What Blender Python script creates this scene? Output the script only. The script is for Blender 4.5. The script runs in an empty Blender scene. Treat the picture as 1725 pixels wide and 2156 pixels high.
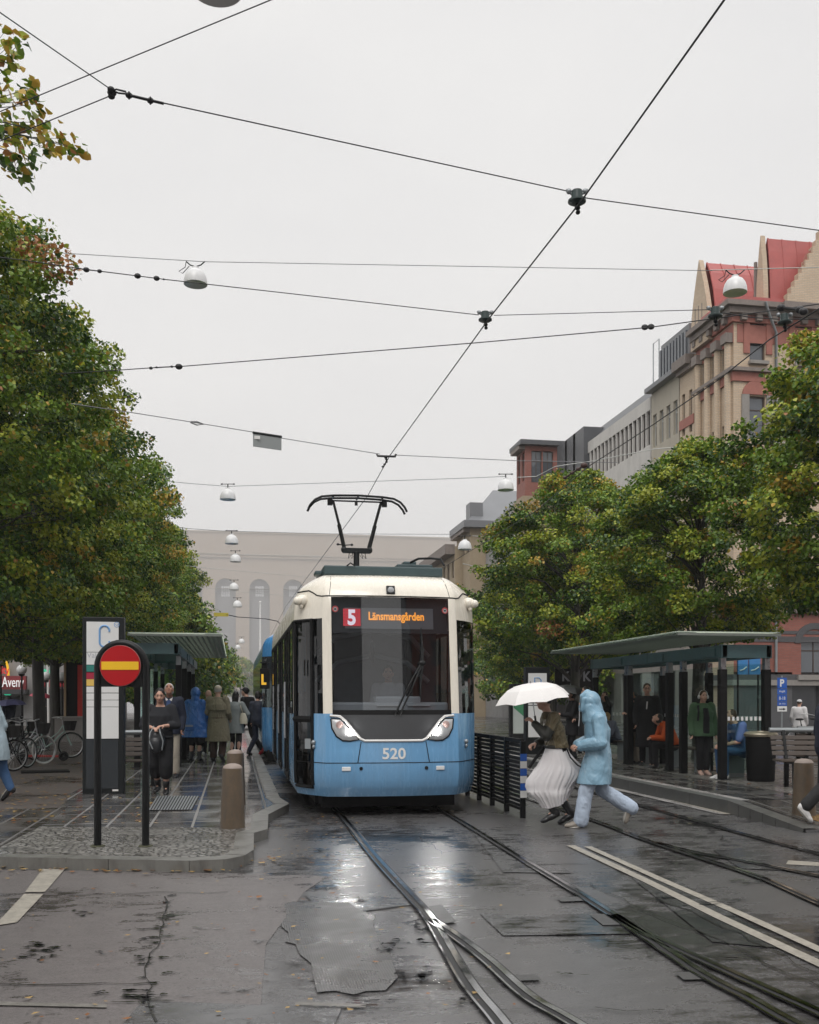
import bpy, bmesh, math, random
import numpy as np
from mathutils import Vector, Matrix
R = math.radians
PI = math.pi
rnd = random.Random(7)
S = bpy.context.scene
COL = S.collection
# ---------------------------------------------------------------- survey: the street runs along +Y, camera stands at the origin
EYE, FL, CX, HZ = 1.6, 2100.0, 862.5, 1475.0
YAW = math.atan((CX - 495) / FL)
cs, sn = math.cos(YAW), math.sin(YAW)
def W(X, d, z): return Vector((X * cs + d * sn, -X * sn + d * cs, z))
def at(px, py, d): return W((px - CX) * d / FL, d, EYE + (HZ - py) * d / FL)
def spot(px, py, z=0.0):
    d = FL * (EYE - z) / (py - HZ)
    return W((px - CX) * d / FL, d, z)
def vat(px, u):                       # distance along the street where the line u = const is crossed
    k = (px - CX) / FL
    return (u * cs - k * u * sn) / (k * cs + sn)
def uat(px, v):
    k = (px - CX) / FL
    return v * (k * cs + sn) / (cs - k * sn)
def zat(py, u, v): return EYE + (HZ - py) * (u * sn + v * cs) / FL

# ---------------------------------------------------------------- mesh builder
class MB:
    def __init__(s): s.v = []; s.f = []; s.m = []
    def add(s, vs, fs, mi=0):
        b = len(s.v); s.v.extend([tuple(p) for p in vs])
        for f in fs: s.f.append([i + b for i in f]); s.m.append(mi)
        return s
    def box(s, c, size, rz=0.0, mi=0, M=None):
        x, y, z = size[0] / 2, size[1] / 2, size[2] / 2
        T = M if M is not None else Matrix.Rotation(rz, 3, 'Z')
        c = Vector(c)
        vs = [c + T @ Vector(p) for p in ((-x,-y,-z),(x,-y,-z),(x,y,-z),(-x,y,-z),(-x,-y,z),(x,-y,z),(x,y,z),(-x,y,z))]
        return s.add(vs, [(0,3,2,1),(4,5,6,7),(0,1,5,4),(1,2,6,5),(2,3,7,6),(3,0,4,7)], mi)
    def bx(s, x0, x1, y0, y1, z0, z1, mi=0):
        return s.box(((x0+x1)/2,(y0+y1)/2,(z0+z1)/2), (abs(x1-x0),abs(y1-y0),abs(z1-z0)), mi=mi)
    def bar(s, p0, p1, w, h, mi=0, up=(0,0,1)):
        p0, p1 = Vector(p0), Vector(p1); d = p1 - p0; L = d.length
        y = d.normalized(); u = Vector(up)
        if abs(y.dot(u)) > .98: u = Vector((1,0,0))
        x = y.cross(u).normalized(); z = x.cross(y)
        T = Matrix((x, y, z)).transposed()
        return s.box((p0 + p1) / 2, (w, L, h), M=T, mi=mi)
    def tube(s, pts, r, n=8, mi=0, cap=True):
        pts = [Vector(p) for p in pts]; rs = r if isinstance(r, (list, tuple)) else [r] * len(pts)
        vs = []; prev = None
        for i, p in enumerate(pts):
            a = pts[max(i-1,0)]; b = pts[min(i+1,len(pts)-1)]
            t = (b - a).normalized()
            if prev is None:
                u = Vector((0,0,1)) if abs(t.z) < .9 else Vector((1,0,0))
                x = t.cross(u).normalized()
            else:
                x = (prev - t * prev.dot(t)).normalized()
            prev = x; y = t.cross(x)
            for k in range(n):
                a_ = 2 * PI * k / n
                vs.append(p + (x * math.cos(a_) + y * math.sin(a_)) * rs[i])
        fs = []
        for i in range(len(pts) - 1):
            for k in range(n):
                k2 = (k + 1) % n
                fs.append((i*n+k, i*n+k2, (i+1)*n+k2, (i+1)*n+k))
        if cap:
            fs.append(tuple(range(n-1, -1, -1))); q = (len(pts)-1) * n; fs.append(tuple(range(q, q + n)))
        return s.add(vs, fs, mi)
    def ring(s, c, Rr, r, axis=(0,1,0), n=32, m=8, mi=0):
        c = Vector(c); a = Vector(axis).normalized()
        u = a.orthogonal().normalized(); w = a.cross(u); vs = []; fs = []
        for i in range(n):
            t = 2*PI*i/n; d = u*math.cos(t) + w*math.sin(t)
            for k in range(m):
                q = 2*PI*k/m
                vs.append(c + d*(Rr + r*math.cos(q)) + a*(r*math.sin(q)))
        for i in range(n):
            for k in range(m):
                fs.append((i*m+k, ((i+1)%n)*m+k, ((i+1)%n)*m+(k+1)%m, i*m+(k+1)%m))
        return s.add(vs, fs, mi)
    def lathe(s, prof, n=24, c=(0,0,0), mi=0, M=None):
        c = Vector(c); vs = []; fs = []
        for r, z in prof:
            for k in range(n):
                a = 2*PI*k/n; p = Vector((max(r,1e-4)*math.cos(a), max(r,1e-4)*math.sin(a), z))
                vs.append(c + (M @ p if M is not None else p))
        for i in range(len(prof)-1):
            for k in range(n):
                k2 = (k+1) % n; fs.append((i*n+k, i*n+k2, (i+1)*n+k2, (i+1)*n+k))
        fs.append(tuple(range(n-1,-1,-1))); q = (len(prof)-1)*n; fs.append(tuple(range(q, q+n)))
        return s.add(vs, fs, mi)
    def ell(s, c, rad, n=14, m=9, M=None, mi=0):
        c = Vector(c); vs = []; fs = []
        for j in range(1, m):
            t = PI*j/m
            for k in range(n):
                a = 2*PI*k/n
                p = Vector((rad[0]*math.sin(t)*math.cos(a), rad[1]*math.sin(t)*math.sin(a), -rad[2]*math.cos(t)))
                vs.append(c + (M @ p if M is not None else p))
        lo = Vector((0,0,-rad[2])); hi = Vector((0,0,rad[2]))
        vs.append(c + (M @ lo if M is not None else lo)); vs.append(c + (M @ hi if M is not None else hi))
        L, Hh = len(vs)-2, len(vs)-1
        for j in range(m-2):
            for k in range(n):
                k2 = (k+1) % n; fs.append((j*n+k, j*n+k2, (j+1)*n+k2, (j+1)*n+k))
        for k in range(n):
            k2 = (k+1) % n; fs.append((L, k2, k)); fs.append((Hh, (m-2)*n+k, (m-2)*n+k2))
        return s.add(vs, fs, mi)
    def cap(s, p0, p1, r0, r1, n=10, mi=0):      # capsule with two radii
        p0, p1 = Vector(p0), Vector(p1); d = p1 - p0
        if d.length < 1e-5: return s.ell(p0, (r0,r0,r0), mi=mi)
        t = d.normalized(); pts = []; rs = []
        for a in (-80,-55,-28): pts.append(p0 + t*(r0*math.sin(R(a)))); rs.append(r0*math.cos(R(a)))
        pts.append(p0); rs.append(r0); pts.append(p1); rs.append(r1)
        for a in (28,55,80): pts.append(p1 + t*(r1*math.sin(R(a)))); rs.append(r1*math.cos(R(a)))
        return s.tube(pts, rs, n, mi)
    def chain(s, pts, rs, n=10, mi=0):
        for i in range(len(pts)-1): s.cap(pts[i], pts[i+1], rs[i], rs[i+1], n, mi)
        return s
    def loft(s, rings, n=20, mi=0):              # rings: (centre, rx, ry[, turn]) horizontal ellipses, low to high
        vs = []; fs = []
        for rg in rings:
            c = Vector(rg[0]); a0 = rg[3] if len(rg) > 3 else 0; ca, sa = math.cos(a0), math.sin(a0)
            for k in range(n):
                a = 2*PI*k/n; x = rg[1]*math.cos(a); y = rg[2]*math.sin(a)
                vs.append(c + Vector((x*ca-y*sa, x*sa+y*ca, 0)))
        for i in range(len(rings)-1):
            for k in range(n):
                k2 = (k+1) % n; fs.append((i*n+k, i*n+k2, (i+1)*n+k2, (i+1)*n+k))
        fs.append(tuple(range(n-1,-1,-1))); q = (len(rings)-1)*n; fs.append(tuple(range(q, q+n)))
        return s.add(vs, fs, mi)
    def prism(s, poly, z0, z1, mi=0, mtop=None):
        n = len(poly); a = sum(poly[i][0]*poly[(i+1)%n][1]-poly[(i+1)%n][0]*poly[i][1] for i in range(n))
        if a < 0: poly = poly[::-1]
        vs = [(p[0],p[1],z0) for p in poly] + [(p[0],p[1],z1) for p in poly]
        s.add(vs, [(i,(i+1)%n,n+(i+1)%n,n+i) for i in range(n)] + [tuple(range(n-1,-1,-1))], mi)
        return s.add([(p[0],p[1],z1) for p in poly], [tuple(range(n))], mi if mtop is None else mtop)
    def plate(s, poly3, th, mi=0):                # a planar polygon in space given thickness along its normal
        ps = [Vector(p) for p in poly3]; n = len(ps)
        nn = Vector((0,0,0))
        for i in range(n): nn += ps[i].cross(ps[(i+1)%n])
        nn.normalize()
        vs = ps + [p - nn*th for p in ps]
        return s.add(vs, [tuple(range(n)), tuple(range(2*n-1, n-1, -1))] + [(i, n+i, n+(i+1)%n, (i+1)%n) for i in range(n)], mi)
    def strip(s, pts, w, z=None, mi=0, off=0.0):    # flat ribbon along a ground polyline
        pts = [Vector(p) for p in pts]; vs = []; fs = []
        for i, p in enumerate(pts):
            t = pts[min(i+1,len(pts)-1)] - pts[max(i-1,0)]; t.z = 0; t.normalize()
            nrm = Vector((t.y, -t.x, 0))
            zz = p.z if z is None else z
            for sg in (-.5, .5):
                q = p + nrm*(w*sg + off); vs.append((q.x, q.y, zz))
        for i in range(len(pts)-1): fs.append((2*i, 2*i+1, 2*i+3, 2*i+2))
        return s.add(vs, fs, mi)
    def build(s, name, mats, parent=None, loc=(0,0,0), rz=0.0, smooth=None, bevel=0.0, segs=2, recalc=False):
        me = bpy.data.meshes.new(name); me.from_pydata(s.v, [], s.f)
        if not isinstance(mats, (list, tuple)): mats = [mats]
        for m in mats: me.materials.append(m)
        if len(mats) > 1: me.polygons.foreach_set('material_index', s.m)
        if bevel or recalc:
            bm = bmesh.new(); bm.from_mesh(me)
            if recalc: bmesh.ops.recalc_face_normals(bm, faces=bm.faces)
            if bevel:
                ed = [e for e in bm.edges if len(e.link_faces) == 2 and e.calc_face_angle(0) > R(40)]
                bmesh.ops.bevel(bm, geom=ed, offset=bevel, segments=segs, affect='EDGES', profile=.6, clamp_overlap=True)
            bm.to_mesh(me); bm.free()
        if smooth is not None:
            me.polygons.foreach_set('use_smooth', [True]*len(me.polygons)); me.set_sharp_from_angle(angle=R(smooth))
        me.update()
        o = bpy.data.objects.new(name, me); COL.objects.link(o)
        o.location = loc; o.rotation_euler = (0,0,rz)
        if parent is not None: o.parent = parent
        return o

def tag(o, label=None, cat=None, group=None, kind=None):
    if label: o['label'] = label
    if cat: o['category'] = cat
    if group: o['group'] = group
    if kind: o['kind'] = kind
    return o
def thing(name, label, cat, loc=(0,0,0), rz=0.0, group=None):
    o = bpy.data.objects.new(name, None); COL.objects.link(o); o.empty_display_size = .3
    o.location = loc; o.rotation_euler = (0,0,rz)
    return tag(o, label, cat, group)
def dup(root, loc, rz=None, label=None, group=None, scale=None):
    def cp(o, par):
        c = o.copy(); COL.objects.link(c)
        if par is not None: c.parent = par
        for ch in list(o.children): cp(ch, c)
        return c
    r = cp(root, None); r.location = loc
    if rz is not None: r.rotation_euler = (0,0,rz)
    if scale is not None: r.scale = (scale,)*3 if not isinstance(scale, tuple) else scale
    return tag(r, label, None, group)

# batch of objects whose modifiers are baked once
PENDING = []
def bake_pending():
    bpy.context.view_layer.update()
    dg = bpy.context.evaluated_depsgraph_get()
    res = [(o, bpy.data.meshes.new_from_object(o.evaluated_get(dg))) for o in PENDING]
    for o, me in res:
        mats = list(o.data.materials); o.modifiers.clear(); o.data = me
        me.materials.clear()
        for m in mats: me.materials.append(m)
        me.polygons.foreach_set('material_index', [0]*len(me.polygons))
        me.polygons.foreach_set('use_smooth', [True]*len(me.polygons)); me.update()
    PENDING.clear()
_tex = {}
def ctex(scale):
    if scale not in _tex:
        t = bpy.data.textures.new('cloth_folds', 'CLOUDS'); t.noise_scale = scale; t.noise_depth = 2; _tex[scale] = t
    return _tex[scale]
def blob(mb, name, mat, parent, vox=.012, sm=3, fold=0.0, fscale=.12):
    o = mb.build(name, mat, parent)
    r = o.modifiers.new('r', 'REMESH'); r.mode = 'VOXEL'; r.voxel_size = vox
    if sm: q = o.modifiers.new('s', 'SMOOTH'); q.iterations = sm; q.factor = .5
    if fold:
        d = o.modifiers.new('d', 'DISPLACE'); d.texture = ctex(fscale); d.strength = fold; d.mid_level = .5; d.texture_coords = 'LOCAL'
    PENDING.append(o); return o
def lettering(body, size, mat, parent, name='lettering', loc=(0,0,0), ex=.002, align='CENTER', fit=None, rot=0.0, bold=0.0):
    """vertical text: reads along local +X, up +Z, faces -Y"""
    cu = bpy.data.curves.new(name, 'FONT'); cu.body = body; cu.size = size; cu.extrude = ex; cu.align_x = align; cu.align_y = 'CENTER'
    cu.resolution_u = 3; cu.offset = bold
    t = bpy.data.objects.new('tmp', cu); COL.objects.link(t)
    bpy.context.view_layer.update()
    me = bpy.data.meshes.new_from_object(t.evaluated_get(bpy.context.evaluated_depsgraph_get()))
    bpy.data.objects.remove(t)
    co = np.empty(len(me.vertices)*3); me.vertices.foreach_get('co', co); co = co.reshape(-1,3)
    if fit:
        ctr = (co.max(0)+co.min(0))/2; ext = co.max(0)-co.min(0)
        co[:,0] = (co[:,0]-ctr[0])*fit[0]/ext[0]; co[:,1] = (co[:,1]-ctr[1])*fit[1]/ext[1]
    out = np.stack([co[:,0], -co[:,2], co[:,1]], 1)
    me.vertices.foreach_set('co', out.ravel()); me.materials.clear(); me.materials.append(mat); me.update()
    o = bpy.data.objects.new(name, me); COL.objects.link(o); o.location = loc; o.rotation_euler = (0,0,rot)
    if parent is not None: o.parent = parent
    return o

# ---------------------------------------------------------------- materials
def nodes(name):
    m = bpy.data.materials.new(name); m.use_nodes = True
    nt = m.node_tree; b = nt.nodes['Principled BSDF']
    return m, nt, b
def N(nt, t, **kw):
    n = nt.nodes.new(t)
    for k, v in kw.items():
        if k in n.inputs: n.inputs[k].default_value = v
        else: setattr(n, k, v)
    return n
def ramp(nt, fac, stops):
    r = nt.nodes.new('ShaderNodeValToRGB'); nt.links.new(fac, r.inputs[0])
    e = r.color_ramp.elements
    while len(e) < len(stops): e.new(.5)
    for i, (p, c) in enumerate(stops):
        e[i].position = p; e[i].color = (c[0],c[1],c[2],1) if isinstance(c,(tuple,list)) else (c,c,c,1)
    return r
def mixc(nt, fac, a, b, mode='MIX'):
    n = nt.nodes.new('ShaderNodeMix'); n.data_type = 'RGBA'; n.blend_type = mode
    for sock, v in ((n.inputs[0], fac), (n.inputs[6], a), (n.inputs[7], b)):
        if hasattr(v, 'is_output'): nt.links.new(v, sock)
        else: sock.default_value = v if not isinstance(v, (tuple, list)) else (v[0],v[1],v[2],1)
    return n.outputs[2]
def mth(nt, op, a, b=0.0, c=None):
    n = nt.nodes.new('ShaderNodeMath'); n.operation = op
    for i, v in enumerate((a, b) if c is None else (a, b, c)):
        if hasattr(v, 'is_output'): nt.links.new(v, n.inputs[i])
        else: n.inputs[i].default_value = v
    return n.outputs[0]
def coords(nt, kind='Object', scale=(1,1,1), rot=(0,0,0)):
    if kind == 'World':
        src = nt.nodes.new('ShaderNodeNewGeometry').outputs['Position']
    else:
        src = nt.nodes.new('ShaderNodeTexCoord').outputs[kind]
    mp = nt.nodes.new('ShaderNodeMapping'); mp.inputs['Scale'].default_value = scale; mp.inputs['Rotation'].default_value = rot
    nt.links.new(src, mp.inputs[0]); return mp.outputs[0]
def noise(nt, vec, scale, detail=4, rough=.55, dist=0.0):
    n = N(nt, 'ShaderNodeTexNoise', Scale=scale, Detail=detail, Roughness=rough, Distortion=dist)
    nt.links.new(vec, n.inputs['Vector']); return n.outputs[0]
def bumpn(nt, h, b, strength=.3, dist=.01):
    n = N(nt, 'ShaderNodeBump', Strength=strength, Distance=dist)
    nt.links.new(h, n.inputs['Height']); nt.links.new(n.outputs[0], b.inputs['Normal']); return n
def mat(name, col, rough=.6, metal=0.0, var=.12, vs=4.0, bump=0.0, bs=40.0, spec=.5, coat=0.0, emit=None, es=1.0, rv=0.0, dirt=0.0):
    m, nt, b = nodes(name); L = nt.links
    b.inputs['Base Color'].default_value = (*col, 1); b.inputs['Roughness'].default_value = rough
    b.inputs['Metallic'].default_value = metal; b.inputs['Specular IOR Level'].default_value = spec
    b.inputs['Coat Weight'].default_value = coat; b.inputs['Coat Roughness'].default_value = .08
    vec = coords(nt, 'Object')
    if var:
        n = noise(nt, vec, vs)
        c = mixc(nt, n, tuple(x*(1-var*1.3) for x in col), tuple(min(1, x*(1+var*1.3)) for x in col))
        if dirt:
            d = ramp(nt, noise(nt, coords(nt, 'Object', (1,1,.35)), vs*2.3, 6, .7), [(.45, 0.0), (.8, dirt)])
            c = mixc(nt, d.outputs[0], c, (.05,.045,.04))
        L.new(c, b.inputs['Base Color'])
        if rv:
            rr = ramp(nt, n, [(.3, max(.02, rough-rv)), (.7, min(1, rough+rv))]); L.new(rr.outputs[0], b.inputs['Roughness'])
    if bump: bumpn(nt, noise(nt, vec, bs, 5, .6), b, bump)
    if emit: b.inputs['Emission Color'].default_value = (*emit, 1); b.inputs['Emission Strength'].default_value = es
    return m
def glass(name, tint=(.3,.34,.34), refl=1.0, rough=.0, ior=1.5):
    m = bpy.data.materials.new(name); m.use_nodes = True; nt = m.node_tree; nt.nodes.clear()
    o = nt.nodes.new('ShaderNodeOutputMaterial'); t = N(nt, 'ShaderNodeBsdfTransparent'); t.inputs[0].default_value = (*tint, 1)
    g = N(nt, 'ShaderNodeBsdfGlossy'); g.inputs['Roughness'].default_value = rough; g.inputs['Color'].default_value = (refl,refl,refl,1)
    fr = N(nt, 'ShaderNodeFresnel', IOR=ior); bf = nt.nodes.new('ShaderNodeNewGeometry').outputs['Backfacing']
    nt.links.new(mth(nt, 'MULTIPLY_ADD', bf, 1/ior-ior, ior), fr.inputs['IOR'])     # a thin pane reflects alike from both sides
    mx = nt.nodes.new('ShaderNodeMixShader'); nt.links.new(fr.outputs[0], mx.inputs[0])
    nt.links.new(t.outputs[0], mx.inputs[1]); nt.links.new(g.outputs[0], mx.inputs[2]); nt.links.new(mx.outputs[0], o.inputs[0])
    # slight waviness so panes do not mirror like a perfect sheet
    bn = N(nt, 'ShaderNodeBump', Strength=.06, Distance=.02); nt.links.new(noise(nt, coords(nt, 'Object'), 2.2, 2), bn.inputs['Height'])
    nt.links.new(bn.outputs[0], g.inputs['Normal'])
    return m
# ---------------------------------------------------------------- material library
BLK = mat('black_paint', (.004,.0045,.005), .35, var=.2, rv=.1, spec=.3)
BLKM = mat('black_matte', (.004,.004,.0045), .65, var=.2, spec=.25)
CHAR = mat('charcoal_panel', (.008,.010,.011), .4, var=.15, spec=.35)
STEEL = mat('worn_steel', (.32,.33,.34), .35, 1.0, var=.2, vs=12, rv=.15)
GALV = mat('grey_metal', (.30,.32,.33), .45, .6, var=.12)
TEAL = mat('teal_painted_steel', (.060,.115,.125), .4, var=.15, vs=3, dirt=.3)
CREAM = mat('cream_paint', (.80,.745,.64), .28, var=.03, vs=2, coat=.3, dirt=.05)
BLUE = mat('tram_blue_paint', (.150,.345,.575), .25, var=.05, vs=2, coat=.4, dirt=.10)
BLUED = mat('deep_blue_paint', (.06,.26,.56), .25, var=.06, vs=2, coat=.4, dirt=.12)
DGREY = mat('dark_grey_panel', (.05,.052,.056), .38, var=.1)
RUBBER = mat('rubber', (.012,.012,.012), .75, var=.2)
WHITE = mat('white_panel', (.74,.74,.73), .35, var=.03)
WHITEP = mat('white_paint', (.72,.71,.69), .5, var=.08)
LGREY = mat('light_grey_plastic', (.34,.35,.36), .5, var=.08)
REDP = mat('sign_red', (.42,.008,.012), .3, var=.1)
YEL = mat('sign_yellow', (.85,.50,.02), .35, var=.06)
SBLUE = mat('sign_blue', (.02,.10,.42), .35, var=.06)
LBLUE = mat('letter_blue', (.16,.34,.62), .4, var=.03)
GREYTX = mat('faint_grey_print', (.45,.46,.50), .5, var=.03)
PEDB = mat('concrete_bollard', (.105,.074,.046), .5, var=.35, vs=7, bump=.5, bs=60, dirt=.8, rv=.15)
PEDT = mat('bollard_granite_cap', (.26,.21,.18), .5, var=.1, bump=.3)
GLASS_T = glass('tram_glass', (.30,.33,.35))
GLASS_W = glass('windscreen_glass', (.56,.59,.62), 1.0, 0, 1.75)
GLASS_S = glass('shelter_glass', (.85,.93,.91), .8, 0, 1.30)
GLASS_D = mat('dark_window_glass', (.03,.035,.04), .06, var=.3, vs=.4, spec=.7)
GLASS_G = mat('grey_window_glass', (.09,.10,.115), .08, var=.3, vs=.6, spec=.8)
HEADL = mat('headlight_lens', (.44,.45,.46), .1, var=.1, vs=20, coat=.6)
LAMPON = mat('lit_headlamp', (.9,.9,.9), .2, var=0, emit=(1,.97,.92), es=650.0)
LEDO = mat('amber_led', (.3,.12,.02), .5, var=0, emit=(1,.36,.05), es=1.7)
LEDR = mat('red_led', (.3,.02,.03), .5, var=0, emit=(.95,.07,.09), es=.75)
LEDW = mat('white_led', (.6,.55,.6), .5, var=0, emit=(1,.88,.95), es=1.0)
LAMPW = mat('enamel_white', (.70,.70,.70), .3, var=.04, dirt=.06)
LAMPI = mat('lamp_inside', (.05,.08,.075), .4, var=.1)
WIRE = mat('cable_black', (.012,.012,.014), .5, var=.1)
WIREG = mat('cable_grey', (.20,.20,.21), .5, var=.1)
WIREW = mat('cable_pale', (.55,.55,.53), .5, var=.1)
BARK = None

def bark_mat():
    m, nt, b = nodes('wet_bark')
    v = coords(nt, 'Object', (1,1,.25)); n = noise(nt, v, 14, 6, .65)
    g = noise(nt, coords(nt, 'Object'), 1.7, 3)
    c = mixc(nt, n, (.010,.009,.008), (.052,.045,.036))
    c = mixc(nt, ramp(nt, g, [(.5,0.0),(.7,.55)]).outputs[0], c, (.05,.06,.025))
    nt.links.new(c, b.inputs['Base Color']); b.inputs['Roughness'].default_value = .6
    bumpn(nt, n, b, .8, .03); return m
BARK = bark_mat()

def leaf_mat(name, c1, c2, tr=.22):
    m = bpy.data.materials.new(name); m.use_nodes = True; nt = m.node_tree; nt.nodes.clear()
    o = nt.nodes.new('ShaderNodeOutputMaterial')
    n = noise(nt, coords(nt, 'Object'), 2.1, 3)
    c = mixc(nt, ramp(nt, n, [(.35,0.0),(.65,1.0)]).outputs[0], c1, c2)
    p = nt.nodes.new('ShaderNodeBsdfPrincipled'); p.inputs['Roughness'].default_value = .42; p.inputs['Specular IOR Level'].default_value = .45
    t = nt.nodes.new('ShaderNodeBsdfTranslucent'); mx = nt.nodes.new('ShaderNodeMixShader'); mx.inputs[0].default_value = tr
    nt.links.new(c, p.inputs['Base Color']); nt.links.new(c, t.inputs[0])
    nt.links.new(p.outputs[0], mx.inputs[1]); nt.links.new(t.outputs[0], mx.inputs[2]); nt.links.new(mx.outputs[0], o.inputs[0])
    return m
LEAVES = [leaf_mat('leaf_deep_green', (.024,.066,.008), (.056,.128,.013)),
          leaf_mat('leaf_green', (.115,.215,.018), (.18,.275,.026)),
          leaf_mat('leaf_yellow_green', (.28,.35,.030), (.40,.41,.040)),
          leaf_mat('leaf_ochre', (.46,.32,.042), (.54,.33,.055)),
          leaf_mat('leaf_russet', (.34,.15,.04), (.45,.20,.08))]
LITTER = [leaf_mat('fallen_leaf_ochre', (.30,.19,.06), (.42,.28,.10), .1), leaf_mat('fallen_leaf_brown', (.16,.065,.02), (.28,.11,.03), .1)]

def asphalt(name, dark, light, tint=(1,1,1), wet=(.50,.60), rlo=.03, rhi=.28, streak=(.55,.62,1)):
    m, nt, b = nodes(name); L = nt.links
    w = coords(nt, 'World'); ws = coords(nt, 'World', streak)
    big = noise(nt, ws, .8, 6, .62, .5); fine = noise(nt, w, 110, 3, .75); mid = noise(nt, coords(nt, 'World', (.7,1.5,1)), 5.5, 6, .68, .3); speck = noise(nt, w, 38, 5, .8)
    c = mixc(nt, ramp(nt, mid, [(.30,0.0),(.70,1.0)]).outputs[0], tuple(dark*t for t in tint), tuple(light*t for t in tint))
    c = mixc(nt, ramp(nt, fine, [(.35,.0),(.75,.8)]).outputs[0], c, tuple(light*1.9*t for t in tint))
    c = mixc(nt, ramp(nt, speck, [(.52,.0),(.66,.7)]).outputs[0], c, tuple(dark*.35*t for t in tint))
    mask = mth(nt, 'ADD', mth(nt, 'ADD', mth(nt, 'MULTIPLY', big, .55), mth(nt, 'MULTIPLY', mid, .33)), mth(nt, 'MULTIPLY', speck, .12))
    wetm = ramp(nt, mask, [(wet[0], 0.0), (wet[1], 1.0)])
    c = mixc(nt, mth(nt, 'MULTIPLY', wetm.outputs[0], .8), c, tuple(dark*.22*t for t in tint)); L.new(c, b.inputs['Base Color'])
    L.new(ramp(nt, wetm.outputs[0], [(0.0, rhi), (.6, rhi*.45), (1.0, rlo)]).outputs[0], b.inputs['Roughness'])
    b.inputs['Specular IOR Level'].default_value = .7
    hgt = mth(nt, 'ADD', mth(nt, 'MULTIPLY', fine, .6), mth(nt, 'MULTIPLY', speck, .9)); bn = bumpn(nt, hgt, b, .35, .005)
    L.new(ramp(nt, wetm.outputs[0], [(0.0, .38), (1.0, .03)]).outputs[0], bn.inputs['Strength'])
    return m
ASPH = asphalt('wet_asphalt', .043, .082, (1.02,.985,.99), (.50,.585))
ASPHR = asphalt('reddish_wet_asphalt', .056, .10, (1.09,.975,.955), (.525,.60), rhi=.40)
ASPHB = asphalt('brown_path_asphalt', .036, .062, (1.15,.96,.86), (.53,.62), rlo=.10, rhi=.5)
ASPHP = asphalt('darker_asphalt_patch', .046, .085, (1,1,1.02), (.48,.58))

def paver(name, rowh, blen, c1, c2, mort, off=.5, bump=.6, rough=(.05,.26), wet=(.40,.56), msize=.018, rot=0.0, axis_v=True):
    m, nt, b = nodes(name); L = nt.links
    v = coords(nt, 'World', (1,1,1), (0,0,R(90) if axis_v else rot))
    bk = N(nt, 'ShaderNodeTexBrick', Scale=1.0); bk.inputs['Mortar Size'].default_value = msize; bk.inputs['Brick Width'].default_value = blen
    bk.inputs['Row Height'].default_value = rowh; bk.inputs['Mortar Smooth'].default_value = .3; bk.offset = off
    bk.inputs['Color1'].default_value = (*c1,1); bk.inputs['Color2'].default_value = (*c2,1); bk.inputs['Mortar'].default_value = (*mort,1)
    L.new(v, bk.inputs['Vector'])
    n = noise(nt, coords(nt, 'World'), 1.3, 5, .6, .4); f = noise(nt, coords(nt, 'World'), 40, 4, .7)
    wm = ramp(nt, n, [(wet[0],0.0),(wet[1],1.0)])
    c = mixc(nt, mth(nt, 'MULTIPLY', wm.outputs[0], .42), bk.outputs[0], (.012,.012,.013))
    c = mixc(nt, mth(nt, 'MULTIPLY', f, .25), c, (.10,.095,.09)); c = mixc(nt, bk.outputs[1], c, mort); L.new(c, b.inputs['Base Color'])
    rr = mth(nt, 'ADD', ramp(nt, wm.outputs[0], [(0.0, rough[1]),(1.0, rough[0])]).outputs[0], mth(nt, 'MULTIPLY', bk.outputs[1], .3)); L.new(rr, b.inputs['Roughness'])
    h = mth(nt, 'SUBTRACT', mth(nt, 'MULTIPLY', f, .15), bk.outputs[1]); bumpn(nt, h, b, bump, .012)
    b.inputs['Specular IOR Level'].default_value = .6
    return m
SLAB = paver('wet_slabs', .50, 1.05, (.165,.16,.155), (.110,.110,.112), (.19,.185,.18), .0, rough=(.07,.24), bump=.2, msize=.018)
SLABL = paver('pale_wet_slabs', .42, 1.25, (.22,.215,.21), (.18,.177,.175), (.06,.06,.06), .5, rough=(.06,.15), bump=.12)
SLABD = paver('dark_slabs', .40, .95, (.042,.036,.032), (.055,.047,.040), (.10,.095,.09), .5, rough=(.16,.5))
def cobble():
    m, nt, b = nodes('small_cobbles'); L = nt.links
    vo = N(nt, 'ShaderNodeTexVoronoi', Scale=13.5); vo.feature = 'DISTANCE_TO_EDGE'; L.new(coords(nt, 'World'), vo.inputs['Vector'])
    vc = N(nt, 'ShaderNodeTexVoronoi', Scale=13.5); L.new(coords(nt, 'World'), vc.inputs['Vector'])
    e = ramp(nt, vo.outputs['Distance'], [(.03,0.0),(.16,1.0)])
    sp = nt.nodes.new('ShaderNodeSeparateColor'); L.new(vc.outputs['Color'], sp.inputs[0])
    c = mixc(nt, sp.outputs[0], (.14,.133,.122), (.27,.26,.24)); c = mixc(nt, e.outputs[0], (.025,.023,.021), c)
    L.new(c, b.inputs['Base Color'])
    n = noise(nt, coords(nt, 'World'), 1.1, 4)
    L.new(ramp(nt, n, [(.4,.34),(.62,.16)]).outputs[0], b.inputs['Roughness'])
    bumpn(nt, e.outputs[0], b, .7, .012); return m
COBB = cobble()
KERB = mat('granite_kerb', (.145,.142,.13), .4, var=.25, vs=3, bump=.35, bs=70, dirt=.8, rv=.15)
KERBT = mat('pale_kerb_stone', (.27,.26,.25), .28, var=.2, vs=2, bump=.2, bs=60, rv=.14)
PAINT = mat('worn_road_paint', (.33,.305,.26), .38, var=.3, vs=9, bump=.3, bs=80, dirt=.6)
TAR = mat('tar_seam', (.012,.012,.012), .25, var=.2)
MOSS = mat('mossy_grit', (.05,.05,.025), .7, var=.3, vs=20)

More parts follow.
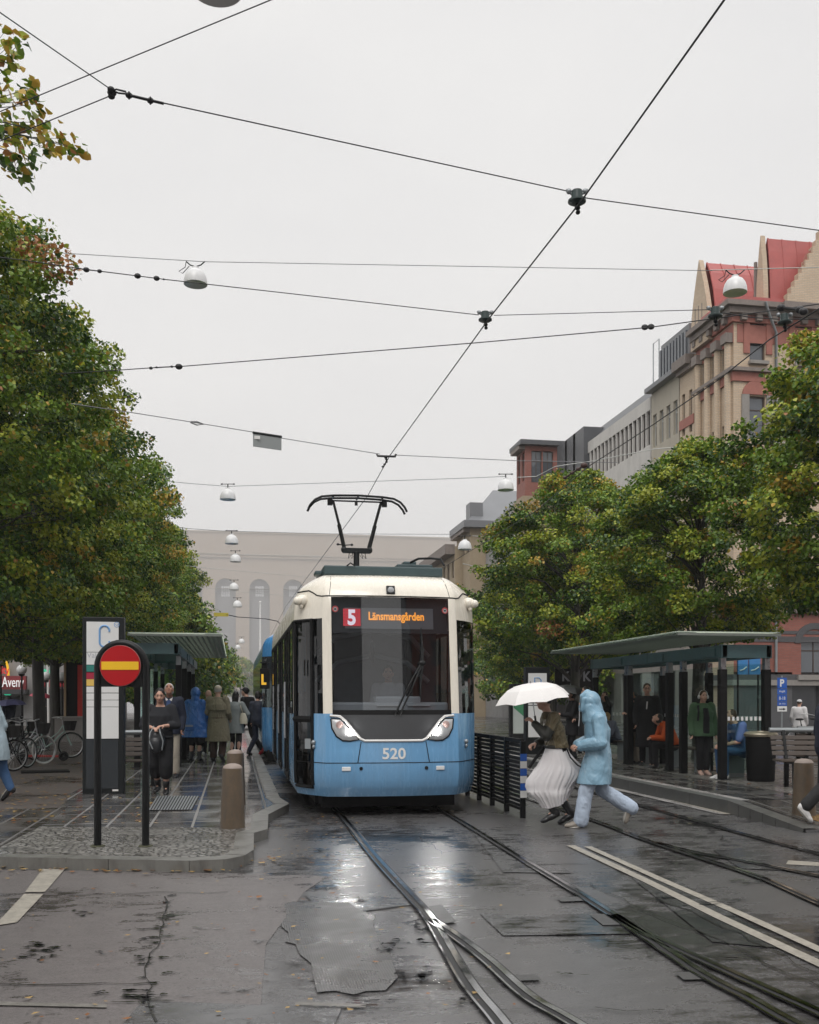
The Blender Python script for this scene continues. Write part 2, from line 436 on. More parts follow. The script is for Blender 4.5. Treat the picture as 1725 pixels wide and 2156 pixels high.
def brickm(name, c1, c2, mort, scale=1.0, rough=.7):
    """bricks on vertical faces, whichever way they face"""
    m, nt, b = nodes(name); L = nt.links
    sx = nt.nodes.new('ShaderNodeSeparateXYZ'); L.new(nt.nodes.new('ShaderNodeNewGeometry').outputs['Position'], sx.inputs[0])
    cb = nt.nodes.new('ShaderNodeCombineXYZ'); L.new(mth(nt, 'ADD', sx.outputs[0], sx.outputs[1]), cb.inputs[0]); L.new(sx.outputs[2], cb.inputs[1])
    bk = N(nt, 'ShaderNodeTexBrick', Scale=scale); bk.inputs['Brick Width'].default_value = .27; bk.inputs['Row Height'].default_value = .085
    bk.inputs['Mortar Size'].default_value = .010; bk.inputs['Color1'].default_value = (*c1,1); bk.inputs['Color2'].default_value = (*c2,1); bk.inputs['Mortar'].default_value = (*mort,1)
    L.new(cb.outputs[0], bk.inputs['Vector'])
    n = noise(nt, coords(nt, 'World'), .6, 5, .6)
    c = mixc(nt, ramp(nt, n, [(.4,0.0),(.75,.35)]).outputs[0], bk.outputs[0], tuple(x*.55 for x in c1))
    L.new(c, b.inputs['Base Color']); b.inputs['Roughness'].default_value = rough
    bumpn(nt, bk.outputs[1], b, -.3, .01); return m
YBRICK = brickm('yellow_brick', (.56,.42,.29), (.62,.485,.345), (.42,.36,.30))
RBRICK = brickm('red_brick', (.27,.085,.062), (.33,.11,.08), (.20,.12,.10))
REDB2 = mat('red_brick_trim', (.34,.13,.10), .7, var=.15, bump=.2)
GBRICK = mat('dark_grey_band', (.08,.078,.082), .7, var=.2, vs=10, bump=.2)
STONE = mat('grey_stone', (.27,.25,.23), .7, var=.12, vs=2, bump=.2, dirt=.3)
STONED = mat('dark_stone_trim', (.22,.185,.165), .7, var=.2, vs=3, dirt=.4)
ROOFR = mat('red_sheet_roof', (.42,.105,.095), .42, var=.2, vs=1.3, dirt=.12, rv=.1)
ROOFG = mat('grey_sheet_roof', (.16,.165,.175), .42, var=.1, vs=1)
ROOFD = mat('dark_sheet_roof', (.075,.078,.085), .42, var=.12, vs=1)
PLAST = mat('cream_plaster', (.42,.38,.31), .75, var=.08, vs=1, dirt=.2)
WPLAST = mat('white_plaster', (.55,.53,.50), .7, var=.06, vs=.8, dirt=.25)
GPLAST = mat('grey_plaster', (.30,.295,.29), .7, var=.08, vs=.8, dirt=.3)
OCHRE = mat('ochre_plaster', (.36,.285,.19), .75, var=.1, vs=.8, dirt=.2)
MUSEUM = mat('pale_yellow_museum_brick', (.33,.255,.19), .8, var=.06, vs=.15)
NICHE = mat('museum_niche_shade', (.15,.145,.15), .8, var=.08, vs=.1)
FRAMEB = mat('brown_window_frame', (.055,.035,.028), .5, var=.1)
FRAMEW = mat('pale_window_frame', (.45,.45,.43), .5, var=.05)
SHOP = mat('dark_shopfront', (.035,.036,.040), .3, var=.3, vs=1.5)
WOOD = mat('bench_wood', (.06,.045,.035), .45, var=.25, vs=9, rv=.1)
RIM = mat('wheel_rim', (.5,.5,.5), .3, .9, var=.05)
SKIN = mat('skin', (.52,.30,.22), .5, var=.08, vs=12)
SKIN2 = mat('tanned_skin', (.36,.18,.12), .5, var=.1, vs=12)
def cloth(name, col, rough=.75, var=.12, bump=.25, bs=160, coat=0): return mat(name, col, rough, var=var, vs=9, bump=bump, bs=bs, coat=coat, spec=.35)

def weathered(m, z0=.75, grime=.28):
    """rain runs down painted panels, road dirt clings to the skirt"""
    nt = m.node_tree; b = nt.nodes['Principled BSDF']; lk = b.inputs['Base Color'].links[0].from_socket
    st = ramp(nt, noise(nt, coords(nt, 'Object', (9,9,.35)), 2.2, 5, .6), [(.45,0.0),(.72,.07)])
    c = mixc(nt, st.outputs[0], lk, (.10,.095,.085))
    sp = nt.nodes.new('ShaderNodeSeparateXYZ'); nt.links.new(nt.nodes.new('ShaderNodeTexCoord').outputs['Object'], sp.inputs[0])
    h = ramp(nt, mth(nt, 'ADD', sp.outputs[2], mth(nt, 'MULTIPLY', noise(nt, coords(nt, 'Object'), 3.5, 5, .65), .5)), [(.45, grime),(.25+z0, 0.0)])
    c = mixc(nt, h.outputs[0], c, (.075,.066,.055)); nt.links.new(c, b.inputs['Base Color'])
    nt.links.new(ramp(nt, noise(nt, coords(nt, 'Object', (6,6,.6)), 4, 4), [(.35,.14),(.7,.36)]).outputs[0], b.inputs['Roughness'])
weathered(BLUE); weathered(CREAM, .2, .2); weathered(BLUED)
HAZE = .00056; EXPO = 0.0
# ---------------------------------------------------------------- ground, road, platforms, tracks
def struct(o): return tag(o, kind='structure')
g = MB(); g.add([(-900,-60,0),(900,-60,0),(900,1700,0),(-900,1700,0)], [(0,1,2,3)])
struct(g.build('ground', ASPH))
def sheet(name, poly, m, z):
    mb = MB(); mb.add([(p[0],p[1],z) for p in poly], [tuple(range(len(poly)))]); return struct(mb.build(name, m, recalc=True))
def px_poly(pts, z=0.0): return [spot(x, y, z) for x, y in pts]
# reddish lane of the side street in front of the left platform, darker repair patches
sheet('side_road', px_poly([(-520,1829),(300,1835),(690,1845),(640,1880),(560,1990),(545,2170),(520,2330),(-1400,2330)]), ASPHR, .004)
patches = [[(640,1885),(830,1868),(880,1905),(690,1930)], [(985,1742),(1085,1750),(1205,1840),(1060,1838)], [(1010,1925),(1290,1935),(1330,1968),(1060,1972)],
           [(1330,1850),(1420,1850),(1660,2000),(1500,1985)], [(300,2110),(720,2125),(700,2170),(250,2170)], [(1500,1790),(1730,1805),(1800,1840),(1560,1830)]]
for p in patches: sheet('road_patch', px_poly(p), ASPHP, .008)
# milled asphalt with fine parallel grooves
def milled():
    m, nt, b = nodes('milled_asphalt')
    w = N(nt, 'ShaderNodeTexWave', Scale=20.0, Distortion=3.0, Detail=2.0); w.bands_direction = 'X'; w.inputs['Detail Scale'].default_value = .8
    nt.links.new(coords(nt, 'World', (1,1,1)), w.inputs['Vector'])
    n = noise(nt, coords(nt, 'World'), 2.0, 4)
    c = mixc(nt, w.outputs[0], (.055,.054,.054), (.10,.098,.097)); nt.links.new(c, b.inputs['Base Color'])
    nt.links.new(ramp(nt, n, [(.4,.40),(.65,.16)]).outputs[0], b.inputs['Roughness'])
    bumpn(nt, w.outputs[0], b, .14, .006); return m
MILL = milled()
sheet('milled_patch', px_poly([(598,1905),(618,1900),(640,1903),(668,1897),(700,1903),(735,1902),(752,1915),(790,1930),(786,1952),(800,1985),(822,2005),(828,2034),(838,2060),(812,2088),(770,2090),(745,2097),(705,2089),(668,2092),(660,2060),(655,2030),(632,2012),(622,1990),(600,1985),(608,1966),(590,1950),(604,1930)]), MILL, .0085)
# painted markings
mk = MB()
def mark(pts, w=None):
    if w is None: mk.add([(p.x,p.y,.012) for p in px_poly(pts)], [tuple(range(len(pts)))])
    else: mk.strip(px_poly(pts), w, .012)
mark([(1202,1782),(1362,1857),(1512,1932),(1725,2032),(1900,2115)], .095)
mark([(1237,1784),(1390,1853),(1560,1927),(1725,2002),(1900,2082)], .085)
mark([(53,1881),(95,1881),(137,1832),(90,1832)]); mark([(-12,1953),(36,1945),(92,1885),(51,1885)])
mark([(1655,1822),(1725,1826),(1725,1818),(1660,1814)])
mark([(1130,1625),(1330,1664),(1534,1716)], .10)
struct(mk.build('road_markings', PAINT, recalc=True))
mk = MB(); mark([(-260,2107),(-260,2115),(225,2126),(225,2119)]); mark([(620,2120),(770,2125),(772,2119),(625,2114)])
struct(mk.build('faded_markings', mat('faded_paint', (.17,.16,.145), .4, var=.4, vs=9, dirt=.8), recalc=True))
# tar seams and cracks between slabs of asphalt
tr = MB()
def crack(pts, w=.03, jit=.03):
    w *= .45; jit *= 1.3
    P = px_poly(pts); out = []
    for i in range(len(P)-1):
        n_ = max(2, int((P[i+1]-P[i]).length/.18))
        for k in range(n_): out.append(P[i].lerp(P[i+1], k/n_) + Vector((rnd.uniform(-jit,jit), rnd.uniform(-jit,jit), 0)))
    out.append(P[-1])
    for i in range(len(out)-1):
        a, b = out[i], out[i+1]; t = (b-a); t.z = 0; t.normalize(); nn = Vector((t.y,-t.x,0)); w0 = w*rnd.uniform(.4,1.3)
        tr.add([(a+nn*w0/2)[:2]+(.0125,), (a-nn*w0/2)[:2]+(.0125,), (b-nn*w0/2)[:2]+(.0125,), (b+nn*w0/2)[:2]+(.0125,)], [(0,1,2,3)])
crack([(-80,1884),(240,1884),(330,1882),(480,1880)], .03); crack([(-100,2076),(220,2076),(330,2072)], .03)
crack([(350,1890),(352,1912),(343,1930),(345,1950),(334,1962),(336,1985),(318,2010),(306,2040),(318,2080),(308,2110),(330,2156)], .022, .012); crack([(505,1848),(640,1842),(700,1855),(690,1880)], .03)
crack([(1010,1790),(1060,1812),(1180,1816)], .03); crack([(1130,1822),(1240,1820)], .05, .01); crack([(1290,1928),(1310,1935),(1040,1936)], .025, .01)
crack([(1060,1968),(1330,1975)], .03); crack([(1235,1772),(1560,1780)], .03); crack([(1100,1870),(1235,1862),(1330,1905),(1560,2000),(1740,2090)], .03)
crack([(1320,1880),(1480,1930),(1725,2055)], .03); crack([(640,2123),(1010,2127),(1400,2130)], .02); crack([(950,1720),(1075,1788),(1050,1800)], .02)
crack([(880,1760),(930,1800),(1010,1795)], .03); crack([(1330,1690),(1460,1730),(1540,1775)], .05, .06)
struct(tr.build('road_cracks', TAR, recalc=True))
# shallow puddles: dark slivers of water lying along the seam and in the dips
pd = MB(); rp = random.Random(12)
def puddle(x, y, wpx, hpx):
    c = spot(x, y); k = (HZ-y)/-FL*1.0; s_ = (y-HZ)/EYE; a = wpx/s_/2; b_ = hpx*(FL*EYE/(y-HZ)**2)/2; n = 22; ph = [rp.uniform(0,6.28) for _ in range(4)]; pts = []
    for i in range(n):
        t = 2*PI*i/n; q = 1+.28*math.sin(3*t+ph[0])+.2*math.sin(5*t+ph[1])+.14*math.sin(9*t+ph[2]); v = W(0,0,0)+Vector((cs,-sn,0))*(a*q*math.cos(t))+Vector((sn,cs,0))*(b_*q*math.sin(t)); pts.append((c.x+v.x, c.y+v.y, .0135))
    pd.add([(c.x,c.y,.0135)]+pts, [(0,1+i,1+(i+1)%n) for i in range(n)])
for (x, y, sp, n_) in ((348,1900,8,4),(343,1935,14,6),(335,1960,14,7),(322,1990,14,7),(308,2020,16,8),(330,2062,30,5),(318,2092,14,5),(310,2125,10,4)):
    for i in range(n_): puddle(x+rp.gauss(0,sp), y+rp.uniform(-14,14), rp.uniform(6,26), rp.uniform(1.2,3.6))
for (x, y, w_, h_) in ((300,2098,90,16),(345,2104,120,12),(210,2096,40,7),(165,1925,46,9),(70,1990,70,12),(95,2002,50,8),(205,2010,40,6),(80,2018,60,10),(700,1870,60,6),(655,1872,40,4),(760,1905,26,10),(885,1950,40,18),(905,1975,50,22),(860,1990,60,14),(975,2110,50,14),(810,2000,30,12),(880,2056,60,26),(780,2110,80,12),(690,1760,40,6),(668,1790,46,6),(690,1802,30,5),(1420,1722,90,6),(1480,1735,110,7),(1400,1700,60,4),(1575,1860,80,6),(1500,1905,90,7),(1380,1895,70,5),(1560,2020,110,8),(1290,1990,60,5),(1185,2052,60,5),(520,2090,90,8),(560,1985,60,4),(430,1960,50,4)):
    for i in range(7): puddle(x+rp.gauss(0,w_*.33), y+rp.gauss(0,h_*.5), w_*rp.uniform(.12,.5), h_*rp.uniform(.12,.32))
struct(pd.build('puddles', mat('dark_rain_water', (.018,.018,.019), .05, var=.1, spec=.6), recalc=True))
# gutter of pale stone along the right platform
# drain boxes and steel plates beside the rails
for i, (poly, lab) in enumerate([([(903,1912),(930,1908),(962,1945),(925,1950)], 'ribbed steel plate in the asphalt beside the left rail junction'),
        ([(1172,1893),(1222,1891),(1232,1900),(1182,1902)], 'small flush drain box beside the straight right rail, nearest the tram'),
        ([(1240,1928),(1300,1928),(1330,1950),(1270,1952)], 'flat steel plate touching the right rail by its split'),
        ([(1078,2058),(1130,2056),(1140,2068),(1090,2070)], 'little ribbed drain plate between the two branching rails'),
        ([(1420,2052),(1480,2050),(1505,2066),(1440,2068)], 'dark framed drain box left of the right rail split')]):
    mb = MB(); mb.add([(p.x,p.y,.0145) for p in px_poly(poly)], [tuple(range(len(poly)))])
    o = mb.build('drain_plate', mat('drain_plate_steel', (.075,.074,.073), .38, .25, var=.35, vs=25, bump=.3, bs=60), recalc=True); tag(o, lab, 'drain plate', 'steel plates beside the rails')

def catmull(P, n=8):
    out = []
    for i in range(len(P)-1):
        p0, p1, p2, p3 = P[max(i-1,0)], P[i], P[i+1], P[min(i+2,len(P)-1)]
        for k in range(n):
            t = k/n
            out.append(.5*((2*p1)+(p2-p0)*t+(2*p0-5*p1+4*p2-p3)*t*t+(3*p1-p0-3*p2+p3)*t**3))
    out.append(P[-1]); return out
RAILM = mat('rail_steel', (.44,.44,.45), .14, 1.0, var=.3, vs=5, rv=.09); GROOVE = mat('rail_groove', (.006,.006,.007), .5, var=.2)
def track(label, rails):
    t = thing('tram_track', label, 'rails', (0,0,0))
    for pts in rails:
        P = catmull([Vector((p[0],p[1],0)) for p in pts])
        a = MB(); a.strip(P, .110, .0155); gm = a.build('rail_bed', GROOVE, t)
        b = MB(); b.strip(P, .040, .020, off=-.022); b.strip(P, .014, .020, off=.044); b.build('rail', RAILM, gm)
def rail_px(l): return [spot(x,y)[:2] for x,y in l]
TU = 2.155
track('pair of grooved tram rails under the tram, curving and splitting towards the camera', [
    [(TU-.7175,60),(TU-.7175,30),(TU-.7175,18)] + rail_px([(730,1733),(788,1805),(863,1888),(907,1940),(982,2067),(1052,2155),(1150,2290)]),
    rail_px([(907,1940),(960,1975),(1028,2027),(1112,2102),(1202,2155),(1420,2290)]),
    [(TU+.7175,60),(TU+.7175,30),(TU+.7175,18)] + rail_px([(937,1712),(1083,1802),(1183,1862),(1278,1922),(1362,1977),(1473,2052),(1578,2107),(1662,2155),(1890,2270)]),
    rail_px([(1290,1930),(1345,1962),(1438,2007),(1537,2052),(1725,2137),(2000,2262)])])
TV = 5.38
track('second pair of grooved rails in front of the right platform', [
    [(TV-.7175,60),(TV-.7175,30),(TV-.7175,18)] + rail_px([(1235,1724),(1362,1772),(1463,1805),(1602,1851),(1725,1905),(1990,2020)]),
    rail_px([(1380,1776),(1463,1797),(1580,1818),(1725,1847),(1990,1900)]),
    [(TV+.7175,60),(TV+.7175,30),(TV+.7175,18)] + rail_px([(1382,1707),(1562,1757),(1725,1800),(1990,1868)])])

# left platform: raised pavement, kerb stones, sheets of paving
ZL = .10
edge = [spot(-640,1800,ZL), spot(0,1806,ZL), spot(230,1811,ZL), spot(400,1814,ZL), spot(470,1811,ZL), spot(512,1803,ZL), spot(530,1792,ZL), spot(531,1756,ZL), spot(560,1748,ZL), spot(562,1716,ZL), spot(606,1693,ZL)]
edge = [Vector((p.x,p.y,0)) for p in edge] + [Vector((.66,15.4,0)), Vector((.66,120,0))]
p = MB(); p.prism([(v.x,v.y) for v in edge] + [(-120,120),(-120,edge[0].y)], -.05, ZL)
struct(p.build('pavement', ASPHB))
k = MB()
def offset_poly(P, dist):
    out = []
    for i in range(len(P)):
        a = P[i]-P[max(i-1,0)]; b = P[min(i+1,len(P)-1)]-P[i]
        a = a if a.length > 1e-6 else b; b = b if b.length > 1e-6 else a
        na = Vector((-a.y,a.x,0)).normalized(); nb = Vector((-b.y,b.x,0)).normalized(); n_ = (na+nb).normalized()
        out.append(P[i] + n_*dist/max(.5, n_.dot(na)))
    return out
def kerb(mb, P, w, z0, z1, seg=1.1, gap=.012, inward=1):
    for i in range(len(P)-1):
        L = (P[i+1]-P[i]).length
        if L < .02: continue
        Q = offset_poly(P, inward*w); n_ = max(1, round(L/seg))
        for q in range(n_):
            a0 = q/n_ + (gap/L if n_ > 1 else 0); a1 = (q+1)/n_
            A, B = P[i].lerp(P[i+1],a0), P[i].lerp(P[i+1],a1); C_, D = Q[i].lerp(Q[i+1],a1), Q[i].lerp(Q[i+1],a0)
            mb.prism([(v.x,v.y) for v in (A,B,C_,D)], z0, z1 + rnd.uniform(-.003,.003))
kerb(k, [v + Vector((0,0,0)) for v in offset_poly(edge, -.02)][:12] + [Vector((.68,60,0))], .20, -.03, ZL+.012)
struct(k.build('kerb', KERB, bevel=.012))
def psheet(name, pts, m, dz, z=ZL): return sheet(name, [spot(x,y,z)[:2] for x,y in pts], m, z+dz)
psheet('cobble_pavement', [(-700,1785),(0,1785),(84,1741),(500,1743),(528,1757),(526,1790),(510,1799),(470,1806),(400,1809),(230,1806),(0,1802),(-640,1796)], COBB, .004)
sl = [spot(84,1741,ZL)[:2], spot(470,1743,ZL)[:2], spot(470,1680,ZL)[:2]]
sheet('slab_pavement', [spot(84,1741,ZL)[:2], spot(477,1743,ZL)[:2], (-.22,13.0), (-.22,60), (-2.6,60), (-2.6,16.2), spot(142,1684,ZL)[:2]], SLAB, ZL+.004)
sheet('pale_slab_pavement', [spot(477,1743,ZL)[:2], spot(527,1752,ZL)[:2], spot(552,1746,ZL)[:2], spot(556,1716,ZL)[:2], spot(596,1693,ZL)[:2], (.46,15.5), (.46,90), (-.22,90), (-.22,13.0)], SLABL, ZL+.006)
psheet('dark_slab_pavement', [(-250,1785),(0,1783),(82,1741),(95,1735),(142,1700),(60,1704),(-300,1712)], SLABD, .005)
# far continuation of the platform under the shelter stays asphalt; floor grate in the slabs
gr = thing('floor_grate', 'slotted steel floor grate set in the wet slabs beside the bollard', 'grate', (0,0,0))
a, b2, c2, d2 = [spot(x,y,ZL) for x,y in ((312,1708),(404,1707),(420,1678),(330,1678))]
fm = MB(); fm.add([(q.x,q.y,ZL+.010) for q in (a,b2,c2,d2)], [(0,1,2,3)]); fm.build('grate_pit', BLKM, gr, recalc=True)
bm_ = MB()
for i in range(15):
    t0, t1 = (i+.18)/15, (i+.74)/15
    q = [a.lerp(b2,t0), a.lerp(b2,t1), d2.lerp(c2,t1), d2.lerp(c2,t0)]
    bm_.add([(v.x,v.y,ZL+.018) for v in q], [(0,1,2,3)])
bm_.build('grate_bars', GALV, gr, recalc=True)

# right platform with its ramped nose
ZR = .18
p = MB(); UE = 6.88
p.prism([(UE,13.1),(UE,90),(60,90),(60,13.1)], -.05, ZR); 
p.add([(UE,13.1,ZR),(6.80,11.05,.035),(60,11.05,.035),(60,13.1,ZR)], [(0,1,2,3)]); p.add([(UE,13.1,-.05),(6.80,11.05,-.05),(6.80,11.05,.035),(UE,13.1,ZR)], [(0,1,2,3)])
p.add([(6.80,11.05,-.05),(60,11.05,-.05),(60,11.05,.035),(6.80,11.05,.035)], [(0,1,2,3)])
struct(p.build('platform', ASPHP, recalc=True))
k = MB()
for i in range(48):
    y0 = 13.1 + i*1.2; k.bx(UE-.03, UE+.17, y0+.006, y0+1.194, -.03, ZR+.012+rnd.uniform(-.003,.003))
struct(k.build('platform_kerb', mat('dark_granite_kerb', (.075,.078,.075), .4, var=.3, vs=3, bump=.3, dirt=.4)))
k2 = MB(); k2.strip([Vector((UE+.25,13.1,0)), Vector((UE+.25,60,0))], .16, ZR+.008); k2.strip([Vector((UE-.12,13.0,0)), Vector((UE-.12,60,0))], .16, .010)
struct(k2.build('platform_edge_line', KERBT, recalc=True))
k3 = MB(); nn_ = 6
for i in range(nn_):
    t0, t1 = i/nn_, (i+.97)/nn_; f_ = lambda t: (UE-.03-.08*t, 13.1-2.05*t, ZR+.012-.140*t)
    A, B = f_(t0), f_(t1); w_ = .2
    k3.add([A, B, (B[0]+w_,B[1],B[2]), (A[0]+w_,A[1],A[2]), (A[0],A[1],-.03), (B[0],B[1],-.03)], [(0,1,2,3),(0,4,5,1)])
struct(k3.build('platform_ramp_kerb', mat('ramp_kerb', (.085,.085,.08), .35, var=.25, vs=4, bump=.25)))
PAVD = paver('dark_platform_slabs', .45, 1.0, (.050,.049,.046), (.035,.035,.034), (.085,.082,.075), .5, rough=(.06,.34))
sheet('platform_slabs', [(UE+.34,13.15),(8.35,13.15),(8.35,60),(UE+.34,60)], PAVD, ZR+.006)
sheet('platform_cobbles', [(8.35,13.15),(11.8,13.15),(11.8,34),(8.35,34)], COBB, ZR+.004)
ks = MB(); ks.add([(6.9+.2,11.2,.050),(8.35,11.2,.050),(8.35,13.1,ZR+.006),(7.1,13.1,ZR+.006)], [(0,1,2,3)]); struct(ks.build('ramp_slabs', PAVD, recalc=True))
yg = MB(); yg.add([(7.25,11.3,.060),(9.6,11.3,.060),(9.6,11.95,.108),(7.25,11.95,.108)], [(0,1,2,3)]); struct(yg.build('wet_ochre_paving', mat('ochre_paving', (.27,.15,.045), .25, var=.3, vs=3, bump=.3, dirt=.3, rv=.12), recalc=True))

# fallen leaves on the ground
def litter():
    rg = np.random.default_rng(5); mb = MB()
    def put(x, y, z, s):
        a = rg.uniform(0, 6.28); ca, sa = math.cos(a), math.sin(a); t = rg.uniform(-.3,.3,4)
        pts = [(-1,0),(-.1,.6),(1,0),(-.1,-.6)]
        mb.add([(x+(px_*ca-py_*sa)*s, y+(px_*sa+py_*ca)*s, z+.006+abs(t[i])*s*.8) for i,(px_,py_) in enumerate(pts)], [(0,3,2,1)], int(rg.random() < .45))
    for i in range(700):                         # under the left trees
        q = spot(rg.uniform(-150,330), rg.uniform(1600,1735), ZL); put(q.x, q.y, ZL+.004, rg.uniform(.02,.045))
    for i in range(90):
        t = rg.random()**.8; x = -30 + t*620; q = spot(x, 1829 - 20*max(0,(x-430)/130) + rg.uniform(0,10), 0); put(q.x, q.y, .01, rg.uniform(.025,.05))
    for cx_ in (125,285,455,470,300,700,540): 
        for i in range(7): q = spot(cx_+rg.normal(0,14), 1832+rg.normal(0,4) if cx_ < 500 else 1800+rg.normal(0,60), 0); put(q.x, q.y, .012, rg.uniform(.02,.045))
    for i in range(110): q = spot(rg.uniform(0,1100), rg.uniform(1840,2156), 0); put(q.x, q.y, .012, rg.uniform(.008,.028))
    for i in range(120): q = spot(rg.uniform(560,760), rg.uniform(1715,1830), 0); put(q.x, q.y, .012, rg.uniform(.01,.025))
    for i in range(160): put(rg.uniform(7,12), rg.uniform(13,26), ZR+.008, rg.uniform(.015,.035))
    tag(mb.build('fallen_leaves', LITTER), 'scattered ochre and brown fallen leaves on the wet ground', 'leaves', kind='stuff')
litter()
# ---------------------------------------------------------------- trams
def lerpt(z, tab):
    for (a, va), (b, vb) in zip(tab, tab[1:]):
        if z <= b: return va + (vb-va)*max(0,(z-a))/(b-a)
    return tab[-1][1]
LEAN = [(.28,.075),(.42,.015),(.6,.0),(.8,.005),(1.1,.03),(1.42,.07),(3.05,.29),(3.16,.34),(3.27,.43),(3.36,.58),(3.41,.78)]
SIDEW = [(.28,1.27),(.42,1.315),(.6,1.325),(2.75,1.325),(3.0,1.315),(3.13,1.28),(3.22,1.22),(3.31,1.11),(3.38,1.0),(3.41,.92)]
PILW = [(.28,.90),(.5,.93),(3.05,.93),(3.41,.865)]
ROWS = [.28,.33,.38,.43,.52,.63,.745,.9,1.05,1.2,1.32,1.42,1.7,2.1,2.5,2.75,2.88,3.05,3.11,3.17,3.23,3.29,3.34,3.38,3.41]
def fr(x, z, off=0.0):                            # a point on the nose, x inside the pillars
    p = lerpt(z, PILW); return Vector((x, .10*(x/.93)**2 + lerpt(z, LEAN) - off, z))
def tp(t, z, sg=1, off=0.0):                      # on the tapered cab side
    p = lerpt(z, PILW); s = lerpt(z, SIDEW); a = fr(p, z)
    b = Vector((s, .80 + .55*(lerpt(z, LEAN)-.07 if z > 1.42 else 0), z)); q = a.lerp(b, t)
    bow = math.sin(PI*t)*.035; q += Vector((.86*bow, -.5*bow, 0)); q += Vector((.88*off, -.47*off, 0))
    return Vector((q.x*sg, q.y, q.z))
def side(y, z, sg=1, off=0.0): return Vector(((lerpt(z, SIDEW)+off)*sg, max(y, tp(1, z).y), z))
FX = [0,.14,.28,.42,.56,.70,.835,.93]; TT = [.0,.06,.20,.34,.50,.66,.80,.92,1.0]
def tram_shell(root, segs, end, upper, lower, glassm, cab_door=True, name_glass=True):
    cols = []                                     # (kind, a, b, function)
    xs = [-x for x in FX[::-1]][:-1] + FX
    def mk(kind, pa, pb): cols.append((kind, pa, pb))
    for sg in (-1, 1):
        for (y0, y1, kd) in segs: mk(('side', sg, kd, (y0, y1)), (lambda z, y=y0, s=sg: side(y, z, s)), (lambda z, y=y1, s=sg: side(y, z, s)))
        for a, b in zip(TT, TT[1:]): mk(('taper', sg, a, b), (lambda z, t=a, s=sg: tp(t, z, s)), (lambda z, t=b, s=sg: tp(t, z, s)))
    for a, b in zip(xs, xs[1:]): mk(('front', a, b), (lambda z, x=a: fr(x*lerpt(z,PILW)/.93, z)), (lambda z, x=b: fr(x*lerpt(z,PILW)/.93, z)))
    body = MB(); parts = {}
    for kind, pa, pb in cols:
        for z0, z1 in zip(ROWS, ROWS[1:]):
            zm = (z0+z1)/2; key = None
            if kind[0] == 'front':
                if abs(kind[1]+kind[2])/2 < .835 and 1.42 < zm < 3.05: key = 'windscreen'
            elif kind[0] == 'taper':
                tm = (kind[2]+kind[3])/2
                if tm > .06 and 1.42 < zm < 2.75: key = ('cab_window', kind[1], tm < .34) if (kind[1] < 0 and cab_door) else ('cab_window', kind[1], True)
                if cab_door and kind[1] < 0 and .34 < tm < .92 and .38 < zm < 2.75: key = 'cab_door'
                if cab_door and kind[1] < 0 and tm > .92 and 1.42 < zm < 2.75: key = None
            else:
                if kind[2] == 'win' and 1.42 < zm < 2.75: key = ('side_window', kind[1], kind[3])
                if kind[2] == 'door' and .38 < zm < 2.75: key = ('passenger_door', kind[1], kind[3])
            q = [pa(z0), pb(z0), pb(z1), pa(z1)]
            n = (q[1]-q[0]).cross(q[2]-q[0]); out = Vector((q[0].x, min(q[0].y-1.5, -.3) if kind[0] != 'side' else 0, 0))
            if n.dot(out) < 0: q = q[::-1]
            if key is None: body.add(q, [(0,1,2,3)], 0 if zm > 1.42 else 1)
            else: parts.setdefault(key, MB()).add(q, [(0,1,2,3)])
    # roof deck, floor and rear wall
    top = [fr(x*lerpt(3.41,PILW)/.93, 3.41) for x in xs] + [tp(t,3.41,1) for t in TT[1:]] + [side(end,3.41,1), side(end,3.41,-1)] + [tp(t,3.41,-1) for t in TT[:0:-1]]
    body.add(top, [tuple(range(len(top)))], 0)
    body.add([side(end,.28,-1), side(end,.28,1), side(end,2.9,1), side(end,3.41,1), side(end,3.41,-1), side(end,2.9,-1)], [(0,5,4,3,2,1)], 1)
    b = body.build('body', [upper, lower], root, smooth=35)
    bm = bmesh.new(); bm.from_mesh(b.data); bmesh.ops.remove_doubles(bm, verts=bm.verts, dist=.0005); bm.to_mesh(b.data); bm.free(); b.data.set_sharp_from_angle(angle=R(38))
    outs = {}
    for key, m_ in parts.items():
        nm = key if isinstance(key, str) else key[0]
        outs[key] = m_.build(nm, glassm if nm != 'windscreen' else GLASS_W, root, smooth=35)
    return b, outs
SEG = [(.80,.95,'body'),(.95,2.05,'win'),(2.05,3.35,'door'),(3.35,4.45,'win'),(4.45,5.75,'door'),(5.75,6.9,'win'),(6.9,8.2,'door'),(8.2,9.3,'win'),(9.3,9.5,'body')]
tram = thing('tram', 'sky blue and cream tram numbered 520 on line 5 at the platform', 'tram', (TU, 13.53, 0))
body, gl = tram_shell(tram, SEG, 9.5, CREAM, BLUE, GLASS_T)
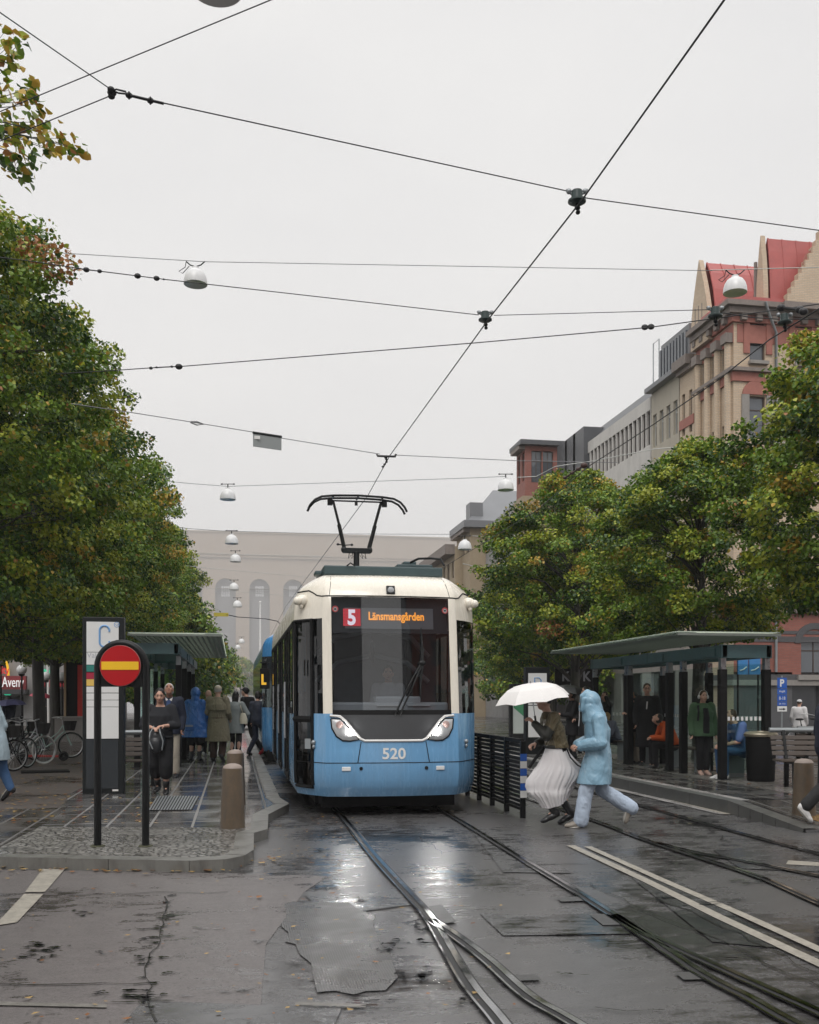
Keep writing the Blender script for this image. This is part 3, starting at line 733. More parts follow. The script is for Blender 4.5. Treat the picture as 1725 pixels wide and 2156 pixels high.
# door frames and handles
for key, o in gl.items():
    if key == 'cab_door':
        f = MB()
        for t in (.34,.915): f.tube([tp(t, z, -1, .008) for z in ROWS if .38 < z < 2.76], .028, 6)
        for z in (.40,1.34,2.73): f.tube([tp(t, z, -1, .008) for t in (.34,.5,.66,.8,.915)], .026 if z != 1.34 else .05, 6)
        f.build('door_frame', BLKM, o)
        h = MB(); h.tube([tp(.52, z, -1, .03) for z in (1.95,2.02,2.1,2.17)], .012, 6); h.build('door_handle', BLK, o)
        c = MB(); q = tp(.42,1.0,-1,.02); c.box(q, (.05,.1,.14), rz=R(60)); c.build('door_button', GALV, o)
    elif key[0] in ('passenger_door', 'side_window'):
        y0, y1 = key[2]; sg = key[1]; f = MB(); zb = .40 if key[0] == 'passenger_door' else 1.44
        for y in ((y0+.03, (y0+y1)/2, y1-.03) if zb < 1 else (y0+.03, y1-.03)): f.bx(1.318*sg, 1.338*sg, y-.03, y+.03, zb, 2.74)
        f.bx(1.318*sg, 1.337*sg, y0, y1, 2.68, 2.745); f.bx(1.318*sg, 1.337*sg, y0, y1, zb-.03, zb+.06)
        f.build('door_frame' if zb < 1 else 'window_frame', BLKM, o)
        if zb < 1:
            h = MB()
            for e in (-.12,.12): h.tube([(1.36*sg,(y0+y1)/2+e,1.0),(1.36*sg,(y0+y1)/2+e,1.9)], .012, 6)
            h.build('door_handle', STEEL, o)
# nose: black grille panel, white trim, headlights, seams, number, small lamps
def fpatch(xa, xb, lo, hi, off, n=24):
    mb = MB(); 
    for i in range(n+1):
        x = xa + (xb-xa)*i/n
        for j in range(5): mb.v.append(tuple(fr(x, lo(x)+(hi(x)-lo(x))*j/4, off)))
    for i in range(n):
        for j in range(4): mb.f.append([i*5+j, (i+1)*5+j, (i+1)*5+j+1, i*5+j+1]); mb.m.append(0)
    return mb
def pw(pts): return lambda x: lerpt(x, pts)
fpatch(-.76, .76, pw([(-.76,1.385),(-.70,1.36),(-.42,1.055),(.42,1.055),(.70,1.36),(.76,1.385)]), lambda x: 1.435, .006).build('front_panel', DGREY, tram, smooth=40)
fpatch(-.835, .835, lambda x: 1.405, lambda x: 1.47, .009).build('wiper_cowl', BLKM, tram, smooth=40)
wt = MB(); 
def path_on_front(pts, n=6):
    out = []
    for (a, b) in zip(pts, pts[1:]):
        for k in range(n): out.append((a[0]+(b[0]-a[0])*k/n, a[1]+(b[1]-a[1])*k/n))
    return out + [pts[-1]]
wt.tube([fr(x, z, .004) for x, z in path_on_front([(-.87,1.392),(-.735,1.382),(-.66,1.32),(-.46,1.075),(-.40,1.047),(.40,1.047),(.46,1.075),(.66,1.32),(.735,1.382),(.87,1.392)])], .018, 8)
wt.build('white_trim', WHITEP, tram, smooth=60)
for sg in (-1, 1):
    cen = (sg*.665, 1.19); poly = [(.858,1.350),(.735,1.345),(.675,1.285),(.48,1.062),(.60,1.046),(.70,1.052),(.785,1.11),(.845,1.22)]
    mb = MB(); m2 = MB(); N_ = []
    for i in range(len(poly)):
        a, b = poly[i], poly[(i+1)%len(poly)]
        for k in range(4): N_.append((a[0]+(b[0]-a[0])*k/4, a[1]+(b[1]-a[1])*k/4))
    def ringp(sc, off): return [fr(sg*(.665+(x-.665)*sc), 1.19+(z-1.19)*sc, off) for x, z in N_]
    vs = ringp(1.0,.003) + ringp(.93,.016) + ringp(.5,.026) + [fr(sg*.665,1.19,.03)]
    n_ = len(N_); fs = []
    for r_ in range(2):
        for i in range(n_): fs.append((r_*n_+i, r_*n_+(i+1)%n_, (r_+1)*n_+(i+1)%n_, (r_+1)*n_+i))
    for i in range(n_): fs.append((2*n_+i, 2*n_+(i+1)%n_, 3*n_))
    hl = mb.add(vs, fs).build('headlight', HEADL, tram, smooth=50, recalc=True)
    m2.tube([fr(sg*x, z, .004) for x, z in poly + poly[:1]], .012, 6).build('headlight_surround', BLKM, hl)
    lamp = MB(); q = fr(sg*.60, 1.16, .026); lamp.lathe([(.0,.0),(.026,.002),(.028,.006),(.021,.010),(.0,.011)], 20, q, M=Matrix.Rotation(R(90), 3, 'X')); lamp.build('lit_bulb', LAMPON, hl, smooth=40)
    l2 = MB(); q = fr(sg*.745, 1.27, .02); l2.lathe([(.0,.0),(.045,.002),(.05,.012),(.03,.02),(.0,.02)], 18, q, M=Matrix.Rotation(R(90), 3, 'X')); l2.build('side_bulb', mat('frosted_bulb', (.42,.30,.28), .2), hl, smooth=40)
sm_ = MB()
sm_.tube([tp(t,.745,-1,.001) for t in TT[::-1]] + [fr(x*.93,.745,.001) for x in (-.9,-.6,-.3,0,.3,.6,.9)] + [tp(t,.745,1,.001) for t in TT], .006, 5)
for sg in (-1,1): sm_.tube([fr(sg*(.50-.012*k), .745+.29*k/4, .001) for k in range(5)], .006, 5)
sm_.build('panel_seam', BLKM, tram); sm_ = MB()
sm_.tube([tp(t, 3.06+ (.10 if t > .45 else .10*max(0,(t-.15)/.3)), -1, .002) for t in TT[::-1]] + [fr(x,3.062,.002) for x in (-.9,-.6,-.3,0,.3,.6,.9)] + [tp(t, 3.06+(.10 if t > .45 else .10*max(0,(t-.15)/.3)), 1, .002) for t in TT], .010, 5)
for sg in (-1,1):
    sm_.tube([fr(sg*.862*lerpt(z,PILW)/.93, z, .001) for z in (3.07,3.15,3.25,3.33,3.38)], .004, 5)
sm_.build('panel_seam', BLKM, tram)
num = lettering('520', .2, WHITEP, tram, 'number', (0,0,0), .001, fit=(.325,.158), bold=.004)
for v in num.data.vertices: x, z = v.co.x, v.co.z + .872; v.co = fr(x, z, .003 + max(0,-v.co.y))
for sg in (-1,1):
    c = MB(); q = fr(sg*.655,.665,.004); c.box(q, (.12,.02,.055), rz=sg*R(8)); c.build('reflector', WHITE, tram, bevel=.006)
    c = MB(); q = fr(sg*.455,.67,.002); c.lathe([(0,0),(.024,0),(.024,.008),(0,.008)], 14, q, M=Matrix.Rotation(R(90),3,'X')); c.build('sensor', BLK, tram)
    c = MB(); q = tp(.30,1.02,sg,.01); c.ell(q, (.035,.035,.035)); c.ell(q+Vector((0,-.015,-.06)), (.022,.03,.03)); c.build('side_lamp', GALV, tram, smooth=60)
    c = MB(); q = tp(.62,3.02,sg,.02); c.ell(q, (.10,.08,.085)); c.ell(q+Vector((sg*.075,-.05,-.01)), (.06,.06,.06)); c.ell(q+Vector((sg*.02,-.02,-.08)), (.035,.035,.04)); c.build('camera_pod', CREAM, tram, smooth=60)
    st = MB(); q = fr(sg*.78,2.875,.006); st.ring(q, .036, .009, (0,1,0), 20, 5); so_ = st.build('window_sticker', mat('sticker_red', (.42,.06,.06), .5), tram, smooth=60)
    s2 = MB(); s2.ell(q, (.032,.004,.032)); s2.ell(q+Vector((0,-.004,0)), (.018,.004,.010), mi=1); s2.build('sticker_face', [LGREY, BLKM], so_)
lm = MB(); q = fr(0,3.155,.012); lm.box(q, (.125,.03,.125), M=Matrix.Rotation(R(-20),3,'X')); ll = lm.build('top_headlight', BLK, tram, bevel=.012)
l2 = MB(); l2.lathe([(0,0),(.045,.0),(.045,.01),(.02,.02),(0,.02)], 18, q+Vector((0,-.014,-.004)), M=Matrix.Rotation(R(90),3,'X')); l2.build('lamp_glass', HEADL, ll, smooth=40)
# cab interior behind the windscreen
it = MB()
it.bx(-1.05,1.05,2.3,2.34,.95,3.0,0); it.bx(-1.2,1.2,.75,9.3,.86,.90,1); it.bx(-1.15,1.15,1.0,9.3,3.06,3.10,2); it.bx(-.80,-.60,2.27,2.31,1.0,2.75,1); it.bx(.55,.8,2.27,2.31,1.0,2.6,1)
it.tube([(-.9,2.2,2.3),(-.6,2.15,2.6),(0,2.12,2.72),(.6,2.15,2.6),(.9,2.2,2.3)], .05, 8, 2); it.tube([(-.9,2.2,1.9),(-.55,2.15,2.2),(0,2.12,2.32),(.55,2.15,2.2),(.9,2.2,1.9)], .04, 8, 2)
for y in (3.9,5.1,6.3,7.6): 
    for x in (-.8,.75): it.box((x,y,1.3), (.42,.5,.9), mi=3)
it.build('interior', [mat('cab_bulkhead', (.20,.21,.23), .5, var=.5, vs=1.5), CHAR, mat('cab_ceiling', (.40,.41,.42), .5, var=.2), mat('seat_fabric_blue', (.04,.06,.11), .8)], tram)  # bulkhead colour lightened to stand for sky reflected in the windscreen
ds = MB(); ds.bx(-.82,.82,.30,.72,1.40,1.575); ds.bx(-.2,.45,.42,.74,1.55,1.66)
dd = ds.build('dashboard', LGREY, tram, bevel=.03)
hd = MB()
for x in (-.04,.40): hd.tube([(x-.16,.285,1.53),(x+.16,.285,1.53)], .012, 6)
hd.build('dash_handle', mat('pale_trim', (.5,.5,.5), .4), dd)
mr = MB(); mr.tube([fr(-.27,2.5,-.12), fr(-.265,2.42,-.12)], .008, 6); mr.ell(fr(-.263,2.28,-.12), (.035,.03,.16)); mr.build('cab_mirror', BLK, tram, smooth=50)
# destination display behind the glass
db = MB()
a, b = fr(.60,2.615,-.05), fr(.60,2.905,-.05)
for (x0,x1,mi) in ((-.83,.83,0),): pass
def inner(x, z, off): p = fr(x*0, z, off); return Vector((x, p.y, z))
db.add([inner(-.64,2.61,-.13), inner(.62,2.61,-.13), inner(.62,2.905,-.13), inner(-.64,2.905,-.13)], [(0,1,2,3)], 0)
db.add([inner(-.83,2.55,-.145), inner(.83,2.55,-.145), inner(.83,3.04,-.145), inner(-.83,3.04,-.145)], [(0,1,2,3)], 1)
disp = db.build('destination_display', [mat('display_face', (.20,.20,.205), .5, var=.05), mat('display_back', (.02,.022,.026), .5)], tram)
rb = MB()
for i in range(6):
    for j in range(6):
        x0 = -.665+.041*i; z0 = 2.643+.041*j
        rb.add([inner(x0+.001,z0+.001,-.120), inner(x0+.0395,z0+.001,-.120), inner(x0+.0395,z0+.0395,-.120), inner(x0+.001,z0+.0395,-.120)], [(0,1,2,3)])
rb.build('line_field', LEDR, disp)
t5 = lettering('5', .3, LEDW, disp, 'line_number', (0,0,0), .0, fit=(.115,.225), bold=.012)
for v in t5.data.vertices: v.co = inner(v.co.x-.545, v.co.z+2.765, -.116)
td = lettering('L\u00e4nsmansg\u00e5rden', .14, LEDO, disp, 'destination', (0,0,0), .0, fit=(.79,.155), bold=.0035)
for v in td.data.vertices: v.co = inner(v.co.x+.09, v.co.z+2.772, -.118)
# wiper
wp = MB()
for dx in (-.03,.035): wp.tube([fr(.05+dx,1.40,.03), fr(.24+dx,1.80,.05), fr(.41+dx*.35,2.12,.055)], .012, 6)
wr = wp.build('wiper_arm', BLK, tram)
wb = MB(); wb.tube([fr(.417,2.62,.02), fr(.425,2.3,.035), fr(.415,2.12,.045), fr(.395,1.9,.03), fr(.385,1.64,.02)], [.006,.02,.03,.02,.006], 6); wb.ell(fr(.415,2.12,.06), (.05,.03,.04)); wb.build('wiper_blade', BLK, wr)
# roof boxes, skirt, bogies
rf = MB(); rf.bx(-.88,.88,.95,3.6,3.43,3.57); rf.bx(-.95,.95,3.8,5.6,3.43,3.50); rf.bx(.30,.86,1.6,3.0,3.57,3.70); rf.bx(.42,.62,1.7,2.2,3.70,3.76); rf.bx(-.9,.9,5.9,9.0,3.43,3.75)
rf.bx(-.99,-.88,1.2,1.5,3.46,3.52)
rfo = rf.build('roof_equipment', mat('dark_teal_roof_gear', (.045,.075,.08), .45, var=.15), tram, bevel=.02)
rc = MB(); rc.tube([(.50,1.55,3.72),(.60,1.4,3.76),(.75,1.2,3.74),(.86,1.0,3.70),(.90,.95,3.60)], .018, 6); rc.build('roof_cable', BLK, rfo); rc = MB(); rc.tube([(-.55,.93,3.56),(-.50,.9,3.60),(-.43,.92,3.56)], .012, 6); rc.build('roof_cable', BLK, rfo)
un = MB(); un.bx(-1.0,1.0,1.1,9.2,.10,.30); un.bx(-.95,.95,.46,1.1,.10,.31); un.bx(-1.12,1.12,1.3,9.2,.2,.34); un.bx(-.9,.9,1.6,3.6,.06,.5); un.bx(-.9,.9,6.6,8.4,.06,.5)  # black box under the nose reaches forward to stand in for shadow
for y in (1.75,3.3,6.9,8.2):
    for x in (-.72,.72): un.lathe([(0,-.06),(.30,-.06),(.31,0),(.30,.06),(0,.06)], 24, (x,y,.32), M=Matrix.Rotation(R(90),3,'Y'))
un.build('undercarriage', BLKM, tram)
# pantograph
pg = MB(); Y = 4.57; D = Y + 13.53
def pz(py): return zat(py, TU, D)
pg.tube([(0.03,Y,3.45),(0.03,Y,4.32)], .055, 10); pg.bx(-.22,.29,Y-.05,Y+.05,4.29,4.38); 
for s in (-1,1): pg.ell((.035+s*.24,Y,4.35), (.05,.06,.06))
par = pg.build('pantograph', CHAR, tram, bevel=.006)
am = MB(); hb = MB()
for s in (-1,1):
    am.tube([(.035+s*.23,Y,4.38), (.04+s*.33,Y,4.80)], .036, 8); am.tube([(.04+s*.33,Y,4.80), (.045+s*.44,Y,5.22)], .022, 8)
    am.tube([(.035+s*.20,Y+.02,4.40), (.045+s*.42,Y+.02,5.22)], .008, 5)
    for k in range(2): am.tube([(.035+s*(.08+.06*k),Y-.05,4.30),(.035+s*(.10+.06*k),Y-.08,4.18),(.035+s*(.05+.06*k),Y-.06,4.24)], .008, 5)
    hb.bx(.045+s*.50-.045,.045+s*.50+.045,Y-.03,Y+.03,5.15,5.27)
am.build('lower_arm', BLK, par)
prof = [(-.90,5.05),(-.86,5.13),(-.78,5.22),(-.66,5.28),(-.45,5.305),(0,5.32),(.45,5.305),(.66,5.28),(.78,5.22),(.86,5.13),(.90,5.05)]
for e in (-.12,.12): hb.tube([(.045+x,Y+e,z) for x,z in prof], .021, 8)
hb.tube([(-.42,Y,5.235),(.51,Y,5.235)], .016, 6); hb.bx(.0,.05,Y-.02,Y+.02,5.16,5.23)
for s in (-1,0,1): hb.bar((.045+s*.45,Y-.12,5.29),(.045+s*.45,Y+.12,5.29),.03,.02)
hb.build('collector_head', BLK, par, smooth=50)

# following tram, only its near corner shows past the first one
t2 = thing('tram', 'second deep blue tram half hidden behind tram 520, amber L on its sign box', 'tram', (2.03, 25.6, 0))
b2_, g2 = tram_shell(t2, [(.80,1.1,'body'),(1.1,3.0,'win'),(3.0,4.4,'door'),(4.4,7.5,'win'),(7.5,14,'win')], 14, BLUED, BLUED, GLASS_D, cab_door=False)
sb = MB(); sb.bx(-1.40,-1.16,-.02,.20,1.90,2.42); sb.bx(-1.36,-1.22,.03,.15,2.42,2.55); sb.bx(-1.40,-1.18,-.01,.12,2.55,2.58); bx_ = sb.build('sign_box', BLKM, t2, bevel=.015)
lb = MB(); lb.add([(-1.37,-.028,2.0),(-1.245,-.028,2.0),(-1.245,-.028,2.06),(-1.315,-.028,2.06),(-1.315,-.028,2.27),(-1.37,-.028,2.27)], [(0,1,2,3,4,5)]); lb.build('letter', mat('amber_letter', (.85,.48,.03), .4, var=.05, emit=(1,.55,.05), es=.35), bx_)
u2 = MB(); u2.bx(-1.2,1.2,.5,13.8,.05,.32); u2.build('undercarriage', BLKM, t2)
# ---------------------------------------------------------------- trees
def leaf_mesh(name, pos, out, col, size, rg):
    """one folded leaf of six corners per position"""
    n = len(pos)
    d = out*.55 + rg.normal(0,.55,(n,3)); d[:,2] -= .45; d /= np.linalg.norm(d,axis=1)[:,None]
    nn = out*.5 + rg.normal(0,.55,(n,3)); nn[:,2] += .75
    nn -= d*(nn*d).sum(1)[:,None]; nn /= np.linalg.norm(nn,axis=1)[:,None]
    w = np.cross(nn, d); s = (size*rg.uniform(.7,1.25,n))[:,None]
    shp = [(-.5,0,0),(-.22,-.46,.10),(.20,-.34,.05),(.55,0,-.06),(.20,.34,.05),(-.22,.46,.10)]
    V = np.stack([pos + s*(d*a + w*b + nn*c) for a,b,c in shp], 1).reshape(-1,3)
    base = (np.arange(n)*6)[:,None]
    F = np.concatenate([base+np.array([0,1,2,3]), base+np.array([0,3,4,5])], 1).reshape(-1,4)
    me = bpy.data.meshes.new(name); nf = len(F)
    me.vertices.add(len(V)); me.vertices.foreach_set('co', V.ravel().astype(np.float32))
    me.loops.add(nf*4); me.loops.foreach_set('vertex_index', F.ravel().astype(np.int32))
    me.polygons.add(nf); me.polygons.foreach_set('loop_start', (np.arange(nf)*4).astype(np.int32)); me.polygons.foreach_set('loop_total', np.full(nf,4,np.int32))
    for m in LEAVES: me.materials.append(m)
    me.polygons.foreach_set('material_index', np.repeat(col,2).astype(np.int32))
    me.update(calc_edges=True); me.validate(); return me
PROFL = [(0,.50),(.08,.74),(.2,.92),(.38,1.0),(.58,.95),(.74,.76),(.88,.50),(.97,.25),(1,.10)]
PROFR = [(0,.62),(.1,.86),(.3,1.0),(.5,.98),(.7,.80),(.85,.58),(.95,.30),(1,.12)]
PROFC = [(0,.8),(.15,1.0),(.4,.82),(.6,.58),(.8,.33),(1,.05)]
def grow(seed, rad, z0, z1, nclump, nleaf, lsize, pal, prof, crad=.55):
    rg = np.random.default_rng(seed); cen = []; lob = rg.uniform(0, 2*PI, 6)
    while len(cen) < nclump:
        h = rg.random()**.9; a = rg.uniform(0, 2*PI)
        rr = rad*lerpt(h, prof)*(1 + .10*math.sin(3*a+lob[0]+h*5) + .08*math.sin(5*a+lob[1]-h*9) + .07*math.sin(9*h*2+lob[2]+2*a))
        u = 1.03 - abs(rg.normal(0,.30)) + (.10 if rg.random() < .12 else 0)
        if u < .1: continue
        cen.append((rr*u*math.cos(a), rr*u*math.sin(a), z0+(z1-z0)*h, u))
    cen = np.array(cen); k = len(cen)
    cr = rg.uniform(.6,1.35,k)*crad
    wsum = cr**2; cnt = rg.multinomial(nleaf, wsum/wsum.sum())
    idx = np.repeat(np.arange(k), cnt); n = len(idx)
    off = rg.normal(0,1,(n,3)); off /= np.linalg.norm(off,axis=1)[:,None]
    off *= (cr[idx]*rg.random(n)**.45)[:,None]; off[:,2] *= .62
    pos = cen[idx,:3] + off; pos[:,2] -= (np.hypot(off[:,0],off[:,1])**2)*.25
    mid = np.array([0,0,(z0+z1)/2-1.0]); out = pos - mid; out /= np.linalg.norm(out,axis=1)[:,None]+1e-6
    out = out*.6 + off/(np.linalg.norm(off,axis=1)[:,None]+1e-6)*.5
    # each clump leans to its own hue; outer and upper sprays have turned more
    p = np.array(pal)/sum(pal); cl = rg.choice(5, size=k, p=p)
    col = cl[idx]; ran = rg.random(n); col = np.where(ran < .38, rg.choice(5, size=n, p=p), col)
    me = leaf_mesh('crown', pos, out, col, lsize, rg)
    return me, cen
def limbs(seed, cen, z0, trunk_r, h, nl=11, lean=0.0):
    rg = random.Random(seed); mb = MB(); top = h*.80
    pts = [Vector((lean*t*1.5+.05*math.sin(t*7+seed), .05*math.cos(t*5+seed), top*t)) for t in (0,.04,.12,.25,.4,.6,.8,1)]
    mb.tube(pts, [trunk_r*f for f in (1.5,1.18,1.0,.92,.85,.6,.35,.12)], 12)
    order = list(range(len(cen))); rg.shuffle(order)
    for i, q in enumerate(order[:nl*7]):
        c = Vector(cen[q][:3]); t = max(.28, min(.9, (c.z-.8-.25*math.hypot(c.x,c.y))/top)); k = t*7; 
        f = min(6, int(t/1.0*7)); src = Vector((lean*t*1.5, 0, top*t))
        m_ = src.lerp(c, .5) + Vector((rg.uniform(-.25,.25), rg.uniform(-.25,.25), .35+rg.uniform(0,.25)))
        r0 = trunk_r*(.38 if i < nl else .13)
        mb.tube([src, src.lerp(m_,.5)+Vector((0,0,.08)), m_, c], [r0, r0*.75, r0*.5, r0*.12], 6 if i < nl else 4, cap=False)
    return mb
def make_tree(name, seed, rad, z0, z1, nclump, nleaf, lsize, pal, prof, label, loc, tr=.17, crad=.55, group=None, rz=0, cat='tree'):
    t = thing(name, label, cat, loc, rz, group)
    me, cen = grow(seed, rad, z0, z1, nclump, nleaf, lsize, pal, prof, crad)
    limbs(seed, cen, z0, tr, z1).build('trunk', BARK, t, smooth=60)
    o = bpy.data.objects.new('crown', me); COL.objects.link(o); o.parent = t
    return t
GL = 'broadleaf trees lining the left platform'; GRr = 'broadleaf trees behind the right shelter'
UL = -6.6
PL1 = (.30,.38,.24,.07,.012); PL2 = (.27,.37,.28,.07,.008)
ta = make_tree('avenue_tree', 11, 4.25, 3.1, 12.4, 600, 125000, .080, PL1, PROFL, 'tallest dark green tree at the left edge with ochre patches, its trunk out of view', (UL,21,ZL), tr=.2, crad=.43, group=GL)
tb = make_tree('avenue_tree', 23, 4.5, 3.1, 12.1, 600, 120000, .082, PL2, PROFL, 'dense green tree just behind the tallest left one, trunk hidden at the left edge', (UL,27,ZL), tr=.19, crad=.43, group=GL)
dup(ta, (-6.15,33.4,ZL), R(140), 'mossy trunked tree rising behind the parked bicycles, left of the thinner dark trunk', scale=(.97,.97,.95))
dup(tb, (UL,39,ZL), R(75), 'dark trunked yellowing tree between the mossy trunk and the kiosk', scale=.99)
dup(ta, (UL,45,ZL), R(250), 'tree at the kiosk with yellow green crown over the left shelter')
dup(tb, (UL+.2,51.5,ZL), R(200), 'last full green avenue tree, its crown edge over the left shelter roof')
# the overhanging spray at the top left corner belongs to a tree beside the camera
def spray():
    rg = np.random.default_rng(3)
    P = [(11,66),(47,87),(18,98),(11,135),(36,135),(69,184),(7,175),(40,200),(58,215),(84,219),(11,219),(11,255),(69,257),(87,277),(35,262),(106,277),(124,292),(142,306),(158,312),(47,303),(91,308),(118,322),(33,324),(62,336),(4,340),(44,365),(60,370),(32,350),(-20,120),(-40,200),(-30,260),(-25,330),(-60,300),(-80,150),(-90,240),(22,285),(50,275)]
    t = thing('avenue_tree', 'autumn tree beside the camera, one sparse yellowing spray hanging into the upper left corner', 'tree', (-6.7,14.5,ZL), 0, GL)
    base = Vector((-6.7,14.5,ZL)); pos = []; out = []; col = []; cen = []
    for x, y in P:
        c = at(x, y, 13.2+rg.uniform(-.5,.5)) - base; cen.append(c); n = int(rg.integers(9,18))
        for i in range(n):
            o = Vector(rg.normal(0,.075,3)); pos.append(c+o); out.append((o + Vector((.3,0,.1))).normalized())
            col.append(rg.choice(5, p=[.10,.20,.28,.33,.09] if y < 330 else [.4,.3,.2,.1,0]))
    gme, gc = grow(77, 3.4, 8.5, 13.0, 120, 9000, .12, PL1, PROFR)      # the rest of that crown, beyond the frame
    pos = np.array([list(p) for p in pos]); out = np.array([list(p) for p in out])
    me = leaf_mesh('crown', pos, out, np.array(col), .112, rg)
    o = bpy.data.objects.new('crown', me); COL.objects.link(o); o.parent = t
    mb = MB(); mb.tube([(0,0,0),(0,0,1),(.05,0,4),(.1,0,8),(0,0,12)], [.3,.22,.19,.14,.03], 12)
    src = at(-150, 250, 13.3) - base; mb.tube([(.08,0,6.5), src*.55+Vector((0,0,3.2)), src], [.09,.06,.035], 8, cap=False)
    for c in cen:
        m_ = src.lerp(c, .55)+Vector((0,0,rg.uniform(-.08,.1))); mb.tube([src, m_, c], [.014,.008,.003], 4, cap=False)
    mb.build('trunk', BARK, t, smooth=60)
    o2 = bpy.data.objects.new('upper_crown', gme); COL.objects.link(o2); o2.parent = t; o2.location = (-1.6,0,2.2)
spray()
PR1 = (.32,.41,.20,.055,.015)
tc = make_tree('avenue_tree', 31, 2.85, 3.25, 8.6, 400, 80000, .076, (.26,.42,.27,.04,.01), PROFR, 'bright yellow green tree at the right edge in front of the red roofed building', (11.85,16.7,ZR), tr=.16, crad=.36, group=GRr)
td_ = make_tree('avenue_tree', 47, 3.3, 2.9, 8.8, 420, 84000, .080, PR1, PROFR, 'wide green tree between the tram and the red roofed building, slightly yellowed on its left', (11.1,31.5,ZR), tr=.17, crad=.38, group=GRr)
dup(tc, (11.2,22.8,ZR), R(130), 'lower tree over the middle of the right shelter roof', scale=(.95,.95,.89))
dup(td_, (12.7,40.5,ZR), R(100), 'darker tree close beside the tram, behind the stop sign D', scale=.88)
dup(tc, (13.4,36,ZR), R(220), 'half hidden green tree between the two trees right of the tram', scale=(1.1,1.1,.93))
dup(td_, (16.2,50,ZR), R(10), 'small distant tree peeking beside the tram roof', scale=(.9,.9,.85))
tf = make_tree('conical_tree', 61, 3.4, 1.2, 13.2, 220, 16000, .22, (.62,.28,.08,.02,0), PROFC, 'dark conical tree rising beyond the left shelter against the pale museum', (-4.3,70,0), tr=.16, crad=.6)
te = make_tree('street_tree', 71, 4.2, 1.6, 8.2, 260, 20000, .19, (.42,.36,.14,.07,.01), PROFR, 'rounded tree at the far end of the left row, lower than the conical one', (-4.6,60,0), tr=.17, crad=.7, group='distant trees down the avenue')
for (u, v, s, l) in ((-4.6,92,1.0,'greyed tree behind the conical tree, partly faded by haze'),(-4.8,118,1.15,'faint grey tree down the avenue left of the tall flagpole'),(-7,82,1.2,'tree behind the left row under the pale museum wall'),(2.5,480,2.6,'palest tree mass at the foot of the museum, below the flagpole'),(-14,500,2.9,'very faint tree left of the flagpole foot at the museum'),(22,470,2.6,'very faint tree behind the tram at the museum foot')):
    dup(te, (u,v,0), rnd.uniform(0,6), l, scale=s)
for i, (u, v, s, l) in enumerate(((20.3,62,1.0,'distant right hand tree just behind the tram shoulder'),(23,75,1.05,'second distant tree on the right below the stepped roofs'),(26,95,1.1,'third distant tree on the right, grey with haze'))):
    dup(te, (u,v,0), rnd.uniform(0,6), l, scale=s)
# ---------------------------------------------------------------- buildings
# a facade is a wall grid with real openings; windows sit in the reveals as parts of their own
def wall(mb, o, du, width, z0, z1, holes, nrm, mi=0, depth=.22, rmi=None):
    """o: (x,y) start; du: unit (x,y); holes: (s0,s1,za,zb)"""
    xs = sorted({0.0, width, *[h[0] for h in holes], *[h[1] for h in holes]}); zs = sorted({z0, z1, *[h[2] for h in holes], *[h[3] for h in holes]})
    P = lambda s, z, d=0.0: (o[0]+du[0]*s-nrm[0]*d, o[1]+du[1]*s-nrm[1]*d, z)
    flip = (du[0]*nrm[1]-du[1]*nrm[0]) > 0
    def q(a, b, c, d, m): mb.add([a,b,c,d] if not flip else [d,c,b,a], [(0,1,2,3)], m)
    for s0, s1 in zip(xs, xs[1:]):
        for a, b in zip(zs, zs[1:]):
            sm_, zm = (s0+s1)/2, (a+b)/2
            if any(h[0] < sm_ < h[1] and h[2] < zm < h[3] for h in holes): continue
            q(P(s0,a), P(s1,a), P(s1,b), P(s0,b), mi)
    r = mi if rmi is None else rmi
    for h in holes:
        s0, s1, a, b = h[:4]
        q(P(s0,a), P(s0,b), P(s0,b,depth), P(s0,a,depth), r); q(P(s1,b), P(s1,a), P(s1,a,depth), P(s1,b,depth), r)
        q(P(s0,b), P(s1,b), P(s1,b,depth), P(s0,b,depth), r); q(P(s1,a), P(s0,a), P(s0,a,depth), P(s1,a,depth), r)
def window(par, o, du, nrm, h, depth=.2, fm=None, gm=None, mull=1, trans=True, name='window'):
    s0, s1, a, b = h[:4]; fm = fm or FRAMEB; gm = gm or GLASS_G; t = .07
    ang = math.atan2(du[1], du[0]); c0 = (o[0]+du[0]*(s0+s1)/2-nrm[0]*(depth-.03), o[1]+du[1]*(s0+s1)/2-nrm[1]*(depth-.03), a)
    wd, ht = s1-s0, b-a; f = MB()
    f.bx(-wd/2, -wd/2+t, -.03,.03, 0, ht); f.bx(wd/2-t, wd/2, -.03,.03, 0, ht); f.bx(-wd/2+t, wd/2-t, -.03,.03, 0, t); f.bx(-wd/2+t, wd/2-t, -.03,.03, ht-t, ht)
    for k in range(mull): x = -wd/2+wd*(k+1)/(mull+1); f.bx(x-.03, x+.03, -.025,.025, t, ht-t)
    if trans: f.bx(-wd/2+t, wd/2-t, -.027,.027, ht*.66, ht*.66+.06)
    wo = f.build(name, fm, par, c0, ang)
    p = MB(); p.bx(-wd/2+t*.5, wd/2-t*.5, -.006,.006, t*.5, ht-t*.5); p.build('pane', gm, wo)
    return wo
def bank(par, mb, o, du, nrm, width, z0, z1, cols, rows, ww, gm=None, fm=None, margin=.6, mull=1, mi=0, rmi=None, trans=True, depth=.22):
    """rows: list of (za, zb); evenly spaced columns"""
    st = (width-2*margin)/cols; holes = [(margin+st*(i+.5)-ww/2, margin+st*(i+.5)+ww/2, a, b) for (a,b) in rows for i in range(cols)]
    wall(mb, o, du, width, z0, z1, holes, nrm, mi, depth, rmi)
    for h in holes: window(par, o, du, nrm, h, depth, fm, gm, mull, trans)
    return holes
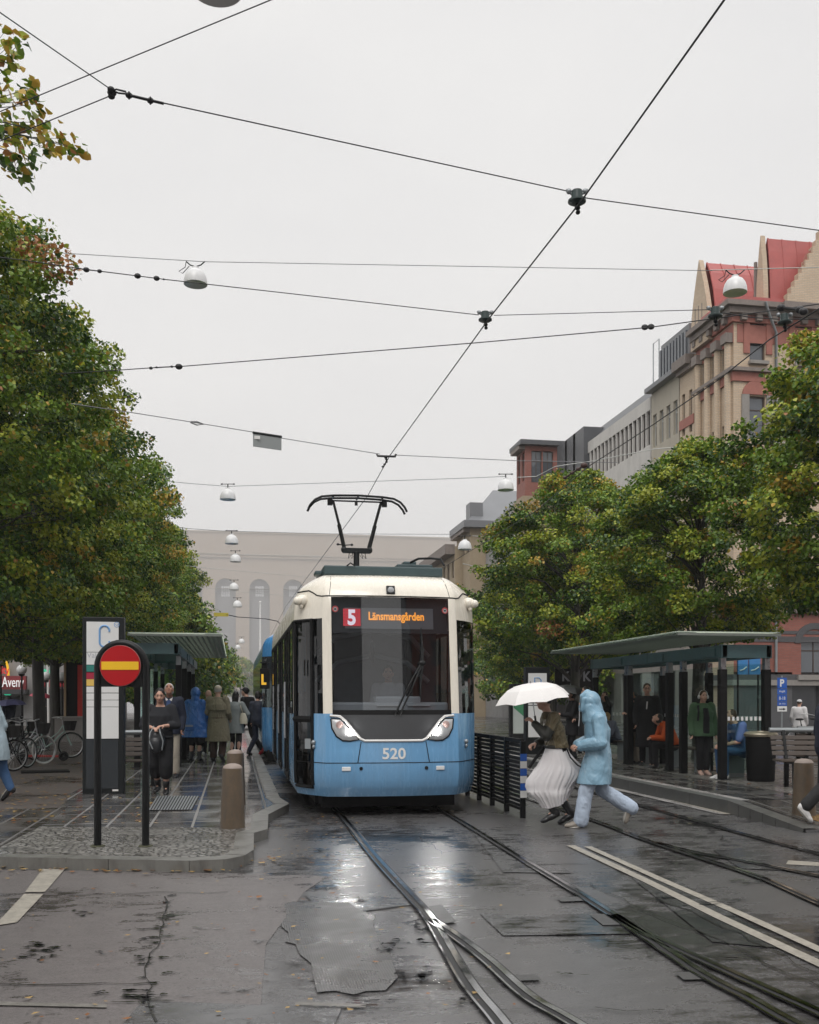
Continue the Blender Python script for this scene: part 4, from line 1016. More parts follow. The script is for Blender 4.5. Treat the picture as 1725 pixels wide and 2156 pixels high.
def back_box(mb, u0, u1, v0, v1, z1, mi=0, front=True):
    """the unseen sides and the flat top behind a facade (all faces but -u and -v)"""
    mb.add([(u1,v0,0),(u1,v1,0),(u1,v1,z1),(u1,v0,z1)], [(0,1,2,3)], mi); mb.add([(u0,v1,0),(u1,v1,0),(u1,v1,z1),(u0,v1,z1)], [(3,2,1,0)], mi)
    mb.add([(u0,v0,z1),(u1,v0,z1),(u1,v1,z1),(u0,v1,z1)], [(0,1,2,3)], mi)
UB = 24.0; DN = (0,-1); SN = (-1,0)          # facade line; normals of the camera facing and street facing sides
# ---- corner building, yellow and red brick with red sheet roofs
vc = vat(1545, UB); ve = vat(1467, UB); Zs = lambda py, px=1545: zat(py, UB, vat(px, UB))
cb = thing('brick_building', 'yellow and red brick corner building with red sheet roofs and a stepped gable', 'building', (0,0,0))
zc = Zs(640)                                  # main cornice
zr = zat(1290, 26, vc)                          # red brick base up to here
zgr = zat(1437, 28, vc)
WU = 46.0
m = MB()
def fcol(px): return uat(px, vc) - UB             # along the front facade
front_h = []
c1, c2, c3 = fcol(1595), fcol(1690), fcol(1790)
zt = lambda py: zat(py, 27, vc)
for c in (c1, c2, c3):
    front_h += [(c-.42, c+.42, zt(766), zt(682)), (c-.42, c+.42, zt(925), zt(838)), (c-.45, c+.45, zt(1085), zt(995)), (c-.45, c+.45, zt(1245), zt(1160))]
gx = fcol(1716); 
gr_h = [(gx-.75, gx+.75, zt(1421), zt(1345)), (gx+3.0, gx+4.5, zt(1421), zt(1345)), (gx+6.5, gx+8, zt(1421), zt(1345))]
wall(m, (UB,vc), (1,0), WU-UB, zr, zc, front_h, DN, 0); wall(m, (UB,vc), (1,0), WU-UB, zgr, zr, gr_h, DN, 1); wall(m, (UB,vc), (1,0), WU-UB, 0, zgr, [(fcol(1668),fcol(1725),.1,3.0)], DN, 3)
for h in front_h: window(cb, (UB,vc), (1,0), DN, h, mull=0)
for h in gr_h: window(cb, (UB,vc), (1,0), DN, h, mull=1)
sf = MB(); h0 = (fcol(1668),fcol(1725),.1,3.0); sf.bx(UB+h0[0], UB+h0[1], vc+.15, vc+.2, .1, 3.0); sf.build('shop_window', SHOP, cb)
# street side: three slim arched windows per storey
L = ve - vc; sh = []
for i in range(3):
    s = L*(.22+.27*i)
    for (a, b) in ((812,738),(1000,905),(1160,1075),(1330,1250)): sh.append((s-L*.075, s+L*.075, Zs(a,1510), Zs(b,1510)))
wall(m, (UB,ve), (0,-1), L, 0, zc-.4, [(L-h[1], L-h[0], h[2], h[3]) for h in sh], SN, 0)
for h in sh: window(cb, (UB,ve), (0,-1), SN, (L-h[1], L-h[0], h[2], h[3]), mull=0)
back_box(m, UB, WU, vc, ve, zc, 0)
m.add([(UB,ve,0),(UB,ve+.01,0),(UB,ve+.01,zc),(UB,ve,zc)], [(0,1,2,3)], 0)
m.build('wall', [YBRICK, RBRICK, STONE, mat('dark_plinth', (.085,.085,.09), .6, var=.15, vs=2)], cb)
# stringcourses, cornices, brick trim
tr_ = MB()
def band(mb, z0, z1, out, mi, fu0=UB, fu1=WU, vv0=None, street=True):
    vv0 = vc if vv0 is None else vv0
    mb.bx(fu0-(out if street else 0), fu1, vv0-out, vv0-.002, z0, z1, mi)
    if street: mb.bx(UB-out, UB-.002, vv0-.002, ve, z0, z1, mi)
band(tr_, zc-.9, zc-.55, .16, 1); band(tr_, zc-.55, zc-.25, .40, 2); band(tr_, zc-.25, zc, .62, 2)
for i in range(26): tr_.bx(UB+.25+i*.8, UB+.55+i*.8, vc-.36, vc-.16, zc-.85, zc-.55, 2)
for i in range(5): tr_.bx(UB-.36, UB-.16, vc+.3+i*.8, vc+.6+i*.8, zc-.85, zc-.55, 2)
zb1 = zt(790); band(tr_, zb1, zb1+.18, .30, 2); band(tr_, zb1-.45, zb1, .10, 1); band(tr_, zt(728), zt(690), .03, 1, UB+.2)
zb2 = zt(960); band(tr_, zb2, zb2+.2, .2, 2); band(tr_, zt(1120), zt(1108), .12, 2); band(tr_, zr, zr+.35, .22, 2); band(tr_, zt(1335), zt(1328), .03, 3); band(tr_, zt(1352), zt(1340), .035, 3)
band(tr_, zt(1432), zt(1420), .035, 3); band(tr_, zgr-.15, zgr+.12, .12, 4)
for c in (c1,c2,c3):                               # surrounds of the tall windows and red fan arches below
    for (a,b,arch) in ((766,682,1),(925,838,2)):
        za, zb_ = zt(a), zt(b)
        if arch == 1:
            tr_.bx(UB+c-.75, UB+c-.44, vc-.09, vc-.002, zb_-1.6, zb_+.3, 1); tr_.bx(UB+c+.44, UB+c+.75, vc-.09, vc-.002, zb_-1.6, zb_+.3, 1); tr_.bx(UB+c-.5, UB+c+.5, vc-.10, vc-.002, zb_+.0, zb_+.5, 1)
            tr_.bx(UB+c-.5, UB+c+.5, vc-.25, vc-.002, za-.16, za, 4)
        else:
            pts = [(UB+c+math.cos(t)*.82, zb_+.05+math.sin(t)*.72) for t in [PI*k/10 for k in range(11)]]
            tr_.plate([(x, vc-.09, z) for x, z in pts], .08, 1)
            tr_.bx(UB+c-.85, UB+c-.46, vc-.08, vc-.002, za-.3, zb_+.05, 4); tr_.bx(UB+c+.46, UB+c+.85, vc-.08, vc-.002, za-.3, zb_+.05, 4)
for h in gr_h:                                       # dark arches over the ground floor windows
    cx_ = UB+(h[0]+h[1])/2; zz = h[3]-.2; ri, ro = .78, 1.12
    for k in range(12):
        a0, a1 = PI*k/12, PI*(k+1)/12
        tr_.plate([(cx_+math.cos(t)*r, vc-.06, zz+math.sin(t)*r*.9) for t, r in ((a0,ri),(a0,ro),(a1,ro),(a1,ri))], .055, 3)
    tr_.bx(cx_-1.0, cx_+1.0, vc-.2, vc-.002, h[2]-.25, h[2], 4)
for i in range(4):                                  # half columns of the street side
    s = vc + L*(.085+.27*i); tr_.tube([(UB-.1,s,Zs(1010)),(UB-.1,s,Zs(720))], .2, 10, 0); tr_.bx(UB-.38,UB-.002,s-.3,s+.3,Zs(720),Zs(700),2); tr_.bx(UB-.35,UB-.002,s-.28,s+.28,Zs(1025),Zs(1010),2)
tr_.bx(UB-.5,UB-.003,vc+.001,ve,Zs(1045),Zs(1028),2); tr_.bx(UB-.3,UB-.003,vc+.001,ve,Zs(1062),Zs(1046),1)
tr_.build('trim', [YBRICK, REDB2, STONED, GBRICK, STONE], cb, recalc=True)
dp = MB(); x = uat(1631, vc); dp.tube([(x-.9,vc-.75,zc-.1),(x-.6,vc-.6,zc-.7),(x,vc-.15,zc-1.3),(x,vc-.15,3)], .07, 8); dp.build('downpipe', GALV, cb, smooth=50)
# red roofs: a lower block at the street corner and a taller one to the right with its gable
rf = MB(); zl = zat(553, 26, vc+1); uL = uat(1608, vc) ; v1 = ve+5
def roof_slope(mb, u0, u1, v0, zb, zt_, run, prof=((0,0),(.35,.30),(.62,.62),(.85,.90),(1,1))):
    P = [(v0+run*a, zb+(zt_-zb)*b) for b, a in [(p[0], p[1]) for p in prof]]
    P = [(v0+run*f, zb+(zt_-zb)*h) for h, f in ((0,0),(.22,.10),(.5,.28),(.8,.62),(1,1))]
    for (a, za), (b, zb_) in zip(P, P[1:]): mb.add([(u0,a,za),(u1,a,za),(u1,b,zb_),(u0,b,zb_)], [(0,1,2,3)])
    for k in range(int((u1-u0)/.75)+1):             # standing seams
        x = u0+.05+k*.75
        for (a, za), (b, zb_) in zip(P, P[1:]): mb.bar((x,a,za+.02),(x,b,zb_+.02), .04, .06)
    return P
va0, va1, va2 = vat(1503, UB), vat(1483, UB), vat(1466, UB)
zl = zat(553, UB, va1); u2 = uat(1618, vat(1545,UB)); vb0, vb1, vb2 = vat(1622, u2), vat(1615, u2), vat(1606, u2); zh = zat(502, u2, vb1)
P1 = roof_slope(rf, UB+.1, u2+1.5, va0, zc+.1, zl, va1-va0)
rf.add([(UB+.1,va1,zl),(u2+1.5,va1,zl),(u2+1.5,va2,zc),(UB+.1,va2,zc)], [(0,1,2,3)])
rf.bx(UB-.55, WU, vc-.6, va0+.3, zc+.001, zc+.16)
P2 = roof_slope(rf, u2, WU, vb0, zc+.15, zh, vb1-vb0)
rf.add([(u2,vb1,zh),(WU,vb1,zh),(WU,vb2+1,zc),(u2,vb2+1,zc)], [(0,1,2,3)])
rf.build('roof', ROOFR, cb, smooth=30)
gb = MB()
# shaped gable facing the street and the taller one between both roofs
def gable(mb, u, prof, v0, z0, th, mi=0):
    mb.plate([(u, v0+a, z0+b) for a, b in prof], th, mi)
def gprof(a, b, c, z0, zt_): return [(a,z0)] + [(a+(b-a)*f, z0+(zt_-z0)*h) for f, h in ((.02,.22),(.10,.40),(.28,.56),(.5,.72),(.78,.90))] + [(b,zt_+.12)] + [(c+(b-c)*f, z0+(zt_-z0)*h) for f, h in ((.78,.90),(.5,.72),(.28,.56),(.10,.40),(.02,.22))] + [(c,z0)]
gable(gb, UB-.05, gprof(va0, va1, va2, -1.0, zl-zc), 0, zc, -.25)
gable(gb, u2-.1, gprof(vb0, vb1, vb2, -.1, zh-zc), 0, zc, -.25)
for k in range(3): y = va1+(k-.9)*.38; gb.tube([(UB-.22,y,zc-.6),(UB-.22,y,zc+1.1)], .10, 8, 1)
for k in range(3): y = vb0+.3+k*.35; gb.tube([(u2-.22,y,zc+.1),(u2-.22,y,zc+1.3+k*.6)], .09, 8, 1)
ug = uat(1650, vc-.5)                              # brick front gable with steps, cut by the frame
steps = [(0,0)]; hh = zh-zc-.2
for k in range(9): steps += [(k*.19, .4+k*.34), (k*.19+.19, .4+k*.34)]
steps += [(1.71,3.6),(4.0,3.6)]
for k in range(8,-1,-1): steps += [(4.0+(8-k)*.19, .4+k*.34), (4.0+(8-k)*.19+.19, .4+k*.34)]
steps += [(5.71,0)]
gb.plate([(ug+a, vc-.5, zc-.05+b) for a, b in steps], .35, 0)
gb.bx(ug-.2, WU, vc-.95, vc-.45, zc-.35, zc-.06, 1)
gb.build('gable', [YBRICK, STONED, YBRICK], cb, recalc=True)
fg = MB(); fg.plate([(ug+.28+a*.92, vc-.56, zc-.05+b*.88) for a, b in steps], .05, 0); fg.build('gable_brick', YBRICK, cb, recalc=True)
xw = uat(1722, vc-.6); gw = MB(); gw.bx(xw-.55,xw+.55,vc-.66,vc-.60,zat(604,34,vc),zat(570,34,vc)); gw2 = gw.build('gable_window', GLASS_G, cb)
gs = MB()
for k in range(10):
    a0, a1 = PI*k/10, PI*(k+1)/10; zz = zat(590,34,vc)
    gs.plate([(xw+math.cos(t)*r, vc-.69, zz+math.sin(t)*r) for t, r in ((a0,.55),(a0,.85),(a1,.85),(a1,.55))], .05, 0)
gs.bx(xw-.85,xw+.85,vc-.8,vc-.61,zat(608,34,vc),zat(602,34,vc),1); gs.build('gable_arch', [REDB2, STONED], gw2, recalc=True)
dw = MB(); q = uat(1600, va0); dw.bx(q-.22,q+.12,va0+.02,va0+.5,zc+.2,zc+1.5,0); dw.build('dormer', STONED, cb)

# ---- the row down the avenue
def row_building(name, label, px0, px1, top_py, mats, cols, rows_py, ww_frac, roof=None, u=UB, gm=None, fm=None, ridge=None, depth_u=9, ground=True, front=None, trans=True, mull=1, trims=()):
    """rows_py measured at the near edge px0; returns thing"""
    v0, v1_ = vat(px0, u), vat(px1, u); L_ = v1_-v0; z1 = zat(top_py, u, v0)
    t = thing(name, label, 'building', (0,0,0)); mb = MB(); st = L_/cols; w_ = st*ww_frac
    holes = [(st*(i+.5)-w_/2, st*(i+.5)+w_/2, zat(a,u,v0), zat(b,u,v0)) for (a,b) in rows_py for i in range(cols)]
    holes = [(L_-h[1], L_-h[0], h[2], h[3]) for h in holes]
    wall(mb, (u,v1_), (0,-1), L_, 0, z1, holes, SN, 0)
    for h in holes: window(t, (u,v1_), (0,-1), SN, h, fm=fm, gm=gm, mull=mull, trans=trans)
    if front: 
        fh = front; wall(mb, (u,v0), (1,0), depth_u, 0, z1, fh, DN, 0)
        for h in fh: window(t, (u,v0), (1,0), DN, h, fm=fm, gm=gm, mull=mull, trans=trans)
    else: mb.add([(u,v0,0),(u+depth_u,v0,0),(u+depth_u,v0,z1),(u,v0,z1)], [(0,1,2,3)], 0)
    back_box(mb, u, u+depth_u, v0, v1_, z1, 0); mb.build('wall', mats[0], t)
    for (py, h_, out, mi) in trims: tb_ = MB(); z = zat(py, u, v0); tb_.bx(u-out, u-.002, v0, v1_, z-h_, z); tb_.build('trim', mats[1+mi] if len(mats) > 1 else mats[0], t)
    return t, v0, v1_, z1
t, v0, v1_, z1 = row_building('brick_bay_building', 'narrow yellow brick bay with dark cornice left of the corner building', 1462, 1432, 745, (YBRICK, STONED, REDB2), 2, [(905,815),(1040,985),(1160,1090)], .42, trims=((745,.5,.5,0),(760,.35,.25,0),(950,.3,.3,0),(870,.5,.05,1)))
t, v0, v1_, z1 = row_building('cream_building', 'cream plastered office with four window columns and a glazed roof storey', 1430, 1372, 778, (PLAST, ROOFG), 4, [(910,838),(1040,965),(1170,1095),(1290,1225)], .55, fm=FRAMEW, gm=GLASS_D, trims=((778,.25,.45,0),))
rb = MB(); rb.bx(UB+.6,UB+8,v0,v1_,z1,z1+2.6); r_ = rb.build('roof_storey', ROOFG, t)
for k in range(9): 
    gm_ = MB(); y = v0+.2+k*(v1_-v0)/9; gm_.bx(UB+.5,UB+.59,y+.05,y+(v1_-v0)/9-.15,z1+.5,z1+2.3); gm_.build('pane', GLASS_G, r_)
rl = MB(); yy = vat(1388,UB+3); rl.tube([(UB+3,yy,z1+2.6),(UB+3,yy,z1+5.2),(UB+3,yy+.9,z1+5.2),(UB+3,yy+.9,z1+2.6)], .04, 6); rl.build('roof_ladder', GALV, t)
t, v0, v1_, z1 = row_building('white_ribbon_building', 'white banded modern block with long strips of dark windows and a grey roof', 1370, 1195, 835, (WPLAST, GBRICK), 22, [(935,862),(1095,1010),(1240,1165)], .80, fm=FRAMEB, gm=GLASS_D, trans=False, mull=0)
rb = MB(); rb.add([(UB+.3,v0,z1),(UB+.3,v1_,z1),(UB+1.6,v1_,z1+1.6),(UB+1.6,v0,z1+1.6)], [(0,1,2,3)]); rb.add([(UB+1.6,v0,z1+1.6),(UB+1.6,v1_,z1+1.6),(UB+6,v1_,z1+4.4),(UB+6,v0,z1+4.4)], [(0,1,2,3)], 1)
rb.add([(UB+.3,v0,z1),(UB+1.6,v0,z1+1.6),(UB+6,v0,z1+4.4),(UB+9,v0,z1)], [(0,1,2,3)]); r_ = rb.build('roof', [ROOFD, ROOFG], t, recalc=True)
for k in range(4):
    sk = MB(); y = vat(1290-k*14, UB); sk.box((UB+3.6, y, z1+2.95), (1.5,.9,.12), M=Matrix.Rotation(R(-32),3,'Y')); sk.build('skylight', GLASS_G, r_)
for k in range(3):
    dm = MB(); y = vat(1238-k*18, UB); dm.bx(UB-.3,UB+3,y,y+2.2,z1-2.2,z1+1.1); dm.build('dormer', ROOFD, r_)
t, v0, v1_, z1 = row_building('gable_roof_building', 'dark grey roofed house with a steep slanted end beyond the white block', 1212, 1188, 985, (GPLAST,), 3, [(1060,1010)], .5, gm=GLASS_D)
rb = MB(); zz = zat(872, UB, v0)
rb.add([(UB,v0,z1),(UB,v1_,z1),(UB+5,v1_,zz),(UB+5,v0,zz)], [(0,1,2,3)]); rb.add([(UB,v0,z1),(UB+5,v0,zz),(UB+9,v0,zz-.4),(UB+9,v0,z1)], [(0,1,2,3)]); rb.build('roof', ROOFG, t, recalc=True)
u6 = 21.8; v6 = vat(1106, u6)
fz = lambda py: zat(py, u6, v6); fu = lambda px: uat(px, v6) - u6
t, v0, v1_, z1 = row_building('red_brick_building', 'red brick house with a big two pane upper window and a pale lower wall', 1106, 1088, 938, (RBRICK, STONED, OCHRE), 2, [(1010,950)], .6, u=u6, depth_u=8, gm=GLASS_G, trims=((936,.35,.5,0),), front=[(fu(1119),fu(1141),fz(1015),fz(948)),(fu(1143),fu(1165),fz(1015),fz(948))])
x = MB(); x.bx(u6-.5,u6+8.2,v0-.5,v1_+.3,z1,z1+.35); x.build('roof', ROOFD, t)
x = MB(); x.bx(u6-.25,u6+8,v0-.25,v0-.01,0,fz(1045)); x.bx(u6-.25,u6-.01,v0-.01,v1_,0,fz(1045)); x.bx(u6+6.3,u6+8.5,v0-1.0,v0-.3,fz(1000),z1+.8); x.build('lower_wall', OCHRE, t)
# stepped grey roofs and the ochre house before the museum
u7 = 22.0
t, v0, v1_, z1 = row_building('ochre_building', 'ochre house with a grey cornice and a group of tall windows', 990, 962, 1112, (OCHRE, STONED), 3, [(1160,1135)], .5, u=20.5, depth_u=12, gm=GLASS_D, trims=((1108,.5,.6,0),), front=[(2.5+1.35*i, 3.35+1.35*i, zat(1166,20.5,vat(990,20.5)), zat(1137,20.5,vat(990,20.5))) for i in range(4)])
x = MB(); x.bx(20.5-.7,33,v0-.7,v1_,z1,z1+.6); x.add([(20.2,v0-.3,z1+.6),(33,v0-.3,z1+.6),(33,v1_,z1+4.6),(24,v1_,z1+4.6)], [(0,1,2,3)]); x.bx(20.6,21.8,v0+.5,v0+2,z1+.6,z1+2.4); x.build('roof', ROOFG, t, recalc=True)
vS = vat(1060, u7)
st_ = thing('stepped_roof_building', 'grey block whose roof climbs in steps toward the red brick house', 'building', (0,0,0)); sb = MB()
for k in range(7):
    a, b = vat(1084-k*12, u7), vat(1072-k*12, u7); sb.bx(u7-.02*k, u7+10, a, b, 0, zat(1060+k*11, u7, vat(1084-k*12, u7)))
sb.build('wall', GPLAST, st_)
sw = MB()
for k in range(7):
    a, b = vat(1084-k*12, u7), vat(1072-k*12, u7); sw.bx(u7-.3, u7-.16, a+.3, b-.3, 3, 12)
sw.build('shutter', ROOFD, st_)
t, v0, v1_, z1 = row_building('far_house', 'far ochre grey house with a sloping eave closing the right row at the museum', 958, 900, 1150, (OCHRE, STONED), 7, [(1215,1180),(1275,1235)], .45, u=19.8, depth_u=14, gm=GLASS_D, trims=((1146,.9,.9,0),))
# ground floor and neighbours hidden by the right trees
t = thing('shop_row', 'dark shopfronts with pale piers glimpsed under the right hand trees', 'building', (0,0,0)); mb = MB()
va, vb = ve+.1, 140; hs_ = []; s = 1.0; LL = vb-va
while s < LL-4: hs_.append((LL-s-3.2, LL-s, .25, 3.2)); s += 4.4
wall(mb, (UB-.7,vb), (0,-1), LL, 0, 4.6, hs_, SN, 0, .3); mb.add([(UB-.7,va,4.6),(UB,va,4.6),(UB,vb,4.6),(UB-.7,vb,4.6)], [(0,1,2,3)]); mb.add([(UB-.7,va,0),(UB,va,0),(UB,va,4.6),(UB-.7,va,4.6)], [(0,1,2,3)])
mb.build('wall', STONE, t)
for h in hs_:
    x = MB(); y0, y1 = vb-h[1], vb-h[0]; x.bx(UB-.5,UB-.44,y0,y1,.25,3.2); x.build('shop_window', SHOP, t)

# ---- museum at the head of the avenue
VM = 1250.0
mu = thing('museum', 'pale hazy museum with tall arched niches closing the end of the avenue', 'building', (0,0,0)); mb = MB()
mu0, mu1 = uat(330, VM), uat(1010, VM); zM = zat(1118, uat(400,VM), VM); zsp = zat(1240, uat(547,VM), VM)-0; zbot = 42.0
hw = (uat(568.5,VM)-uat(525.5,VM))/2; cxs = [uat(c, VM) for c in (404, 475, 547, 618, 690, 762, 834, 906)]
holes = [(c-hw-mu0, c+hw-mu0, zbot, zsp) for c in cxs]
ztop = zat(1212, uat(547,VM), VM)
P = []
wall(mb, (mu0,VM), (1,0), mu1-mu0, 0, zsp, holes, DN, 0, 6); 
# above the springing: cut semicircles out of the band
def archband(mb, c, half):
    n = 14; pts = [(c-half, zsp)] ; 
    for k in range(n):
        a0, a1 = PI*(1-k/n), PI*(1-(k+1)/n); x0, x1 = c+math.cos(a0)*hw, c+math.cos(a1)*hw; y0, y1 = zsp+math.sin(a0)*hw, zsp+math.sin(a1)*hw
        mb.add([(x0,VM,y0),(x1,VM,y1),(x1,VM,zsp+hw+2),(x0,VM,zsp+hw+2)], [(0,1,2,3)]); mb.add([(x0,VM,y0),(x0,VM+6,y0),(x1,VM+6,y1),(x1,VM,y1)], [(0,1,2,3)])
edges = [mu0] + [c for c in cxs] + [mu1]
for c in cxs: archband(mb, c, hw)
prev = mu0
for c in cxs: mb.add([(prev,VM,zsp),(c-hw,VM,zsp),(c-hw,VM,zsp+hw+2),(prev,VM,zsp+hw+2)], [(0,1,2,3)]); prev = c+hw
mb.add([(prev,VM,zsp),(mu1,VM,zsp),(mu1,VM,zsp+hw+2),(prev,VM,zsp+hw+2)], [(0,1,2,3)])
mb.add([(mu0,VM,zsp+hw+2),(mu1,VM,zsp+hw+2),(mu1,VM,zM),(mu0,VM,zM)], [(0,1,2,3)]); mb.add([(mu0,VM,zM),(mu1,VM,zM),(mu1,VM+40,zM),(mu0,VM+40,zM)], [(0,1,2,3)])
mb.add([(mu0,VM,0),(mu0,VM+40,0),(mu0,VM+40,zM),(mu0,VM,zM)], [(0,1,2,3)]); mb.add([(mu1,VM,0),(mu1,VM+40,0),(mu1,VM+40,zM),(mu1,VM,zM)], [(0,1,2,3)])
mb.build('wall', MUSEUM, mu, recalc=True)
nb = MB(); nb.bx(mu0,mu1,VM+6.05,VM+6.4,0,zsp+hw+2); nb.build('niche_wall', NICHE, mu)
for c in cxs:
    x = MB(); z0 = zat(1255,c,VM); z1_ = zat(1233,c,VM); q = hw*.42; x.bx(c-q,c+q,VM+5.7,VM+5.9,z0,z1_); wo = x.build('niche_window', mat('pale_window_grid', (.55,.56,.58), .5, var=.02), mu) if c == cxs[0] else None
    if wo is None:
        wo = x.build('niche_window', bpy.data.materials['pale_window_grid'], mu)
    y = MB()
    for k in range(4): y.bx(c-q+2*q*k/4-.12,c-q+2*q*k/4+.12,VM+5.5,VM+5.68,z0,z1_)
    for k in range(1,4): zz = z0+(z1_-z0)*k/4; y.bx(c-q,c+q,VM+5.4,VM+5.49,zz-.12,zz+.12)
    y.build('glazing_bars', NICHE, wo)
cn = MB()
for (py, h_, o_) in ((1119,1.6,1.5),(1165,2.0,1.2),(1172,1.2,2.2)):
    z = zat(py, uat(500,VM), VM); cn.bx(mu0-1,mu1+1,VM-o_,VM-.01,z-h_,z)
cn.build('cornice', MUSEUM, mu)
fp = thing('flagpole', 'tall bare white flagpole standing before the museum', 'flagpole', W((548-CX)*420/FL,420,0)); x = MB(); b_ = zat(1262,0,420)
x.tube([(0,0,0),(0,0,b_*.5),(0,0,zat(1258,-65,415))], [.5,.42,.28], 10); x.build('pole', WHITEP, fp); x = MB(); x.ell((0,0,zat(1257,-65,415)+.1),(.5,.5,.5)); x.build('finial', WHITEP, fp)
sq = MB(); sq.bx(-150,190,VM-120,VM+45,-.3,12); struct(sq.build('terrace', GPLAST))

# ---- left side, glimpsed under the trees
pv = thing('restaurant_building', 'grey fast food restaurant block with a yellow arch sign and red and white lettering', 'building', (0,0,0)); VP = 62.0; mb = MB()
pu = lambda px: uat(px, VP); pzz = lambda py, px=60: zat(py, pu(px), VP)
wall(mb, (pu(-240),VP), (1,0), pu(215)-pu(-240), 0, 9.5, [(pu(-5)-pu(-240), pu(18)-pu(-240), pzz(1410), pzz(1342)), (pu(-60)-pu(-240), pu(-35)-pu(-240), pzz(1410), pzz(1342)),(pu(-70)-pu(-240), pu(10)-pu(-240), .2, pzz(1466)), (pu(14)-pu(-240), pu(50)-pu(-240), .2, pzz(1466)), (pu(80)-pu(-240), pu(130)-pu(-240), pzz(1400), pzz(1350)), (pu(80)-pu(-240), pu(190)-pu(-240), .2, pzz(1450))], DN, 0, .3)
mb.bx(pu(-240), pu(215), VP+.31, VP+14, 0, 9.4, 1)
mb.build('wall', [GPLAST, SHOP], pv)
x = MB(); x.bx(pu(-240), pu(62), VP-1.2, VP-.01, pzz(1462), pzz(1452)); x.build('canopy', DGREY, pv)
x = MB(); x.bx(pu(-240), pu(62), VP-1.0, VP-.6, pzz(1452), pzz(1424)); sgn = x.build('sign_band', mat('sign_band_red', (.22,.03,.035), .5), pv)
x = MB(); x.bx(pu(80), pu(200), VP-.5, VP-.02, pzz(1446), pzz(1432)); x.build('red_fascia', mat('red_fascia', (.4,.02,.03), .5), pv)
lettering('Aveny', 1, mat('white_sign_letters', (.8,.8,.8), .5, var=0, emit=(1,1,1), es=.35), sgn, 'lettering', (pu(36), VP-1.08, pzz(1440)), .03, fit=((pu(58)-pu(13)), .78))
lettering('City', 1, mat('red_sign_letters', (.55,.02,.03), .5, var=0, emit=(1,.03,.05), es=.4), sgn, 'lettering', (pu(13), VP-.9, pzz(1414)), .03, fit=((pu(27)-pu(-1)), .62))
x = MB(); 
for s in (-1,1): x.tube([(pu(1)+s*.27+.27*math.cos(t)*1.0, VP-.4, pzz(1423)+.95*math.sin(t)) for t in [PI*k/10 for k in range(11)]], .07, 6)
x.build('arch_sign', mat('golden_arch', (.85,.50,.02), .4, var=0, emit=(1,.6,.05), es=.4), pv)
x = MB()
for s in (-1,1): x.ring((pu(25+s*3.2), VP-1.1, pzz(1459)), .11, .04, (0,1,0), 14, 5)
for s in (-1.6,-.5,.6,1.6): x.ring((pu(92+s*6), VP-.15, pzz(1415)), .12, .04, (0,1,0), 14, 5)
x.build('green_ring_sign', mat('green_neon', (.02,.4,.22), .5, var=0, emit=(.05,.8,.45), es=.5), pv)
lb_ = thing('apartment_block', 'tall grey apartment block behind the left row of trees', 'building', (0,0,0)); mb = MB()
bank(lb_, mb, (-16,150), (0,-1), (1,0), 74, 0, 15, 16, [(1.0,3.2),(5,6.8),(8,9.8),(11,12.8)], 1.8, gm=GLASS_D, fm=FRAMEW)
mb.bx(-30,-16.4,76,150,0,15,0); mb.build('wall', GPLAST, lb_)

# ---- buildings on the square behind the camera (they mirror in the tram's glass and paint)
for (name, u0, u1, hh, m_, l) in (('corner_building', -34, -3, 23, GPLAST, 'grey house behind the camera on the left, seen only in reflections'), ('corner_building', 17, 48, 25, RBRICK, 'red brick house behind the camera on the right, seen only in reflections')):
    t = thing(name, l, 'building', (0,0,0)); mb = MB(); rows = [(3.5*k+1.2, 3.5*k+3.2) for k in range(int(hh/3.5)-1)]; st = (u1-u0)/8
    hs_ = [(st*(i+.5)-.7, st*(i+.5)+.7, a, b) for a, b in rows for i in range(8)]
    wall(mb, (u1,-36), (-1,0), u1-u0, 0, hh, hs_, (0,1), 0, .25); mb.bx(u0, u1, -50, -36.3, 0, hh, 1); mb.build('wall', [m_, SHOP], t)
# ---------------------------------------------------------------- street furniture
def facing(p): return math.atan2(-p.x, p.y)*0      # signs stand square to the street
